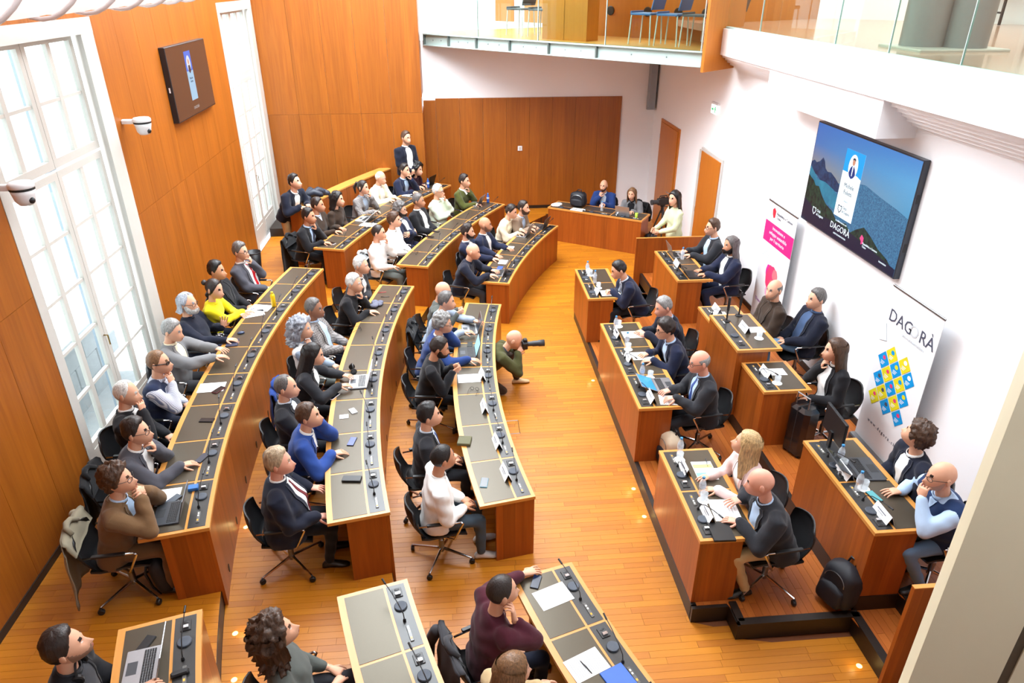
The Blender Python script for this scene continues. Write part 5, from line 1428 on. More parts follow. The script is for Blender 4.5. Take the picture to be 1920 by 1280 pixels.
person('p24', (803, 778), A1, 'dark-haired man in the charcoal suit', 'young dark-haired man in charcoal suit sitting behind an empty bench place', col='charcoal', shirt='paleblue', tie='tieblue', trs='charcoal', hair=('side', 'black'), L='lap', R='lap', lean=4, hp=2)
person('p25', (829, 858), A1, 'man in the white shirt and jeans', 'man in loose white shirt and jeans at the near end of front row', top='shirt', col='white', shirt=None, trs='jeans', hair=('buzz', 'black'), skin='tan', L='lap', R='lap', lean=10, hp=8, shoes='white', girth=1.1, feet=.32, hy=12)
person('p26', (940, 1108), A1, 'man in the maroon sweater', 'man in maroon sweater seen from above, grey jacket behind him', top='sweater', col='maroon', shirt=None, collar=False, trs='darknavy', hair=('buzz', 'dark'), L=(1000, 1070), R='cheek', lean=16, hp=6, girth=1.12, sleeve=.8)
person('p27', (960, 1258), A1, 'light-brown haired woman at the bottom edge', 'person with long light brown hair and beige coat at bottom edge', top='sweater', col='beige', shirt=None, collar=False, trs='khaki', hair=('long', 'lightbrown'), sex='f', L='desk', R='desk', lean=10, hp=10)
# far block, front row
person('p28', (876, 434), A1, 'dark bearded man of the far block', 'dark-haired bearded man in navy suit in front row of far block', col='navy', trs='navy', hair=('side', 'dark'), beard=('short', 'dark'), L='desk', R='desk', lean=6, hy=8)
person('p29', (886, 471), A1, 'bald man typing in the far block', 'bald man in dark navy jacket typing at near end of far block', col='darknavy', shirt='darknavy', trs='darkgrey', hair=('shaved', 'brown'), L=(928, 508, .83), R=(925, 516, .83), lean=16, hp=16, cuff=False, hy=6)
person('p30', (909, 421), A1, 'bald bearded man of the far block', 'bald bearded man in navy suit and white shirt in far block', col='navy', trs='navy', hair=('shaved', 'dark'), beard=('stubble', 'dark'), skin='tan', L='desk', R='lap', lean=-2, hy=14)
person('p31', (958, 396), A1, 'man in the cream sweater', 'dark-haired man in cream sweater typing on a grey laptop', top='sweater', col='cream', shirt=None, collar=False, trs='charcoal', hair=('short', 'dark'), L='type', R='type', lean=14, hp=18)
person('p32', (981, 389), A1, 'bearded man in the brown blazer', 'bearded man in brown blazer and blue shirt at far end of front row', col='taupe', shirt='lightblue', trs='charcoal', hair=('short', 'dark'), beard=('short', 'brown'), L='type', R='type', lean=10, hp=6)
# far block, second row
person('p33', (709, 436), A2, 'man in the white shirt, hand to mouth', 'dark-haired man in white shirt, fist to his mouth, near end of far block', top='shirt', col='white', shirt=None, trs='slate', hair=('buzz', 'dark'), L='mouth', R='lap', lean=6, hy=8, hp=8)
person('p34', (738, 412), A2, 'person in the white shirt with chin-length hair', 'person in white shirt with chin-length brown hair in far block', top='shirt', col='white', shirt=None, trs='charcoal', hair=('full', 'brown'), L='lap', R='lap', lean=-2, hy=6)
person('p35', (750, 393), A2, 'man with bushy grey hair', 'man with bushy grey hair, dark beard and glasses in navy suit', col='navy', trs='navy', hair=('curly', 'salt'), beard=('short', 'dark'), glasses='y', L='crossed', R='crossed', lean=-2, hy=4)
person('p36', (784, 376), A2, 'grey-haired man in the black suit', 'grey-haired man in open black suit and white shirt in far block', col='black', trs='black', hair=('short', 'salt'), skin='tan', L='lap', R='lap', lean=-4, open_=True, hy=10)
person('p37', (821, 358), A2, 'man in the white sweater', 'grey-haired man with glasses in white sweater, hand to mouth', top='sweater', col='mint', shirt=None, collar=False, trs='darkgrey', hair=('short', 'white'), glasses='y', L='mouth', R='crossed', lean=2, hy=6, girth=1.1)
person('p38', (870, 339), A2, 'man in the green sweater', 'dark-haired man in green sweater behind a silver laptop', top='sweater', col='green', shirt='white', trs='charcoal', hair=('side', 'dark'), L='chin', R='desk', lean=4, hy=6)
# far block, back row
person('p39', (578, 405), A3, 'man in the black suit at the far bench end', 'dark-haired man in black suit, hand on chin, at bench end by the parapet', col='black', shirt='lightblue', tie='tiedark', trs='black', hair=('side', 'black'), skin='tan', L='chin', R='desk', lean=10, hy=0)
person('p40', (595, 384), A3, 'man in the brown sweater', 'dark-haired man in dark brown sweater with hands on back bench', top='sweater', col='darkbrown', shirt='paleblue', trs='charcoal', hair=('short', 'dark'), skin='tan', L='desk', R='desk', lean=6, hy=10, girth=1.12)
person('p41', (632, 373), A3, 'woman in the brown top', 'woman with dark straight hair in dark brown top in back row', top='sweater', col='darkbrown', shirt=None, collar=False, trs='black', hair=('shoulder', 'black'), sex='f', L='lap', R='lap', lean=4, hy=4)
person('p42', (680, 351), A3, 'woman in the grey jacket', 'woman with dark ponytail in grey jacket, hand to her face', col='check', shirt='greyblue', trs='black', hair=('pony', 'dark'), sex='f', L='mouth', R='desk', lean=10, cuff=False)
person('p43', (713, 333), A3, 'bald old man in the cream cardigan', 'bald elderly man in cream cardigan looking down in back row', col='cream', shirt='white', trs='beige', hair=('fringe', 'white'), L='desk', R='desk', lean=10, hp=16, cuff=False, open_=True)
person('p44', (758, 319), A3, 'man in navy, hand over his mouth', 'dark-haired man in navy suit with hand over mouth in back row', col='navy', shirt='lightblue', trs='navy', hair=('side', 'dark'), L='mouth', R='desk', lean=10)
person('p45', (782, 317), A3, 'woman with dark curly hair', 'woman with long dark curly hair in purple top behind a black laptop', top='sweater', col='purple', shirt=None, collar=False, trs='black', hair=('bigcurly', 'black'), sex='f', L='type', R='type', lean=8, hp=10)
# standing figures
person('p46', (552, 341), A3, 'man leaning on the parapet', 'standing man in dark blazer and tan trousers leaning on the parapet', col='darknavy', trs='khaki', hair=('side', 'black'), pose='lean', lean=26, L='rest', R='rest', shoes='black', yaw=-28, hy=6, hp=-4, cuff=False)
person('p47', (761, 258), .54, 'man standing by the end wall', 'tall bearded man in dark suit standing upright against the veneered wall', col='darknavy', trs='black', hair=('short', 'brown'), beard=('stubble', 'brown'), pose='stand', L='clasp', R='clasp', open_=True, yaw=-45, hp=8)
person('p50', (1265, 371), A1, 'woman filming', 'standing woman with long dark hair and pale green top behind the camera', top='sweater', col='palegreen', shirt=None, collar=False, trs='darknavy', hair=('long', 'black'), sex='f', pose='stand', L='out', R='out', yaw=190, hp=10, hy=25)
# technicians
person('p48', (1132, 348), A1, 'bald man in the bright blue suit', 'bald bearded man in bright blue suit at the technicians desk', col='blue', shirt='paleblue', trs='navy', hair=('shaved', 'dark'), beard=('short', 'brown'), L='desk', R='chin', lean=20, size=1.0, yaw=-122)
person('p49', (1185, 363), A1, 'woman at the grey laptop', 'woman with long fair hair in grey jacket at technicians desk laptop', col='grey', shirt='black', trs='black', hair=('long', 'lightbrown'), sex='f', L='type', R='type', lean=20, size=1.0, yaw=-122, hp=10, cuff=False)
# dais, lower row
person('p51', (1161, 505), D1, 'dark-haired man in the blue suit', 'dark-haired man in blue suit bending over papers at farthest lower dais bench', col='navy', shirt='paleblue', tie='tiedark', trs='black', hair=('short', 'black'), L='write', R='write', lean=26, hp=26, yaw=180)
person('p52', (1245, 574), D1, 'grey-haired man with the blue tie', 'grey-haired man with blue tie writing at the three-place dais bench', col='darknavy', shirt='lightblue', tie='tieblue', trs='darknavy', hair=('short', 'grey'), skin='red', L='write', R='desk', lean=18, hp=22, yaw=180, hy=8, girth=1.1)
person('p53', (1249, 616), D1, 'man with collar-length hair', 'man with collar-length dark grey hair and navy suit at the dais bench', col='navy', shirt='lightblue', trs='navy', hair=('full', 'dark'), glasses='y', L='desk', R='desk', lean=20, hp=18, yaw=180)
person('p54', (1313, 678), D1, 'bald man at the dais laptop', 'bald man with glasses in dark grey suit behind a dais laptop', col='charcoal', shirt='lightblue', tie='tieblue', trs='charcoal', hair=('fringe', 'grey'), glasses='y', skin='red', L='type', R='type', lean=6, hp=14, yaw=180, girth=1.05, feet=0.12)
person('p55', (1402, 832), D1, 'blonde woman in pink', 'woman with long blonde hair and pale pink jacket seen from behind', col='pink', shirt='white', trs='pink', hair=('long', 'blond'), sex='f', L='desk', R='desk', lean=8, yaw=180, hy=-34, hp=-4, cuff=False)
person('p56', (1427, 905), D1, 'bald man writing in the dark jacket', 'bald man in dark grey jacket and light blue shirt writing on papers', col='charcoal', shirt='lightblue', trs='khaki', hair=None, skin='red', L=(1368, 975), R=(1376, 940, .84), lean=18, hp=14, yaw=180, hy=-26, girth=1.12, feet=0.12)
# dais, upper row
person('p57', (1337, 426), D2, 'young man with glasses', 'young brown-haired man in dark blazer and light blue shirt at far upper bench', col='charcoal', shirt='lightblue', trs='black', hair=('side', 'brown'), glasses='y', L='desk', R='desk', lean=2, yaw=180, open_=True, cuff=False)
person('p58', (1371, 459), D2, 'man with long hair and black beard', 'man with long greying hair and black beard in blue suit', col='navy', shirt='white', trs='navy', hair=('long', 'salt'), beard=('full', 'black'), skin='tan', L='desk', R='desk', lean=0, yaw=180, open_=True, hy=12, feet=0.15)
person('p59', (1452, 543), D2, 'bald man in the dark brown jacket', 'bald man in dark brown corduroy jacket by the white wall', col='darkbrown', shirt='darkbrown', trs='black', hair=('fringe', 'salt'), beard=('stubble', 'salt'), L='lap', R='lap', lean=-4, yaw=180, hy=24, cuff=False)
person('p60', (1532, 560), D2, 'man with elbow patches', 'grey-haired man in navy jacket with grey elbow patch, blue shirt and jeans', col='darknavy', shirt='denim', trs='lightdenim', hair=('short', 'salt'), L='lap', R='lap', lean=-10, yaw=180, knee=1, open_=True, hy=4, cuff=False)
person('p61', (1567, 656), D2, 'woman with long dark hair on the dais', 'woman with long dark brown hair in black blazer beside the banner', col='black', shirt='white', trs='black', hair=('long', 'brown'), sex='f', L='lap', R='chin', lean=0, yaw=180, hy=-8, cuff=False, open_=True, feet=0.02)
person('p62', (1722, 817), D2, 'person with wavy brown hair', 'person with wavy brown hair in navy jacket looking back at the screen', col='darknavy', shirt='white', trs='black', hair=('curly', 'brown'), L='lap', R='thigh', lean=-2, yaw=170, hy=-52, hp=-8)
person('p63', (1766, 893), D2, 'bald man in the blue vest', 'bald man in navy vest and pale blue shirt, fist at mouth', top='vest', col='vest', shirt='lightblue', trs='lightdenim', hair=None, beard=('stubble', 'grey'), glasses='y', L='mouth', R=(1672, 922), lean=12, yaw=180, girth=1.12, hy=-8, feet=0.05)
# photographer
person('p64', (963, 636), A1, 'kneeling photographer', 'bald photographer in olive jacket kneeling on one knee with a long-lens camera', col='olive', shirt='darkgrey', trs='darkbrown', hair=('shaved', 'grey'), pose='kneel', lean=48, L='camera', R='camera', shoes='tan', yaw=-2, hp=30, cuff=False)

for k, p in PEOPLE.items(): prepare(p)
bpy.context.view_layer.update()
DG = bpy.context.evaluated_depsgraph_get()
for k, (key, p) in enumerate(PEOPLE.items()): finish(p, DG, k + 1)
for o in BATCH:
    me = o.data; bpy.data.objects.remove(o); bpy.data.meshes.remove(me)
# ================================================================== things on the benches
def deskz(row): return {1: Z1, 2: Z2, 3: Z3, 'a': Z2, 'b': Z3, 't': 0.0}[row] + DESK_H + .004
PAPER = plain('white_paper', (240, 240, 240), .8, var=.02); INK = plain('printed_grey_text', (120, 122, 128), .8); INKD = plain('printed_dark_text', (96, 100, 116), .8)
SILVER = plain('silver_aluminium', (168, 170, 174), .35, metal=.8); KEYS = plain('dark_keys', (36, 36, 38), .5); GUN = plain('graphite_case', (74, 77, 82), .4, metal=.4)
WHITEP = plain('white_plastic', (226, 226, 228), .4); NAVYC = plain('navy_card_inside', (34, 44, 92), .6)
CLEAR, _nt, _b = new_mat('clear_plastic')
_b.inputs['Base Color'].default_value = srgb(236, 242, 246); _b.inputs['Alpha'].default_value = .34; _b.inputs['Roughness'].default_value = .08
WATERBL = plain('blue_bottle_cap', (60, 140, 200), .4)
def laptop(px, row, yaw, label, case=SILVER, screen=(24, 26, 30), scr_e=.35, w=.32, d=.225, ang=108, keys=None, h=.0):
    p = pz(px[0], px[1], deskz(row)); t = thing('laptop', (p.x, p.y, deskz(row) + h), label, 'laptop', rz=radians(yaw), group='laptops on the benches')
    mb = MB(); mb.rbox((0, 0, .008), (d, w, .014), .004); b = mb.build('base', case, t, local=True)
    mb = MB(); nx, ny = 5, 12                              # keyboard: raised keys
    for i in range(nx):
        for j in range(ny):
            mb.box((d * (.02 + .36 * (i + .5) / nx), w * (-.44 + .88 * (j + .5) / ny), .0165), (d * .36 / nx * .8, w * .88 / ny * .82, .003))
    k = mb.build('keyboard', keys or KEYS, t, local=True); k['kind'] = 'stuff'
    mb = MB(); mb.box((-d * .27, 0, .0155), (d * .3, w * .34, .001)); mb.build('touchpad', GUN if case is not GUN else DARKGREY, t, local=True)
    M = Matrix.Rotation(radians(ang - 90), 3, 'Y'); hinge = Vector((d / 2 - .004, 0, .014)); c = hinge + M @ Vector((.004, 0, d * .5))
    mb = MB(); mb.rbox(c, (.007, w, d), .002, M=M); l = mb.build('lid', case, t, local=True)
    c2 = hinge + M @ Vector((-.0002, 0, d * .51)); mb = MB(); mb.box(c2, (.0014, w * .93, d * .86), M=M)
    link('screen', mb.mesh('screen', emit('screen_%d_%d_%d' % screen, screen, scr_e)), t, local=True)
    return t
def flat(name, px, row, yaw, size, mat, label, cat, group=None, h=0.0, lines=0, r=.004, extra=None):
    p = pz(px[0], px[1], deskz(row) + h); t = thing(name, (p.x, p.y, deskz(row) + h), label, cat, group, rz=radians(yaw))
    mb = MB(); (mb.rbox if size[2] > .004 else mb.box)((0, 0, size[2] / 2), size, *((r,) if size[2] > .004 else ())); mb.build({'paper_sheet': 'sheet', 'phone': 'case', 'notebook': 'cover'}.get(name, 'body'), mat, t, local=True)
    if lines:
        mb = MB()
        for i in range(lines):
            x = size[0] * (.38 - .76 * i / max(1, lines - 1)); w = size[1] * (.78 if i % 4 != 3 else .45)
            mb.box((x, -(size[1] * .78 - w) / 2, size[2] + .0004), (size[0] * .012, w, .0006))
        q = mb.build('printed_lines', INK, t, local=True); q['kind'] = 'stuff'
    if extra: extra(t)
    return t
def paper(px, row, yaw, label, size=(.297, .21), lines=14, h=0.0, mat=None):
    return flat('paper_sheet', px, row, yaw, (size[0], size[1], .0015), mat or PAPER, label, 'paper', 'papers on the benches', h, lines)
def phone(px, row, yaw, label, mat=None, face=(30, 34, 44), h=0.0, e=.2):
    def ex(t):
        mb = MB(); mb.rbox((0, 0, .0095), (.146, .068, .002), .0008); mb.build('screen', emit('phone_%d_%d_%d' % face, face, e), t, local=True)
    return flat('phone', px, row, yaw, (.155, .075, .009), mat or BLACK, label, 'phone', 'phones on the benches', h, extra=ex)
def bottle(px, row, label, tint=None, cap=None, s=1.0, z=None):
    zz = deskz(row) if z is None else z
    p = pz(px[0], px[1], zz); t = thing('water_bottle', (p.x, p.y, zz), label, 'bottle', 'water bottles')
    mb = MB(); mb.smooth = True; mb.lathe([(.022, 0), (.031, .004), (.032, .03), (.029, .06), (.032, .09), (.032, .14), (.026, .165), (.013, .19), (.0125, .2)], (0, 0, 0), 14); o = mb.build('bottle_body', tint or CLEAR, t, local=True); o.scale = (s, s, s)
    mb = MB(); mb.lathe([(.0145, .198), (.0145, .216), (.012, .218)], (0, 0, 0), 12); o = mb.build('cap', cap or WATERBL, t, local=True); o.scale = (s, s, s)
    mb = MB(); mb.smooth = True; mb.lathe([(.0326, .095), (.0326, .135)], (0, 0, 0), 14, cap=False); o = mb.build('paper_band', plain('bottle_label', (206, 214, 226), .5), t, local=True); o.scale = (s, s, s)
def glass(px, row, label, z=None):
    zz = deskz(row) if z is None else z
    p = pz(px[0], px[1], zz); t = thing('drinking_glass', (p.x, p.y, zz), label, 'glass', 'drinking glasses on paper doilies')
    mb = MB(); mb.smooth = True; mb.lathe([(.028, .004), (.034, .01), (.037, .095), (.034, .095), (.031, .014), (.001, .012)], (0, 0, 0), 16, cap=False); mb.build('tumbler', CLEAR, t, local=True)
    mb = MB(); mb.lathe([(.056, 0), (.058, .002), (.05, .003), (.002, .003)], (0, 0, 0), 18); mb.build('doily', PAPER, t, local=True)
def card(px, row, yaw, label, z=None):
    zz = deskz(row) if z is None else z
    p = pz(px[0], px[1], zz); t = thing('name_card', (p.x, p.y, zz), label, 'name card', 'folded name cards', rz=radians(yaw))
    L, hgt, a = .235, .098, radians(24)
    for s, nm in ((1, 'front_leaf'), (-1, 'back_leaf')):
        mb = MB()
        x0, x1 = s * hgt * sin(a), 0.0; z1 = hgt * cos(a); o = .0012 * s
        A = [(x0, -L / 2, 0), (x0, L / 2, 0), (x1, L / 2, z1), (x1, -L / 2, z1)]; B = [(x - o * 1.2, y, z - .0004) for x, y, z in A]
        mb.add(A + B, [(0, 1, 2, 3), (0, 1, 5, 4), (1, 2, 6, 5), (2, 3, 7, 6), (3, 0, 4, 7)]); mb.mi = 1; mb.add(B, [(3, 2, 1, 0)])
        mb.build(nm, [PAPER, NAVYC], t, local=True)
        mb = MB(); M = Matrix.Rotation(-s * a, 3, 'Y')
        for zq, w, hh in ((.055, .13, .008), (.036, .08, .004)):
            c = Vector((x0 * (1 - zq / z1) + .0012 * s, -.01 * s, zq)); mb.box(c, (.0008, w, hh), M=M)
        q = mb.build('printed_name', INKD, t, local=True); q['kind'] = 'stuff'
G = lambda k: PEOPLE[k]['short']
LBL = lambda s: s
laptop((316, 963), 3, 9, 'graphite laptop with raised lid before the brown suit man', GUN)
laptop((266, 1252), 3, 12, 'silver laptop with screen turned sideways at lower left bench', SILVER)
laptop((672, 716), 2, 2, 'white laptop under the long dark haired woman\'s hands', WHITEP, (200, 215, 230), .7)
laptop((880, 618), 1, 2, 'grey laptop of the man in the pale sweater, front row', SILVER, (70, 80, 96))
laptop((876, 662), 1, 2, 'black laptop with bright pale blue screen, front row', BLACK, (150, 205, 235), 1.0)
laptop((934, 512), 1, -16, 'small silver laptop of the bald man typing, far block', SILVER, (50, 60, 110))
laptop((980, 440), 1, -24, 'grey laptop before the man in the cream sweater', SILVER)
laptop((1012, 426), 1, -28, 'dark grey laptop at the far end of front row', GUN, (70, 40, 50))
laptop((890, 383), 2, -24, 'silver laptop seen from behind before the green sweater man', SILVER, ang=115)
laptop((800, 346), 3, -28, 'black laptop before the woman with dark curly hair', BLACK)
laptop((682, 411), 3, -20, 'white tablet computer propped open on the far back bench', WHITEP, ang=135)
laptop((1170, 402), 't', -122, 'silver grey laptop on the technicians desk', SILVER)
laptop((1244, 722), 'a', 180, 'grey laptop with bright blue screen on the dais', SILVER, (60, 150, 220), 1.0, ang=158)
laptop((1270, 478), 'b', 180, 'slim grey laptop at the far upper dais bench', SILVER)
laptop((1300, 515), 'b', 176, 'black laptop lid before the man with black beard', BLACK, ang=125)
laptop((1622, 880), 'b', 176, 'large black laptop with silver edge at the near upper bench', GUN, w=.36, d=.25, ang=150)
# flat screen standing on the near upper bench
p = pz(1556, 838, deskz('b')); t = thing('monitor', (p.x, p.y, deskz('b')), 'slim black monitor seen edge-on on the near upper dais bench', 'monitor', rz=radians(176))
mb = MB(); mb.rbox((0, 0, .006), (.14, .2, .012), .004); mb.build('foot', BLACK, t, local=True)
mb = MB(); mb.box((.02, 0, .10), (.025, .05, .19)); mb.build('neck', BLACK, t, local=True)
mb = MB(); mb.rbox((0, 0, .27), (.03, .44, .28), .006); mb.build('panel', BLACK, t, local=True)
for k, (px, row, yaw, lab, kw) in enumerate((
    ((475, 588), 3, 20, 'white sheet under the hand of the yellow sweater woman', {}), ((489, 577), 3, -14, 'second white sheet beside the yellow bottle', {}),
    ((397, 726), 3, 4, 'white sheet under the dark red phone, back row', {'lines': 0}), ((316, 931), 3, 8, 'white note pad behind the graphite laptop', {'size': (.2, .24), 'lines': 0}),
    ((880, 709), 1, 2, 'white printed sheet below the bearded man\'s phone', {}), ((1037, 1117), 1, 22, 'printed sheet before the man in maroon', {}), ((1100, 1246), 1, 24, 'printed sheet with a black pen, bottom edge', {}),
    ((952, 465), 1, -18, 'white note pad before the bald bearded man, far block', {'size': (.22, .24), 'lines': 0}), ((943, 491), 1, -16, 'white sheet beside the small silver laptop', {'size': (.15, .21), 'lines': 0}),
    ((690, 421), 3, -20, 'loose white papers below the propped tablet', {'lines': 4}), ((768, 366), 3, -26, 'white paper before the man in navy, back row', {'lines': 4}),
    ((1144, 549), 'a', 180, 'sheets under the blue suit man\'s pen, far dais', {}), ((1187, 627), 'a', 180, 'printed sheet under the grey-haired writer\'s hand', {}), ((1205, 667), 'a', 180, 'blank white sheet before the collar-length hair man', {'lines': 0}),
    ((1260, 750), 'a', 172, 'white papers beside the blue-screen dais laptop', {}), ((1359, 956), 'a', 176, 'note pad with handwriting before the bald writer', {'size': (.25, .3), 'lines': 8}),
    ((1418, 618), 'b', 178, 'folded white paper on the raised rostrum', {'h': .18, 'size': (.2, .16), 'lines': 3}), ((1457, 697), 'b', 178, 'white folded paper before the woman with dark hair', {'size': (.2, .16), 'lines': 0}), ((1350, 590), 'b', 178, 'white papers at the far side of the rostrum', {'size': (.2, .2), 'lines': 2}),
    ((1083, 393), 't', -33, 'white folder on the technicians desk', {'lines': 0}))):
    paper(px, row, yaw, lab, **kw)
# colourful sheet before the blonde woman
def tints(t):
    for x0, c in ((-.09, (240, 226, 120)), (.0, (196, 226, 170)), (.08, (120, 196, 230))):
        mb = MB(); mb.box((.0, x0 * .8, .0016), (.2, .06, .0006)); mb.build('colour_block', plain('print_%d' % c[0], c, .8), t, local=True)
flat('paper_sheet', (1321, 882), 'a', 178, (.21, .297, .0015), PAPER, 'colourful yellow and blue printed sheet before the blonde woman', 'paper', 'papers on the benches', extra=tints)
RED_C = plain('dark_red_case', (96, 30, 34), .5); BLUE_C = plain('ice_blue_case', (120, 170, 190), .4); WHITE_C = plain('pale_case', (210, 206, 210), .4)
for px, row, yaw, lab, kw in (((410, 731), 3, 60, 'phone in dark red case on white sheet, back row', {'mat': RED_C, 'h': .004}), ((388, 788), 3, -6, 'dark phone lying alone near the bench middle, back row', {}),
    ((379, 859), 3, 70, 'phone under the reaching hand of the blue-grey suit man', {'face': (120, 130, 160)}), ((325, 937), 3, 60, 'phone on the note pad behind the graphite laptop', {'h': .004, 'face': (150, 165, 190)}),
    ((273, 1208), 3, 75, 'dark phone above the silver laptop, lower left', {}), ((626, 743), 2, 60, 'phone in pale case at bench edge, second row', {'mat': WHITE_C}), ((660, 828), 2, 80, 'phone with lit blue screen, second row', {'face': (70, 90, 170), 'e': .8}),
    ((908, 905), 1, 80, 'phone in pale blue case before the white shirt man', {'mat': BLUE_C, 'face': (150, 160, 176)}), ((1005, 1091), 1, 70, 'dark blue phone beside the maroon sweater man\'s hand', {'face': (40, 70, 120)}), ((881, 646), 1, 85, 'black phone beside the pale blue screen laptop', {}),
    ((817, 434), 2, -30, 'dark phone on far second row, farther of two', {}), ((806, 444), 2, -30, 'dark phone on far second row, nearer of two', {}), ((1639, 931), 'b', 100, 'phone with turquoise screen by the bald man\'s hand', {'face': (90, 180, 190), 'e': .7}), ((622, 456), 3, -40, 'pale phone at the near end of far back bench', {'mat': WHITE_C})):
    phone(px, row, yaw, lab, **kw)
flat('wallet', (660, 899), 2, 84, (.09, .19, .022), BLACK, 'long black wallet on second row bench near its end', 'wallet', r=.006)
flat('eyeglass_case', (871, 828), 1, 80, (.16, .15, .03), plain('olive_pouch', (90, 88, 60), .7), 'olive folded pouch overhanging the front row bench edge', 'pouch', r=.008)
flat('device', (662, 771), 2, 30, (.07, .11, .014), WHITEP, 'small grey electronic device with key ring, second row', 'device'); flat('badge', (645, 781), 2, 8, (.10, .08, .004), PAPER, 'small white badge card lying on second row bench', 'badge')
flat('tablet', (672, 728), 2, 4, (.2, .05, .012), DARKGREY, 'dark cable pouch under the white laptop', 'pouch')
flat('notebook', (436, 643), 3, 6, (.15, .21, .012), plain('navy_cover', (30, 34, 60), .6), 'dark notebook under the bearded man\'s hand, back row', 'notebook')
flat('notebook', (937, 503), 1, -16, (.10, .20, .006), plain('blue_cover', (44, 74, 160), .6), 'blue booklet behind the small silver laptop', 'booklet')
flat('notebook', (1352, 998), 'a', 178, (.20, .24, .02), BLACK, 'black folder beside the bald writer\'s note pad', 'folder'); flat('notebook', (780, 366), 3, -26, (.2, .26, .012), BLACK, 'black folder before the man in navy, back row', 'folder')
flat('notebook', (1165, 1280), 1, 24, (.2, .28, .012), plain('blue_binder', (40, 90, 180), .5), 'blue binder at the bottom edge of front row', 'folder')
p = pz(452, 625, deskz(3)); mb = MB(); mb.smooth = True; mb.ball((0, 0, .012), (.05, .032, .02), 12, 7); t = thing('mouse', (p.x, p.y, deskz(3)), 'dark blue computer mouse beside the bearded man\'s hand', 'mouse', rz=.4); mb.build('shell', plain('dark_blue_shell', (44, 60, 90), .35), t, local=True)
mb = MB(); mb.box((.028, 0, .031), (.018, .005, .006)); mb.build('wheel', DARKGREY, t, local=True)
flat('charger', (363, 916), 3, 12, (.09, .07, .03), plain('blue_device', (50, 110, 180), .4), 'small blue box with cables behind the graphite laptop', 'device')
flat('device', (338, 1264), 3, 20, (.12, .045, .03), BLACK, 'black handheld device beside the silver laptop, lower left', 'device', r=.01)
# pens and spectacles
def pen(px, row, yaw, lab, col):
    p = pz(px[0], px[1], deskz(row) + .006); t = thing('pen', (p.x, p.y, deskz(row) + .006), lab, 'pen', 'pens', rz=radians(yaw)); m = plain('pen_%s' % col, COLS[col], .4)
    mb = MB(); mb.tube([(-.065, 0, 0), (.06, 0, 0), (.072, 0, 0)], [.0045, .0045, .001], 8); mb.build('barrel', m, t, local=True); mb = MB(); mb.box((-.045, 0, .006), (.04, .003, .002)); mb.build('clip', CHROME, t, local=True)
pen((716, 548), 2, 10, 'red pen at the far end of second row', 'red'); pen((722, 556), 2, 0, 'black pen at the far end of second row', 'black'); pen((1099, 1250), 1, -60, 'black pen lying on a printed sheet, bottom edge', 'black'); pen((1325, 866), 'a', 80, 'dark pen above the colourful sheet on dais', 'darknavy'); pen((470, 580), 3, 40, 'blue pen in the yellow sweater woman\'s hand', 'blue')
def specs(px, row, yaw, lab):
    p = pz(px[0], px[1], deskz(row)); t = thing('spectacles', (p.x, p.y, deskz(row)), lab, 'glasses', 'spectacles left on benches', rz=radians(yaw))
    for s in (1, -1):
        mb = MB(); mb.tube([(.003 * sin(q), .033 * s + .024 * cos(q), .022 + .019 * sin(q)) for q in [2 * pi * k / 12 for k in range(13)]], .0026, 5, cap=False); mb.build('rim', FRAME, t, local=True)
        mb = MB(); mb.tube([(0, .058 * s, .03), (-.07, .06 * s, .024), (-.13, .055 * s, .004)], .0024, 5); mb.build('temple', FRAME, t, local=True)
specs((676, 617), 2, 20, 'dark spectacles on second row before the checked blazer'); specs((782, 476), 2, -20, 'dark spectacles at the near end of far second row'); specs((890, 731), 1, 70, 'black sunglasses beside a name card, front row')
p = pz(708, 572, deskz(2)); mb = MB(); mb.smooth = True
for k in range(9): mb.ball((random.uniform(-.06, .06), random.uniform(-.1, .1), random.uniform(.015, .04)), (random.uniform(.04, .07), random.uniform(.04, .08), .028), 10, 6)
t = tag(link('scarf', mb.mesh('scarf', plain('patterned_grey_scarf', (98, 100, 116), .9, var=.5, vscale=60)), None, (p.x, p.y, deskz(2))), 'crumpled grey patterned scarf on the second row bench', 'scarf')
# headphones on the cable pouch and round a neck
def headset(loc, rz, lab, s=1.0, rot=None):
    t = thing('headphones', loc, lab, 'headphones', rz=rz)
    mb = MB(); mb.tube([(0, .08 * s * cos(a), .085 * s * sin(a)) for a in [pi * k / 12 for k in range(13)]], .008, 6); mb.build('headband', BLACK, t, local=True)
    for q in (1, -1):
        mb = MB(); mb.lathe([(.012, -.014), (.038, -.012), (.04, .008), (.03, .014)], (0, .075 * q * s, 0), 14, M=Matrix.Rotation(pi / 2, 3, 'X')); mb.build('ear_cup', BLACK, t, local=True)
    return t
p = pz(662, 697, deskz(2)); headset((p.x, p.y, deskz(2) + .04), .3, 'black headphones lying behind the white laptop, second row', .9)
q = PEOPLE['p10']; w = q['loc'] + RZ(q['rz']) @ (q['J']['neck'] + Vector((.06, 0, -.03))); headset(w, radians(q['rz'] + 90) - pi / 2, 'black headphones round the neck of the man in black coat', 1.15)
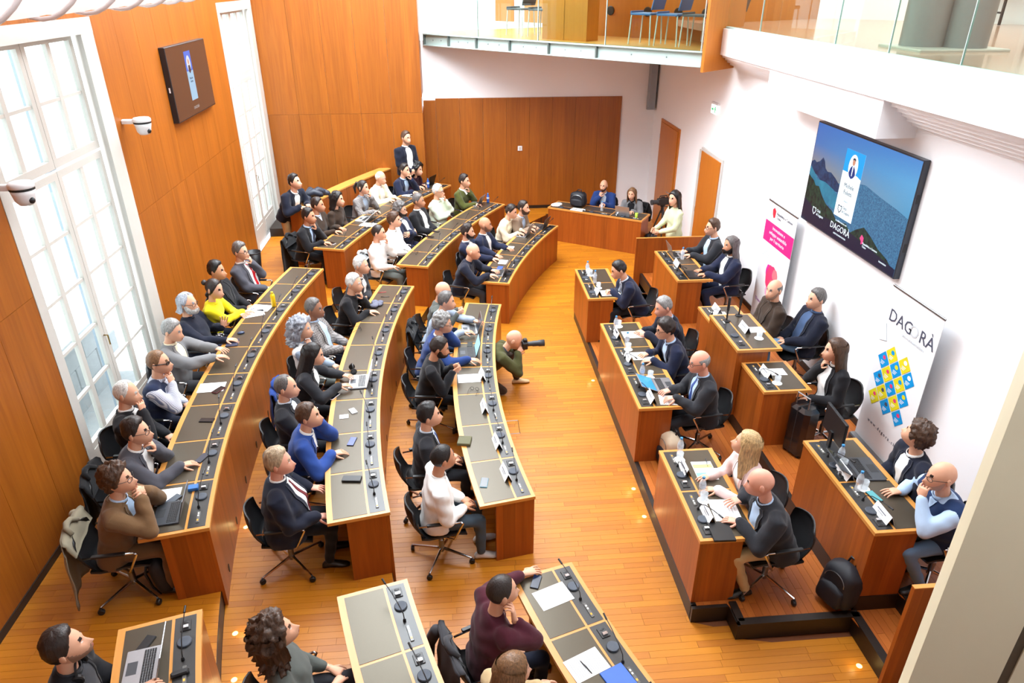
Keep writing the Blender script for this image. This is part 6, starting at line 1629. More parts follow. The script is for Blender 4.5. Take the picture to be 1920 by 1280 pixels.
for px, row, lab, kw in (((1101, 512), 'a', 'clear water bottle at the far end of lower dais bench', {}), ((1115, 530), 'a', 'clear water bottle by the blue suit man\'s name card', {}), ((1154, 618), 'a', 'clear bottle at far corner of the three-place bench', {}),
    ((1175, 649), 'a', 'clear bottle between the two men writing on the dais', {}), ((1203, 709), 'a', 'clear bottle beside the blue-screen dais laptop', {}), ((1274, 852), 'a', 'clear blue-capped bottle at far end of near dais bench', {}), ((1315, 927), 'a', 'clear bottle before the bald writer\'s name card', {}),
    ((1573, 867), 'b', 'clear bottle beside the large black laptop', {}), ((1608, 918), 'b', 'clear bottle before the bald man in the vest', {}), ((1279, 486), 'b', 'clear bottle at the far upper dais bench', {}),
    ((803, 352), 3, 'blue-tinted bottle on far back bench', {'tint': plain('blue_bottle', (50, 90, 170), .25)}), ((915, 380), 2, 'blue-tinted bottle at far end of second row', {'tint': plain('blue_bottle', (50, 90, 170), .25)}), ((1128, 395), 't', 'clear bottle before the bright blue suit', {})):
    bottle(px, row, lab, **kw)
p = pz(514, 574, deskz(3)); t = thing('flask', (p.x, p.y, deskz(3)), 'bright yellow drinking flask on the back row bench', 'bottle')
YEL = plain('yellow_enamel', (236, 200, 20), .35)
mb = MB(); mb.smooth = True; mb.lathe([(.03, 0), (.034, .004), (.034, .17), (.028, .19), (.017, .2)], (0, 0, 0), 18); mb.build('bottle_body', YEL, t, local=True); mb = MB(); mb.lathe([(.019, .2), (.019, .228), (.016, .232)], (0, 0, 0), 14); mb.build('cap', plain('yellow_cap', (220, 196, 60), .4), t, local=True)
for px, row, lab, z in (((1107, 516), 'a', 'glass on doily between the two far dais bottles', None), ((1122, 540), 'a', 'glass on doily by the blue suit man', None), ((1160, 612), 'a', 'glass at the far corner of the three-place bench', None), ((1178, 655), 'a', 'glass on doily between the two writing men', None), ((1219, 708), 'a', 'glass on doily behind the blue-screen laptop', None),
    ((1274, 862), 'a', 'glass on doily before the blonde woman', None), ((1319, 938), 'a', 'glass on doily before the bald writer', None), ((1580, 876), 'b', 'glass on doily beside the large black laptop', None), ((1619, 916), 'b', 'glass on doily before the bald man in vest', None),
    ((1423, 634), 'b', 'glass on doily upon the raised rostrum', Z3 + .955), ((1457, 718), 'b', 'glass on doily before the dark-haired dais woman', None)):
    glass(px, row, lab, z)
for px, row, yaw, lab, z in (((904, 706), 1, 2, 'white name card by the bearded man in black, front row', None), ((908, 766), 1, 4, 'name card at the empty front row place', None), ((932, 832), 1, 8, 'name card before the charcoal suit man', None), ((948, 890), 1, 10, 'name card nearest the front row bench end', None),
    ((1105, 511), 'a', 180, 'name card at the empty far dais place', None), ((1121, 549), 'a', 180, 'name card of the blue suit man bending over papers', None), ((1157, 629), 'a', 180, 'name card of the grey-haired dais man with blue tie', None), ((1179, 673), 'a', 180, 'name card of the man with collar-length hair', None), ((1221, 748), 'a', 180, 'name card before the bald man at the dais laptop', None),
    ((1283, 880), 'a', 180, 'name card of the blonde woman in pink', None), ((1327, 967), 'a', 180, 'name card of the bald writer', None), ((1270, 497), 'b', 180, 'name card at the far upper dais bench', None), ((1344, 583), 'b', 180, 'name card on the far side of the rostrum', None),
    ((1396, 618), 'b', 180, 'name card on top of the raised rostrum', Z3 + .955), ((1436, 702), 'b', 180, 'name card before the woman with long dark hair', None), ((1583, 888), 'b', 180, 'name card beside the monitor at near upper bench', None), ((1655, 968), 'b', 180, 'name card of the bald man in the vest', None)):
    card(px, row, yaw, lab, z)
p = pz(1193, 408, deskz('t')); t = thing('paper_cup', (p.x, p.y, deskz('t')), 'lime green cup at the end of the technicians desk', 'cup'); mb = MB(); mb.smooth = True; mb.lathe([(.028, 0), (.036, .1), (.033, .1), (.026, .006), (.001, .006)], (0, 0, 0), 16, cap=False); mb.build('cup_wall', plain('lime_paper', (170, 200, 60), .5), t, local=True)
mb = MB(); mb.lathe([(.0365, .096), (.0375, .1), (.0365, .104)], (0, 0, 0), 16, cap=False); mb.build('rim', plain('lime_rim', (196, 216, 110), .5), t, local=True)

# ------------------------------------------------------------------ coats over chair backs
def coat(key, col, lab, long_=.5, wide=1.0):
    c = PEOPLE[key]['chair_obj']; t = thing('coat', c.location, lab, 'coat', 'coats over chairs', rz=c.rotation_euler[2])
    mb = MB(); mb.smooth = True; nx, nz = 13, 16; V = []
    prof = []
    for i in range(nz):
        q = i / (nz - 1)
        if q < .25: z = .70 + .125 * (q / .25); x = -.262 - .05 * (q / .25)
        elif q < .4: a = (q - .25) / .15 * pi; x = -.335 - .030 * (1 - cos(a)) / 2 * 1.9; z = .825 + .03 * sin(a)
        else: f = (q - .4) / .6; x = -.375 - .05 * f; z = .825 - long_ * f
        prof.append((x, z, q))
    for x, z, q in prof:
        for j in range(nx):
            y = (-1 + 2 * j / (nx - 1)); n = noise.noise(Vector((y * 2.3, q * 4, hash(key) % 17))) 
            hw = .235 * wide * (1 + .12 * q); drop = .06 * y * y * (q > .4) * q
            V.append((x - .035 * abs(y) ** 2 * -1 * (q > .25) - .03 * n * (1 if q > .3 else .3) - (.02 * sin(y * 9) * max(0, q - .4)), hw * y, z - drop + .02 * n * (q > .8)))
    k = len(V); V += [(x - .012, y, z) if False else (x + (.012 if i // nx > nz * .4 else -.012), y, z - .006) for i, (x, y, z) in enumerate(V)]
    F = []
    for i in range(nz - 1):
        for j in range(nx - 1): a = i * nx + j; F += [(a, a + 1, a + nx + 1, a + nx), (k + a, k + a + nx, k + a + nx + 1, k + a + 1)]
        for j in (0, nx - 1): a = i * nx + j; F.append((a, a + nx, k + a + nx, k + a))
    for j in range(nx - 1):
        for i in (0, nz - 1): a = i * nx + j; F.append((a, a + 1, k + a + 1, k + a))
    mb.add(V, F); mb.build('cloth', cloth('coat_' + col, COLS[col], .9), t, local=True)
    mb = MB(); mb.smooth = True; mb.tube([(-.30, -.10, .83), (-.35, -.06, .87), (-.36, .0, .88), (-.35, .06, .87), (-.30, .10, .83)], [.018, .026, .028, .026, .018], 8); mb.build('collar', cloth('coat_' + col, COLS[col], .9), t, local=True)
    mb = MB(); mb.smooth = True; mb.capsule([(-.38, .22 * wide, .78), (-.43, .27 * wide, .6), (-.44, .26 * wide, .42)], [.05, .05, .04], 10); mb.build('sleeve', cloth('coat_' + col, COLS[col], .9), t, local=True)
COLS.update(coatbeige=(140, 132, 112), coatblack=(26, 26, 28), coatgrey=(62, 62, 66), coatlight=(176, 180, 182), coatblue=(30, 60, 130))
coat('p9', 'coatbeige', 'beige raincoat hanging over the brown suit man\'s chair', .62, 1.1); coat('p8', 'coatblack', 'black coat over the chair behind the blue-grey suit', .55); coat('p21', 'coatblack', 'long black coat over the pale sweater man\'s chair', .7, 1.1); coat('p26', 'coatgrey', 'dark grey jacket over the maroon sweater man\'s chair', .5, 1.1)
coat('p33', 'coatlight', 'light grey jacket over a chair in far second row', .6); coat('p39', 'coatblack', 'long black coat over the chair at far bench end', .75, 1.1); coat('p15', 'coatblue', 'bright blue jacket behind the woman typing on white laptop', .5); coat('p49', 'coatblack', 'dark coat over the technician woman\'s chair', .6)
# puffer jackets heaped on the parapet
p = pz(588, 372, PKH); t = thing('puffer_jacket', (p.x, p.y, PKH), 'dark quilted jackets heaped on the wooden parapet', 'jacket', rz=radians(-25))
for k in range(7):
    mb = MB(); mb.smooth = True; a = random.uniform(0, 3); c = Vector((random.uniform(-.1, .1), -.28 + .56 * k / 6, random.uniform(.05, .13)))
    mb.capsule([c - Vector((.13 * cos(a), .1 * sin(a), 0)), c + Vector((0, 0, .03)), c + Vector((.13 * cos(a), .1 * sin(a), -.02))], [.06, .075, .06], 10); mb.build('quilted_section', plain('dark_quilted_nylon', (36, 42, 56), .5, var=.2), t, local=True)

# ------------------------------------------------------------------ bags, bins, camera gear
NYL = plain('black_nylon', (22, 24, 32), .6, bump=.3, bscale=500)
def bag(px, z, rz, lab, size=(.2, .34, .44), mat=None, tilt=0.0, name='backpack', cat='bag', col2=None):
    p = pz(px[0], px[1], z); t = thing(name, (p.x, p.y, z), lab, cat, rz=radians(rz)); m = mat or NYL; d, w, h = size
    M = Matrix.Rotation(radians(tilt), 3, 'Y')
    def bl(c, s):
        mb = MB(); mb.smooth = True; V = []
        n, k = 16, 8
        for i in range(k + 1):
            q = i / k; zz = h * q; f = (1 - (2 * q - 1) ** 6) ** .5 if 0 < q < 1 else .25
            for j in range(n):
                a = 2 * pi * j / n; cx, sx = cos(a), sin(a); e = lambda v: (1 if v >= 0 else -1) * abs(v) ** .55
                r = 1 + .05 * noise.noise(Vector((cx * 2, sx * 2, q * 4 + px[0])))
                V.append(M @ (Vector((e(cx) * s[0] / 2 * f * r, e(sx) * s[1] / 2 * f * r * (1 - .12 * q), zz * s[2] / h)) + Vector(c)))
        F = [(i * n + j, i * n + (j + 1) % n, (i + 1) * n + (j + 1) % n, (i + 1) * n + j) for i in range(k) for j in range(n)] + [tuple(range(n - 1, -1, -1)), tuple(range(k * n, k * n + n))]
        mb.add(V, F); return mb
    bl((0, 0, 0), size).build('main_body', m, t, local=True)
    bl((d * .46, 0, h * .06), (d * .4, w * .78, h * .5)).build('front_pocket', col2 or m, t, local=True)
    mb = MB(); mb.smooth = True; mb.tube([M @ Vector(v) for v in ((-d * .2, -w * .12, h * .97), (-d * .25, -w * .1, h * 1.08), (-d * .25, w * .1, h * 1.08), (-d * .2, w * .12, h * .97))], .011, 6); mb.build('handle', BLACK, t, local=True)
    for s in (1, -1):
        mb = MB(); mb.smooth = True; mb.tube([M @ Vector(v) for v in ((-d * .45, w * .22 * s, h * .92), (-d * .75, w * .27 * s, h * .7), (-d * .72, w * .3 * s, h * .3), (-d * .45, w * .34 * s, h * .08))], [.016, .02, .016, .01], 6, flat=.6); mb.build('shoulder_strap', BLACK, t, local=True)
    mb = MB(); mb.tube([M @ Vector((d * .51, w * .3 * cos(a), h * .62 + h * .2 * sin(a))) for a in [pi * k / 10 for k in range(11)]], .004, 5); mb.build('zip', STEEL, t, local=True)
    return t
bag((1563, 1128), Z2, 200, 'black backpack slumped against the near upper dais bench', (.24, .36, .46), tilt=-8)
bag((1252, 868), Z2, 190, 'cream and black backpack standing behind the near dais bench', (.2, .32, .44), plain('cream_canvas', (206, 186, 160), .8), col2=NYL)
bag((322, 1098), Z3, 10, 'black shoulder bag under the end of the back row bench', (.14, .3, .42), tilt=-10)
bag((1218, 470), 0.0, 60, 'black rucksack on the floor behind the technicians desk', (.2, .3, .42)); bag((1084, 386), deskz('t') , -122, 'large black backpack standing on the technicians desk', (.22, .4, .34))
bag((898, 690), 0.0, 20, 'black camera bag on the floor beside the kneeling photographer', (.2, .32, .32))
p = pz(1046, 386, deskz('t')); mb = MB(); mb.smooth = True
for k in range(6): mb.ball((random.uniform(-.09, .09), random.uniform(-.05, .05), .03), (.08, .06, .04), 10, 6)
tag(link('cloth_bag', mb.mesh('cloth_bag', PAPER), None, (p.x, p.y, deskz('t'))), 'white crumpled cloth bag at the left end of technicians desk', 'bag')
# waste bins
p = pz(480, 503, Z3); t = thing('waste_bin', (p.x, p.y, Z3), 'black round waste bin at the foot of the veneered wall', 'bin')
mb = MB(); mb.smooth = True; mb.lathe([(.11, 0), (.14, .34), (.132, .34), (.104, .01), (.001, .01)], (0, 0, 0), 20, cap=False); mb.build('bucket', BLACK, t, local=True); mb = MB(); mb.tube([(.14 * cos(a), .14 * sin(a), .34) for a in [2 * pi * k / 20 for k in range(21)]], .007, 6, cap=False); mb.build('rim', BLACK, t, local=True)
p = pz(1492, 846, Z3); t = thing('trolley_case', (p.x, p.y, Z3), 'tall black glossy hard-shell case between the upper dais benches', 'case', rz=radians(20)); GLOSS = plain('black_gloss_shell', (20, 22, 26), .16, coat=.5)
mb = MB(); mb.rbox((0, 0, .35), (.24, .30, .62), .05); mb.build('shell', GLOSS, t, local=True); mb = MB(); mb.rbox((0, 0, .35), (.245, .012, .63), .004); mb.build('seam', DARKGREY, t, local=True)
for sx in (-.08, .08):
    for sy in (-.1, .1):
        mb = MB(); mb.lathe([(.02, -.012), (.02, .012)], (sx, sy, .02), 10, M=Matrix.Rotation(pi / 2, 3, 'X')); mb.build('wheel', BLACK, t, local=True)
mb = MB(); mb.tube([(-.06, -.09, .66), (-.06, -.09, .80), (-.06, .09, .80), (-.06, .09, .66)], .009, 6); mb.build('pull_handle', STEEL, t, local=True)
# video camera on its tripod
p = pz(1233, 480, 0.0); t = thing('video_tripod', (p.x, p.y, 0), 'black tripod carrying a video camera in the far corner', 'tripod')
for k in range(3):
    a = 2 * pi * k / 3 + .4; mb = MB(); mb.tube([(.03 * cos(a), .03 * sin(a), 1.02), (.36 * cos(a), .36 * sin(a), .012)], [.018, .012], 8); lg = mb.build('leg', BLACK, t, local=True)
    mb = MB(); mb.ball((.36 * cos(a), .36 * sin(a), .014), .016, 8, 5); mb.build('rubber_foot', DARKGREY, lg, local=True)
mb = MB(); mb.lathe([(.035, .98), (.035, 1.1), (.055, 1.12), (.055, 1.15)], (0, 0, 0), 12); mb.build('head', BLACK, t, local=True); mb = MB(); mb.tube([(0, 0, 1.13), (.30, .18, 1.02)], .009, 6); mb.build('pan_handle', BLACK, t, local=True)
t = thing('video_camera', (p.x, p.y, 1.155), 'black video camera on the tripod pointed at the benches', 'camera', rz=radians(195))
mb = MB(); mb.rbox((0, 0, .07), (.26, .11, .13), .012); mb.build('body', BLACK, t, local=True); mb = MB(); mb.lathe([(.045, 0), (.045, .1), (.056, .12), (.056, .15), (.04, .15)], (.13, 0, .07), 16, M=Matrix.Rotation(pi / 2, 3, 'Y')); mb.build('lens', DARKGREY, t, local=True)
mb = MB(); mb.rbox((-.05, -.10, .1), (.10, .012, .07), .003); mb.build('flip_screen', BLACK, t, local=True); mb = MB(); mb.tube([(-.1, 0, .13), (-.08, 0, .19), (.08, 0, .19), (.1, 0, .13)], .012, 6); mb.build('top_handle', BLACK, t, local=True)
# the photographer's camera
q = PEOPLE['p64']; hw = q['loc'] + RZ(q['rz']) @ (q['J']['head'] + q['J']['HR'] @ Vector((.15, 0, -.01)))
e = pz(1003, 634, hw.z) - pz(975, 636, hw.z); t = thing('photo_camera', hw, 'black camera with a long lens held by the kneeling photographer', 'camera', rz=atan2(e.y, e.x))
mb = MB(); mb.rbox((.03, 0, 0), (.08, .15, .10), .012); mb.build('body', BLACK, t, local=True); mb = MB(); mb.rbox((.04, 0, .065), (.06, .07, .045), .01); mb.build('prism_housing', BLACK, t, local=True)
mb = MB(); mb.smooth = True; mb.lathe([(.036, 0), (.036, .07), (.042, .08), (.042, .16), (.048, .17), (.050, .25), (.045, .25), (.04, .22), (.001, .22)], (.07, 0, 0), 18, M=Matrix.Rotation(pi / 2, 3, 'Y'), cap=False); mb.build('long_lens', DARKGREY, t, local=True)

# ------------------------------------------------------------------ lettering
def text(body, size, mat, parent, o, ux, uy, align='LEFT', name='lettering', off=.0):
    c = bpy.data.curves.new('tmp', 'FONT'); c.body = body; c.size = size; c.align_x = align; c.resolution_u = 2; c.extrude = .0006
    ob = bpy.data.objects.new('tmp', c); COL.objects.link(ob); dg = bpy.context.evaluated_depsgraph_get()
    me = bpy.data.meshes.new_from_object(ob.evaluated_get(dg), depsgraph=dg); bpy.data.objects.remove(ob); bpy.data.curves.remove(c)
    ux, uy = Vector(ux).normalized(), Vector(uy).normalized(); n = ux.cross(uy); o = Vector(o)
    for v in me.vertices: v.co = o + ux * v.co.x + uy * v.co.y + n * (v.co.z + off)
    me.materials.clear(); me.materials.append(mat)
    return link(name, me, parent)
def poly(mb, P, uvs, off): 
    pts = [P(u, v, off) for u, v in uvs]; mb.add(pts, [tuple(range(len(pts)))])
def ellipse(u, v, a, b, n=20): return [(u + a * cos(2 * pi * k / n), v + b * sin(2 * pi * k / n)) for k in range(n)]
# ---- right-hand screen
ty0, ty1, tz0, tz1, tx = 9.30, 7.0, 2.40, 3.70, XR - .075
tv = thing('wall_screen', (XR, 8.15, 3.05), 'large wall screen with lake landscape and speaker card on white wall', 'screen')
mb = MB(); mb.rbox((XR - .04, (ty0 + ty1) / 2, (tz0 + tz1) / 2), (.075, ty0 - ty1 + .03, tz1 - tz0 + .03), .006); mb.build('housing', plain('dark_bezel', (44, 48, 58), .35), tv)
m, nt, b = new_mat('landscape_sky'); N = nt.nodes.new; L = nt.links.new
uv = N('ShaderNodeUVMap'); sp = N('ShaderNodeSeparateXYZ'); L(uv.outputs[0], sp.inputs[0])
r1 = N('ShaderNodeValToRGB'); r2 = N('ShaderNodeValToRGB'); L(sp.outputs[1], r1.inputs[0]); L(sp.outputs[1], r2.inputs[0])
for r, cs in ((r1, ((.45, (176, 150, 110)), (.62, (140, 140, 150)), (.8, (76, 122, 190)), (1, (60, 116, 196)))), (r2, ((.4, (70, 150, 190)), (.6, (88, 160, 206)), (.8, (92, 168, 220)), (1, (74, 140, 210))))):
    e = r.color_ramp.elements
    while len(e) < 4: e.new(.5)
    for k, (q, c) in enumerate(cs): e[k].position = q; e[k].color = srgb(*c)
mx = N('ShaderNodeMix'); mx.data_type = 'RGBA'; L(sp.outputs[0], mx.inputs['Factor']); L(r1.outputs[0], mx.inputs['A']); L(r2.outputs[0], mx.inputs['B'])
L(mx.outputs['Result'], b.inputs['Emission Color']); b.inputs['Emission Strength'].default_value = .55; b.inputs['Base Color'].default_value = (0, 0, 0, 1); b.inputs['Roughness'].default_value = .2
def speck(name, ca, cb, sc, st=.5):
    m, nt, b = new_mat(name); N = nt.nodes.new; tc = N('ShaderNodeTexCoord'); nz = N('ShaderNodeTexNoise'); nz.inputs['Scale'].default_value = sc; nz.inputs['Detail'].default_value = 6; nz.inputs['Roughness'].default_value = .75
    nt.links.new(tc.outputs['Object'], nz.inputs['Vector']); r = N('ShaderNodeValToRGB'); nt.links.new(nz.outputs[0], r.inputs[0]); r.color_ramp.elements[0].position = .38; r.color_ramp.elements[1].position = .64
    r.color_ramp.elements[0].color = srgb(*ca); r.color_ramp.elements[1].color = srgb(*cb); nt.links.new(r.outputs[0], b.inputs['Emission Color']); b.inputs['Emission Strength'].default_value = st; b.inputs['Base Color'].default_value = (0, 0, 0, 1); b.inputs['Roughness'].default_value = .25
    return m
SK = m
TV = lambda u, v, o=0: (tx - .003 - o, ty0 + (ty1 - ty0) * u, tz0 + (tz1 - tz0) * v)
mb = MB(); mb.add([TV(0, 0), TV(1, 0), TV(1, 1), TV(0, 1)], [(0, 1, 2, 3)], [[(0, 0), (1, 0), (1, 1), (0, 1)]]); scr = mb.build('picture', SK, tv)
def lay_on(name, uvs, off, mat, parent=scr): 
    mb = MB(); poly(mb, TV, uvs, off); return mb.build(name, mat, parent)
lay_on('city', [(0, .0), (1, 0), (1, .52), (.9, .55), (.75, .58), (.6, .62), (.5, .6), (.3, .5), (0, .5)], .0006, speck('city_lights', (40, 92, 138), (84, 150, 192), 55))
lay_on('mountains', [(0, .46), (.0, .6), (.03, .63), (.06, .615), (.095, .64), (.125, .69), (.15, .66), (.17, .6), (.2, .575), (.24, .585), (.3, .55), (.36, .5), (.4, .44), (.2, .42), (.08, .5)], .0009, speck('mountain_blue', (24, 50, 88), (44, 84, 128), 9))
lay_on('lake', [(0, .56), (.07, .5), (.1, .46), (.2, .47), (.3, .44), (.36, .4), (.36, .26), (.25, .28), (.12, .36), (0, .47)], .0012, speck('lake_turquoise', (40, 124, 160), (56, 152, 184), 4))
lay_on('forest', [(0, 0), (0, .47), (.03, .45), (.07, .43), (.1, .39), (.14, .4), (.19, .33), (.25, .27), (.33, .24), (.4, .17), (.5, .2), (.55, .14), (.6, .2), (.67, .26), (.74, .22), (.83, .15), (.92, .11), (1, .03), (1, 0)], .0015, speck('forest_dark', (16, 28, 44), (44, 84, 66), 14))
lay_on('caption_band', [(0, 0), (1, 0), (1, .07), (.7, .12), (.45, .16), (.2, .13), (0, .22)], .0018, emit('caption_navy', (24, 36, 66), .5))
E_W = emit('screen_white', (226, 240, 248), .8); E_CY = emit('screen_cyan', (20, 150, 220), .75); E_D = emit('screen_ink', (40, 60, 84), .5); E_S = emit('screen_skin', (206, 150, 124), .6); E_J = emit('screen_jacket', (28, 60, 130), .6); E_PK = emit('screen_pink', (230, 70, 130), .8)
lay_on('speaker_card', [(.355, .223), (.545, .223), (.545, .87), (.355, .87)], .0021, E_W)
lay_on('card_header', [(.355, .66), (.40, .66), (.50, .66), (.545, .64), (.545, .87), (.355, .87)], .0024, E_CY)
lay_on('portrait_disc', ellipse(.448, .725, .046, .115), .0027, E_W)
lay_on('portrait_jacket', [(.415, .66), (.425, .71), (.44, .735), (.456, .735), (.47, .71), (.482, .66), (.47, .63), (.448, .612), (.426, .63)], .003, E_J); lay_on('portrait_head', ellipse(.449, .77, .014, .033, 14), .0033, E_S); lay_on('portrait_shirt', [(.443, .735), (.454, .735), (.452, .64), (.446, .64)], .0033, E_W)
lay_on('portrait_hair', [(.434, .78), (.435, .80), (.449, .81), (.463, .80), (.464, .78), (.455, .79), (.442, .79)], .0036, E_D)
UX, UZ = (0, -1, 0), (0, 0, 1)
text('Michele', .075, E_D, scr, TV(.45, .52, .003), UX, UZ, 'CENTER'); text('Foletti', .075, E_D, scr, TV(.45, .455, .003), UX, UZ, 'CENTER')
text('Sindaco', .03, emit('screen_grey', (150, 170, 186), .6), scr, TV(.45, .385, .003), UX, UZ, 'CENTER')
def shield(u, v, s, mat, off, P=TV, parent=scr, ar=1.77):
    for k, (a, b_, c, d) in enumerate(((-.5, .35, -.06, .5), (.06, .35, .5, .5), (-.5, .0, -.38, .35), (.38, .0, .5, .35))):
        mb = MB(); poly(mb, P, [(u + s * a, v + s * ar * b_), (u + s * c, v + s * ar * b_), (u + s * c, v + s * ar * d), (u + s * a, v + s * ar * d)], off); mb.build('crest_mark', mat, parent)
    for sg in (1, -1):
        mb = MB(); poly(mb, P, [(u + sg * s * .5, v + s * ar * .2), (u + sg * s * .5, v - s * ar * .15), (u, v - s * ar * .6), (u, v - s * ar * .42), (u + sg * s * .36, v - s * ar * .1), (u + sg * s * .36, v + s * ar * .2)], off); mb.build('crest_mark', mat, parent)
shield(.405, .30, .04, E_D, .003); text('Città\ndi Lugano', .048, E_D, scr, TV(.432, .315, .003), UX, UZ)
shield(.14, .145, .04, E_W, .003); text('Città\ndi Lugano', .05, E_W, scr, TV(.17, .15, .003), UX, UZ)
text('in collaborazione con', .032, E_W, scr, TV(.45, .175, .003), UX, UZ, 'CENTER'); text('DAGORÀ', .115, E_W, scr, TV(.45, .088, .003), UX, UZ, 'CENTER'); text('LIFESTYLE INNOVATION', .028, E_W, scr, TV(.46, .045, .003), UX, UZ, 'CENTER')
lay_on('partner_mark', [(.655, .15), (.668, .19), (.69, .17), (.692, .12), (.675, .10), (.672, .13)], .003, E_PK)
text('Repubblica e Cantone\nTicino', .036, E_W, scr, TV(.69, .112, .003), UX, UZ); text('innovation', .036, E_W, scr, TV(.86, .05, .003), UX, UZ)
for zz in (2.75, 3.3): mb = MB(); mb.box((XR - .04, ty1 - .016, zz), (.03, .004, .10)); mb.build('side_port', BLACK, tv)
# ---- left-hand screen
ly0, ly1, lz0, lz1, lx = 10.95, 12.73, 3.54, 4.53, XL + .085
tl_ = thing('wall_screen', (XL, 11.84, 4.03), 'dark wall screen on the veneered wall between the tall windows', 'screen')
mb = MB(); mb.rbox((XL + .045, (ly0 + ly1) / 2, (lz0 + lz1) / 2), (.085, ly1 - ly0 + .03, lz1 - lz0 + .03), .006); mb.build('housing', plain('black_bezel', (26, 26, 30), .35), tl_)
TL = lambda u, v, o=0: (lx + .003 + o, ly0 + (ly1 - ly0) * u, lz0 + (lz1 - lz0) * v)
mb = MB(); poly(mb, TL, [(0, 0), (1, 0), (1, 1), (0, 1)], 0); s2 = mb.build('picture', emit('painted_wood_reflection', (96, 70, 58), .55), tl_)  # brown glow paints the orange wood's reflection into the dark screen
for nm, uvs, off, mat in (('speaker_card', [(.40, .2), (.56, .2), (.56, .7), (.40, .7)], .001, emit('dim_card', (150, 196, 226), .6)), ('card_header', [(.40, .62), (.56, .62), (.56, .9), (.40, .9)], .0013, emit('dim_blue', (44, 110, 210), .7)), ('portrait_disc', ellipse(.48, .72, .05, .12, 18), .0016, emit('dim_white', (206, 220, 230), .6)), ('portrait_jacket', [(.45, .62), (.46, .70), (.50, .70), (.515, .62), (.48, .58)], .0019, E_D), ('portrait_head', ellipse(.48, .75, .016, .04, 12), .0019, E_S)):
    mb = MB(); poly(mb, TL, uvs, off); mb.build(nm, mat, s2)
text('Michele\nFoletti', .045, E_D, s2, TL(.48, .5, .002), (0, 1, 0), UZ, 'CENTER'); text('DAGORÀ', .06, emit('dim_text', (170, 160, 156), .6), s2, TL(.48, .07, .002), (0, 1, 0), UZ, 'CENTER')
mb = MB(); mb.box((XL + .045, ly0 - .017, 3.98), (.02, .004, .07)); mb.build('side_light', WHITEP, tl_)
# ---- cameras, exit sign, wall sensor
def dome(Y, z, lab):
    t = thing('dome_camera', (XL, Y, z), lab, 'camera', 'white dome cameras on the veneered wall')
    mb = MB(); mb.rbox((XL + .10, Y, z), (.20, .07, .05), .012); mb.build('wall_arm', WHITEP, t)
    c = (XL + .24, Y, z); mb = MB(); mb.smooth = True; mb.lathe([(.001, .045), (.09, .045), (.105, .03), (.105, .0), (.1, -.004)], c, 20); mb.build('top_cap', WHITEP, t)
    mb = MB(); mb.lathe([(.102, -.022), (.102, -.002)], c, 20, cap=False); mb.build('dark_ring', BLACK, t)
    mb = MB(); mb.smooth = True; mb.lathe([(.1, -.02), (.092, -.06), (.08, -.12), (.055, -.155), (.001, -.165)], c, 20); mb.build('shell', WHITEP, t)
    mb = MB(); mb.smooth = True; mb.ball((c[0] + .07, c[1] - .03, c[2] - .11), (.028, .028, .03), 10, 6); mb.build('lens_window', BLACK, t)
p = pX(228, 228, XL); dome(p.y, p.z, 'white dome camera on bracket below the left wall screen'); p = pX(-14, 352, XL); dome(p.y, p.z, 'white dome camera at the left edge above window')
p = pX(1343, 205, XR); t = thing('exit_sign', (XR, p.y, p.z), 'small green and white emergency exit sign high on white wall', 'sign')
mb = MB(); mb.rbox((XR - .02, p.y, p.z + .11), (.05, .34, .03), .004); mb.build('bracket', WHITEP, t); mb = MB(); mb.box((XR - .04, p.y, p.z), (.012, .30, .16)); mb.build('panel', emit('sign_white', (238, 250, 244), .9), t)
EG = emit('sign_green', (40, 180, 110), .8); S_ = lambda u, v: (XR - .047, p.y + .15 - .30 * u, p.z - .08 + .16 * v)
for nm, pts in (('arrow', [(.1, .4), (.3, .4), (.3, .25), (.45, .5), (.3, .75), (.3, .6), (.1, .6)]), ('running_figure', [(.58, .15), (.66, .4), (.6, .6), (.7, .85), (.8, .85), (.78, .6), (.92, .55), (.9, .48), (.75, .5), (.76, .35), (.86, .15), (.8, .12), (.7, .32), (.64, .12)])):
    mb = MB(); mb.add([S_(*q) for q in pts], [tuple(range(len(pts)))]); mb.build(nm, EG, t)
p = pY(975, 278, YB - .06); t = thing('wall_sensor', (p.x, YB, p.z), 'small square white switch plate on the end wall veneer', 'switch'); mb = MB(); mb.rbox((p.x, YB - .055, p.z), (.11, .03, .11), .005); mb.build('plate', WHITEP, t); mb = MB(); mb.rbox((p.x, YB - .073, p.z), (.05, .008, .07), .002); mb.build('rocker', WHITE_PAINT, t)
# ---- roll-up banners
def banner(y0, y1, z0, z1, x, lab):
    t = thing('roll_up_banner', (x, (y0 + y1) / 2, Z3), lab, 'banner')
    mb = MB(); mb.rbox((x, (y0 + y1) / 2, Z3 + .04), (.16, y0 - y1 + .02, .08), .015); mb.build('base', STEEL, t)
    mb = MB(); mb.box((x, (y0 + y1) / 2, (z0 + z1) / 2), (.004, y0 - y1, z1 - z0)); mb.build('sheet', plain('banner_white', (236, 236, 238), .5, var=.01), t)
    mb = MB(); mb.rbox((x, (y0 + y1) / 2, z1 + .008), (.018, y0 - y1 + .01, .022), .004); mb.build('top_rail', STEEL, t); mb = MB(); mb.lathe([(.008, Z3 + .05), (.008, z1)], (x + .03, (y0 + y1) / 2, 0), 8); mb.build('rear_pole', STEEL, t)
    return t, (lambda a, b_, o=0: (x - .004 - o, y0 - a, z1 - b_))
bx = 4.84
A_ = pX(1676, 538, bx); B_ = pX(1774, 598, bx)
b1, BP = banner(A_.y, B_.y, .42, (A_.z + B_.z) / 2, bx, 'tall white roll-up banner with blue and yellow diamonds')
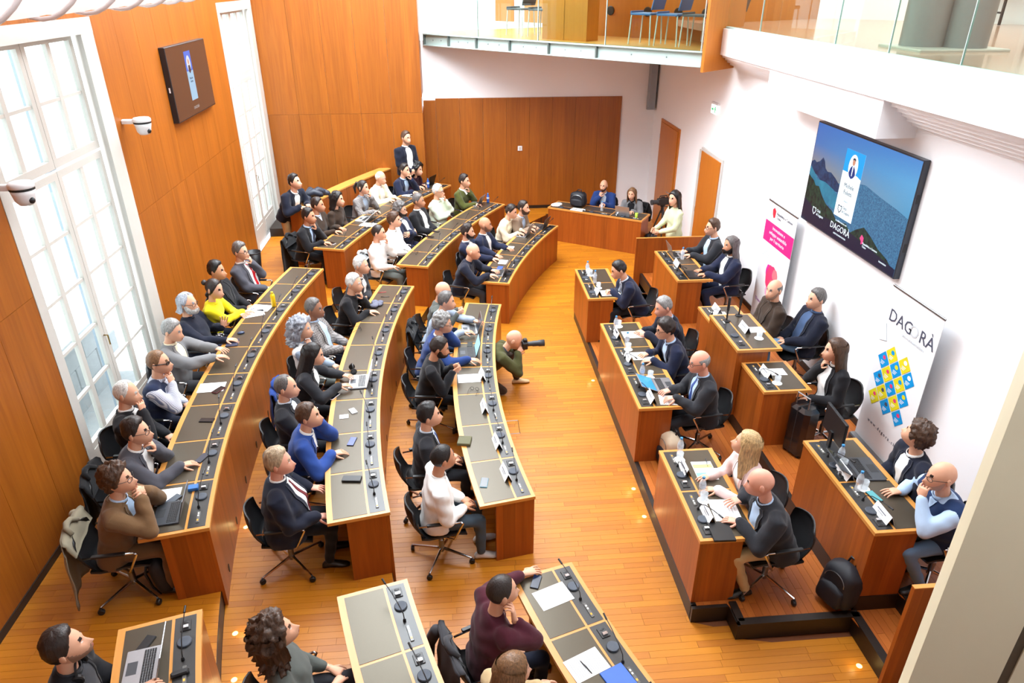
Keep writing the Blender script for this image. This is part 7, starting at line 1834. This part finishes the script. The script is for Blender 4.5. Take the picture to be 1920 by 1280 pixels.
W_ = A_.y - B_.y; TXT = plain('banner_ink', (70, 74, 92), .6); BLU = plain('banner_blue', (0, 146, 214), .5, var=.02); YLW = plain('banner_yellow', (222, 208, 30), .5, var=.02); BWH = plain('banner_icon_white', (240, 244, 248), .5); PNK = plain('banner_pink', (222, 60, 110), .5); LG = plain('banner_pale_line', (196, 204, 210), .6)
H_ = (A_.z + B_.z) / 2
dd = (H_ - .42)
text('DAG', .2, TXT, b1, BP(W_ * .06, .38, .001), UX, UZ); text('O', .2, LG, b1, BP(W_ * .575, .38, .001), UX, UZ, 'CENTER'); text('RÀ', .2, TXT, b1, BP(W_ * .68, .38, .001), UX, UZ); text('LIFESTYLE INNOVATION', .036, LG, b1, BP(W_ * .6, .45, .001), UX, UZ, 'CENTER')
mb = MB(); mb.tube([BP(.0, .66, .002), BP(.13, .62, .002), BP(.05, .44, .002)], .004, 5); mb.build('corner_line', LG, b1)
c0 = pX(1280 + 1132 / 3, 427 + 741 / 3, bx); a0, b0 = A_.y - c0.y, H_ - c0.z; c1 = pX(1280 + 1225 / 3, 427 + 1125 / 3, bx); s = ((H_ - c1.z) - b0) / 8 + ((A_.y - c1.y) - a0) / 8
s = max(.085, min(.12, s)); gap = .93
for row, items in enumerate(([(0, 'B'), (1, 'Y')], [(-1, 'B'), (0, 'Y'), (1, 'B'), (2, 'Y')], [(-2, 'Y'), (-1, 'Y'), (0, 'B'), (1, 'Y'), (2, 'B')], [(-1, 'B'), (0, 'Y'), (1, 'B')], [(0, 'B')])):
    for i, c in items:
        a = a0 + s * (i + row); b_ = b0 + s * (row - i)
        mb = MB(); mb.add([BP(a - s * gap, b_, .001), BP(a, b_ + s * gap, .001), BP(a + s * gap, b_, .001), BP(a, b_ - s * gap, .001)], [(0, 1, 2, 3)]); d = mb.build('diamond', BLU if c == 'B' else YLW, b1)
        k = (row * 5 + i * 3) % 5; im = [PNK, BWH, TXT, YLW if c == 'B' else BLU, PNK][k]
        mb = MB(); ic = ellipse(a + s * .05, b_ - s * .28, s * .26, s * .22, 10 if k % 2 else 5); mb.add([BP(u, v, .002) for u, v in ic], [tuple(range(len(ic)))]); mb.build('icon', im, d)
        for q in range(3):
            mb = MB(); mb.add([BP(a - s * .32, b_ + s * (.12 + .14 * q), .002), BP(a + s * (.3 - .1 * q), b_ + s * (.12 + .14 * q), .002), BP(a + s * (.3 - .1 * q), b_ + s * (.18 + .14 * q), .002), BP(a - s * .32, b_ + s * (.18 + .14 * q), .002)], [(0, 1, 2, 3)]); mb.build('caption_line', BWH, d)
text('w w w . d a g o r a . c h', .058, TXT, b1, BP(W_ * .50, dd - .30, .001), UX, UZ, 'CENTER')
A2_ = pX(1443, 376, 4.88); B2_ = pX(1497, 408, 4.88)
b2, BQ = banner(A2_.y, B2_.y, .42, (A2_.z + B2_.z) / 2, 4.88, 'white roll-up banner with magenta band and pink watercolour blot')
W2_ = A2_.y - B2_.y; MAG = plain('banner_magenta', (214, 32, 124), .5); 
mb = MB(); mb.add([BQ(0, .30, .001), BQ(W2_, .30, .001), BQ(W2_, .62, .001), BQ(0, .62, .001)], [(0, 1, 2, 3)]); bd = mb.build('magenta_band', MAG, b2)
text('Repubblica e Cantone\nTicino', .06, TXT, b2, BQ(W2_ * .34, .14, .001), UX, UZ); mb = MB(); mb.add([BQ(W2_ * u, v, .001) for u, v in ((.18, .10), (.24, .06), (.30, .10), (.29, .2), (.24, .22), (.2, .17))], [tuple(range(6))]); mb.build('partner_mark', plain('banner_red', (214, 40, 60), .5), b2)
for k, w in enumerate(('innovazione e', 'sviluppo sostenibile', 'per il territorio')): text(w, .078, BWH, bd, BQ(W2_ * .5, .39 + .085 * k, .002), UX, UZ, 'CENTER')
for k in range(5):
    mb = MB(); mb.box(BQ(W2_ * .42, .70 + .035 * k, .001), (.001, W2_ * (.7 - .1 * (k % 2)), .010)); q = mb.build('small_print', LG, b2)
for (u, v, r, c) in ((.52, 1.12, .2, (238, 60, 110)), (.42, 1.05, .13, (222, 40, 150)), (.6, 1.25, .14, (244, 110, 110)), (.48, 1.34, .1, (240, 170, 210)), (.62, 1.02, .09, (248, 120, 130))):
    mb = MB(); k_ = 22; pts = [(W2_ * u + r * (1 + .18 * noise.noise(Vector((cos(2 * pi * i / k_) * 2, sin(2 * pi * i / k_) * 2, u * 9)))) * cos(2 * pi * i / k_), v + r * (1 + .18 * noise.noise(Vector((cos(2 * pi * i / k_) * 2, sin(2 * pi * i / k_) * 2, u * 5)))) * sin(2 * pi * i / k_)) for i in range(k_)]
    mb.add([BQ(a, b_, .001 + u * .002) for a, b_ in pts], [tuple(range(k_))]); mb.build('watercolour_blot', plain('blot_%d' % c[1], c, .5, var=.15, vscale=14), b2)
text('TI-innova', .075, plain('banner_violet', (150, 60, 160), .5), b2, BQ(W2_ * .08, 1.62, .001), UX, UZ)
# ---- small lights at the foot of the risers
LAMP = emit('warm_lamp', (255, 214, 120), 2.5)
def step_light(px, nx, ny, lab):
    p = pz(px[0], px[1], .0 if len(px) < 3 else px[2]); t = thing('step_light', (p.x, p.y, p.z), lab, 'light', 'small step lights')
    mb = MB(); mb.lathe([(.001, .004), (.02, .004), (.024, .002), (.026, 0)], (p.x, p.y, p.z), 14); mb.build('lens', LAMP, t)
    d = bpy.data.lights.new('glow', 'POINT'); d.energy = .16; d.color = (1, .72, .3); d.shadow_soft_size = .02
    o = bpy.data.objects.new('glow', d); COL.objects.link(o); o.location = (p.x + nx, p.y + ny, p.z + .07)
for px, nx, ny, lab in (((1188, 916), -.05, 0, 'small step light on the floor by near dais bench, farther one'), ((1208, 968), -.05, 0, 'small step light on the floor by near dais bench, nearer one'), ((1112, 713), -.05, 0, 'small step light on the floor by the three-place bench'), ((1611, 1248), -.05, 0, 'small step light on the floor at lower right'),
    ((461, 988, Z2), .05, 0, 'small step light by the heavy man\'s chair'), ((441, 1187, Z2), .05, 0, 'small step light behind the curly-haired woman'), ((439, 1274, Z2), .05, 0, 'small step light at the bottom edge'), ((514, 795, Z2), .05, 0, 'small step light beside the balding man\'s chair')):
    step_light(px, nx, ny, lab)
# floor box cover let into the parquet
P4 = [pz(*q) for q in ((942, 790), (971, 788), (975, 812), (948, 814))]; t = thing('floor_box', ((P4[0] + P4[2]) / 2)[:], 'thin steel frame of a floor socket box in the parquet', 'floor box')
for k in range(4):
    a, b_ = P4[k], P4[(k + 1) % 4]; mb = MB(); mb.tube([a + Vector((0, 0, .002)), b_ + Vector((0, 0, .002))], .004, 4); mb.build('frame_side', STEEL, t)
# ---- long white pendant lamp at the upper left
pl = thing('pendant_lamp', (-2.35, 6.2, 5.2), 'long white pendant lamp with scalloped translucent shade at upper left', 'lamp')
SHADE = plain('white_fabric_shade', (226, 214, 210), .7, var=.03); _sb = SHADE.node_tree.nodes['Principled BSDF']; _sb.inputs['Emission Color'].default_value = (1, .95, .94, 1); _sb.inputs["Emission Strength"].default_value = .42; SHADE2 = plain('white_glass_scallop', (236, 232, 234), .25, var=.02, coat=.4)
for k in range(8):
    y0, y1 = 3.2 + .75 * k, 3.2 + .75 * (k + 1); mb = MB(); mb.smooth = True; V = []
    for i in range(9):
        q = i / 8; r = .36 + .012 * sin(pi * q); x0 = -2.18 - .075 * (k + q)
        for j in range(13):
            a = pi + pi * j / 12; V.append((x0 + r * cos(a), y0 + (y1 - y0) * q, 5.595 + (r + .02) * sin(a)))
    n = len(V); V += [(x, y, z + .01) for x, y, z in V]
    F = [(i * 13 + j, i * 13 + j + 1, (i + 1) * 13 + j + 1, (i + 1) * 13 + j) for i in range(8) for j in range(12)]; F += [tuple(n + q for q in f[::-1]) for f in F]
    mb.add(V, F); mb.build('shade_segment', SHADE, pl)
    mb = MB(); mb.smooth = True; x0 = -2.18 - .075 * k; mb.tube([(x0 + .385 * cos(a), y0 + .12 * sin(2 * a), 5.595 + .405 * sin(a)) for a in [pi + pi * j / 14 for j in range(15)]], .014, 8); mb.build('scallop_rib', SHADE2, pl)
for k in (0, 3, 6):
    mb = MB(); mb.tube([(-2.25 - .075 * k, 3.6 + .75 * k, 5.56), (-2.25 - .075 * k, 3.6 + .75 * k, 8.5)], .008, 6); mb.build('suspension_rod', STEEL, pl)
mb = MB(); mb.tube([(-2.2, 3.2, 5.57), (-2.75, 9.2, 5.57)], .02, 6); mb.build('spine', STEEL, pl)
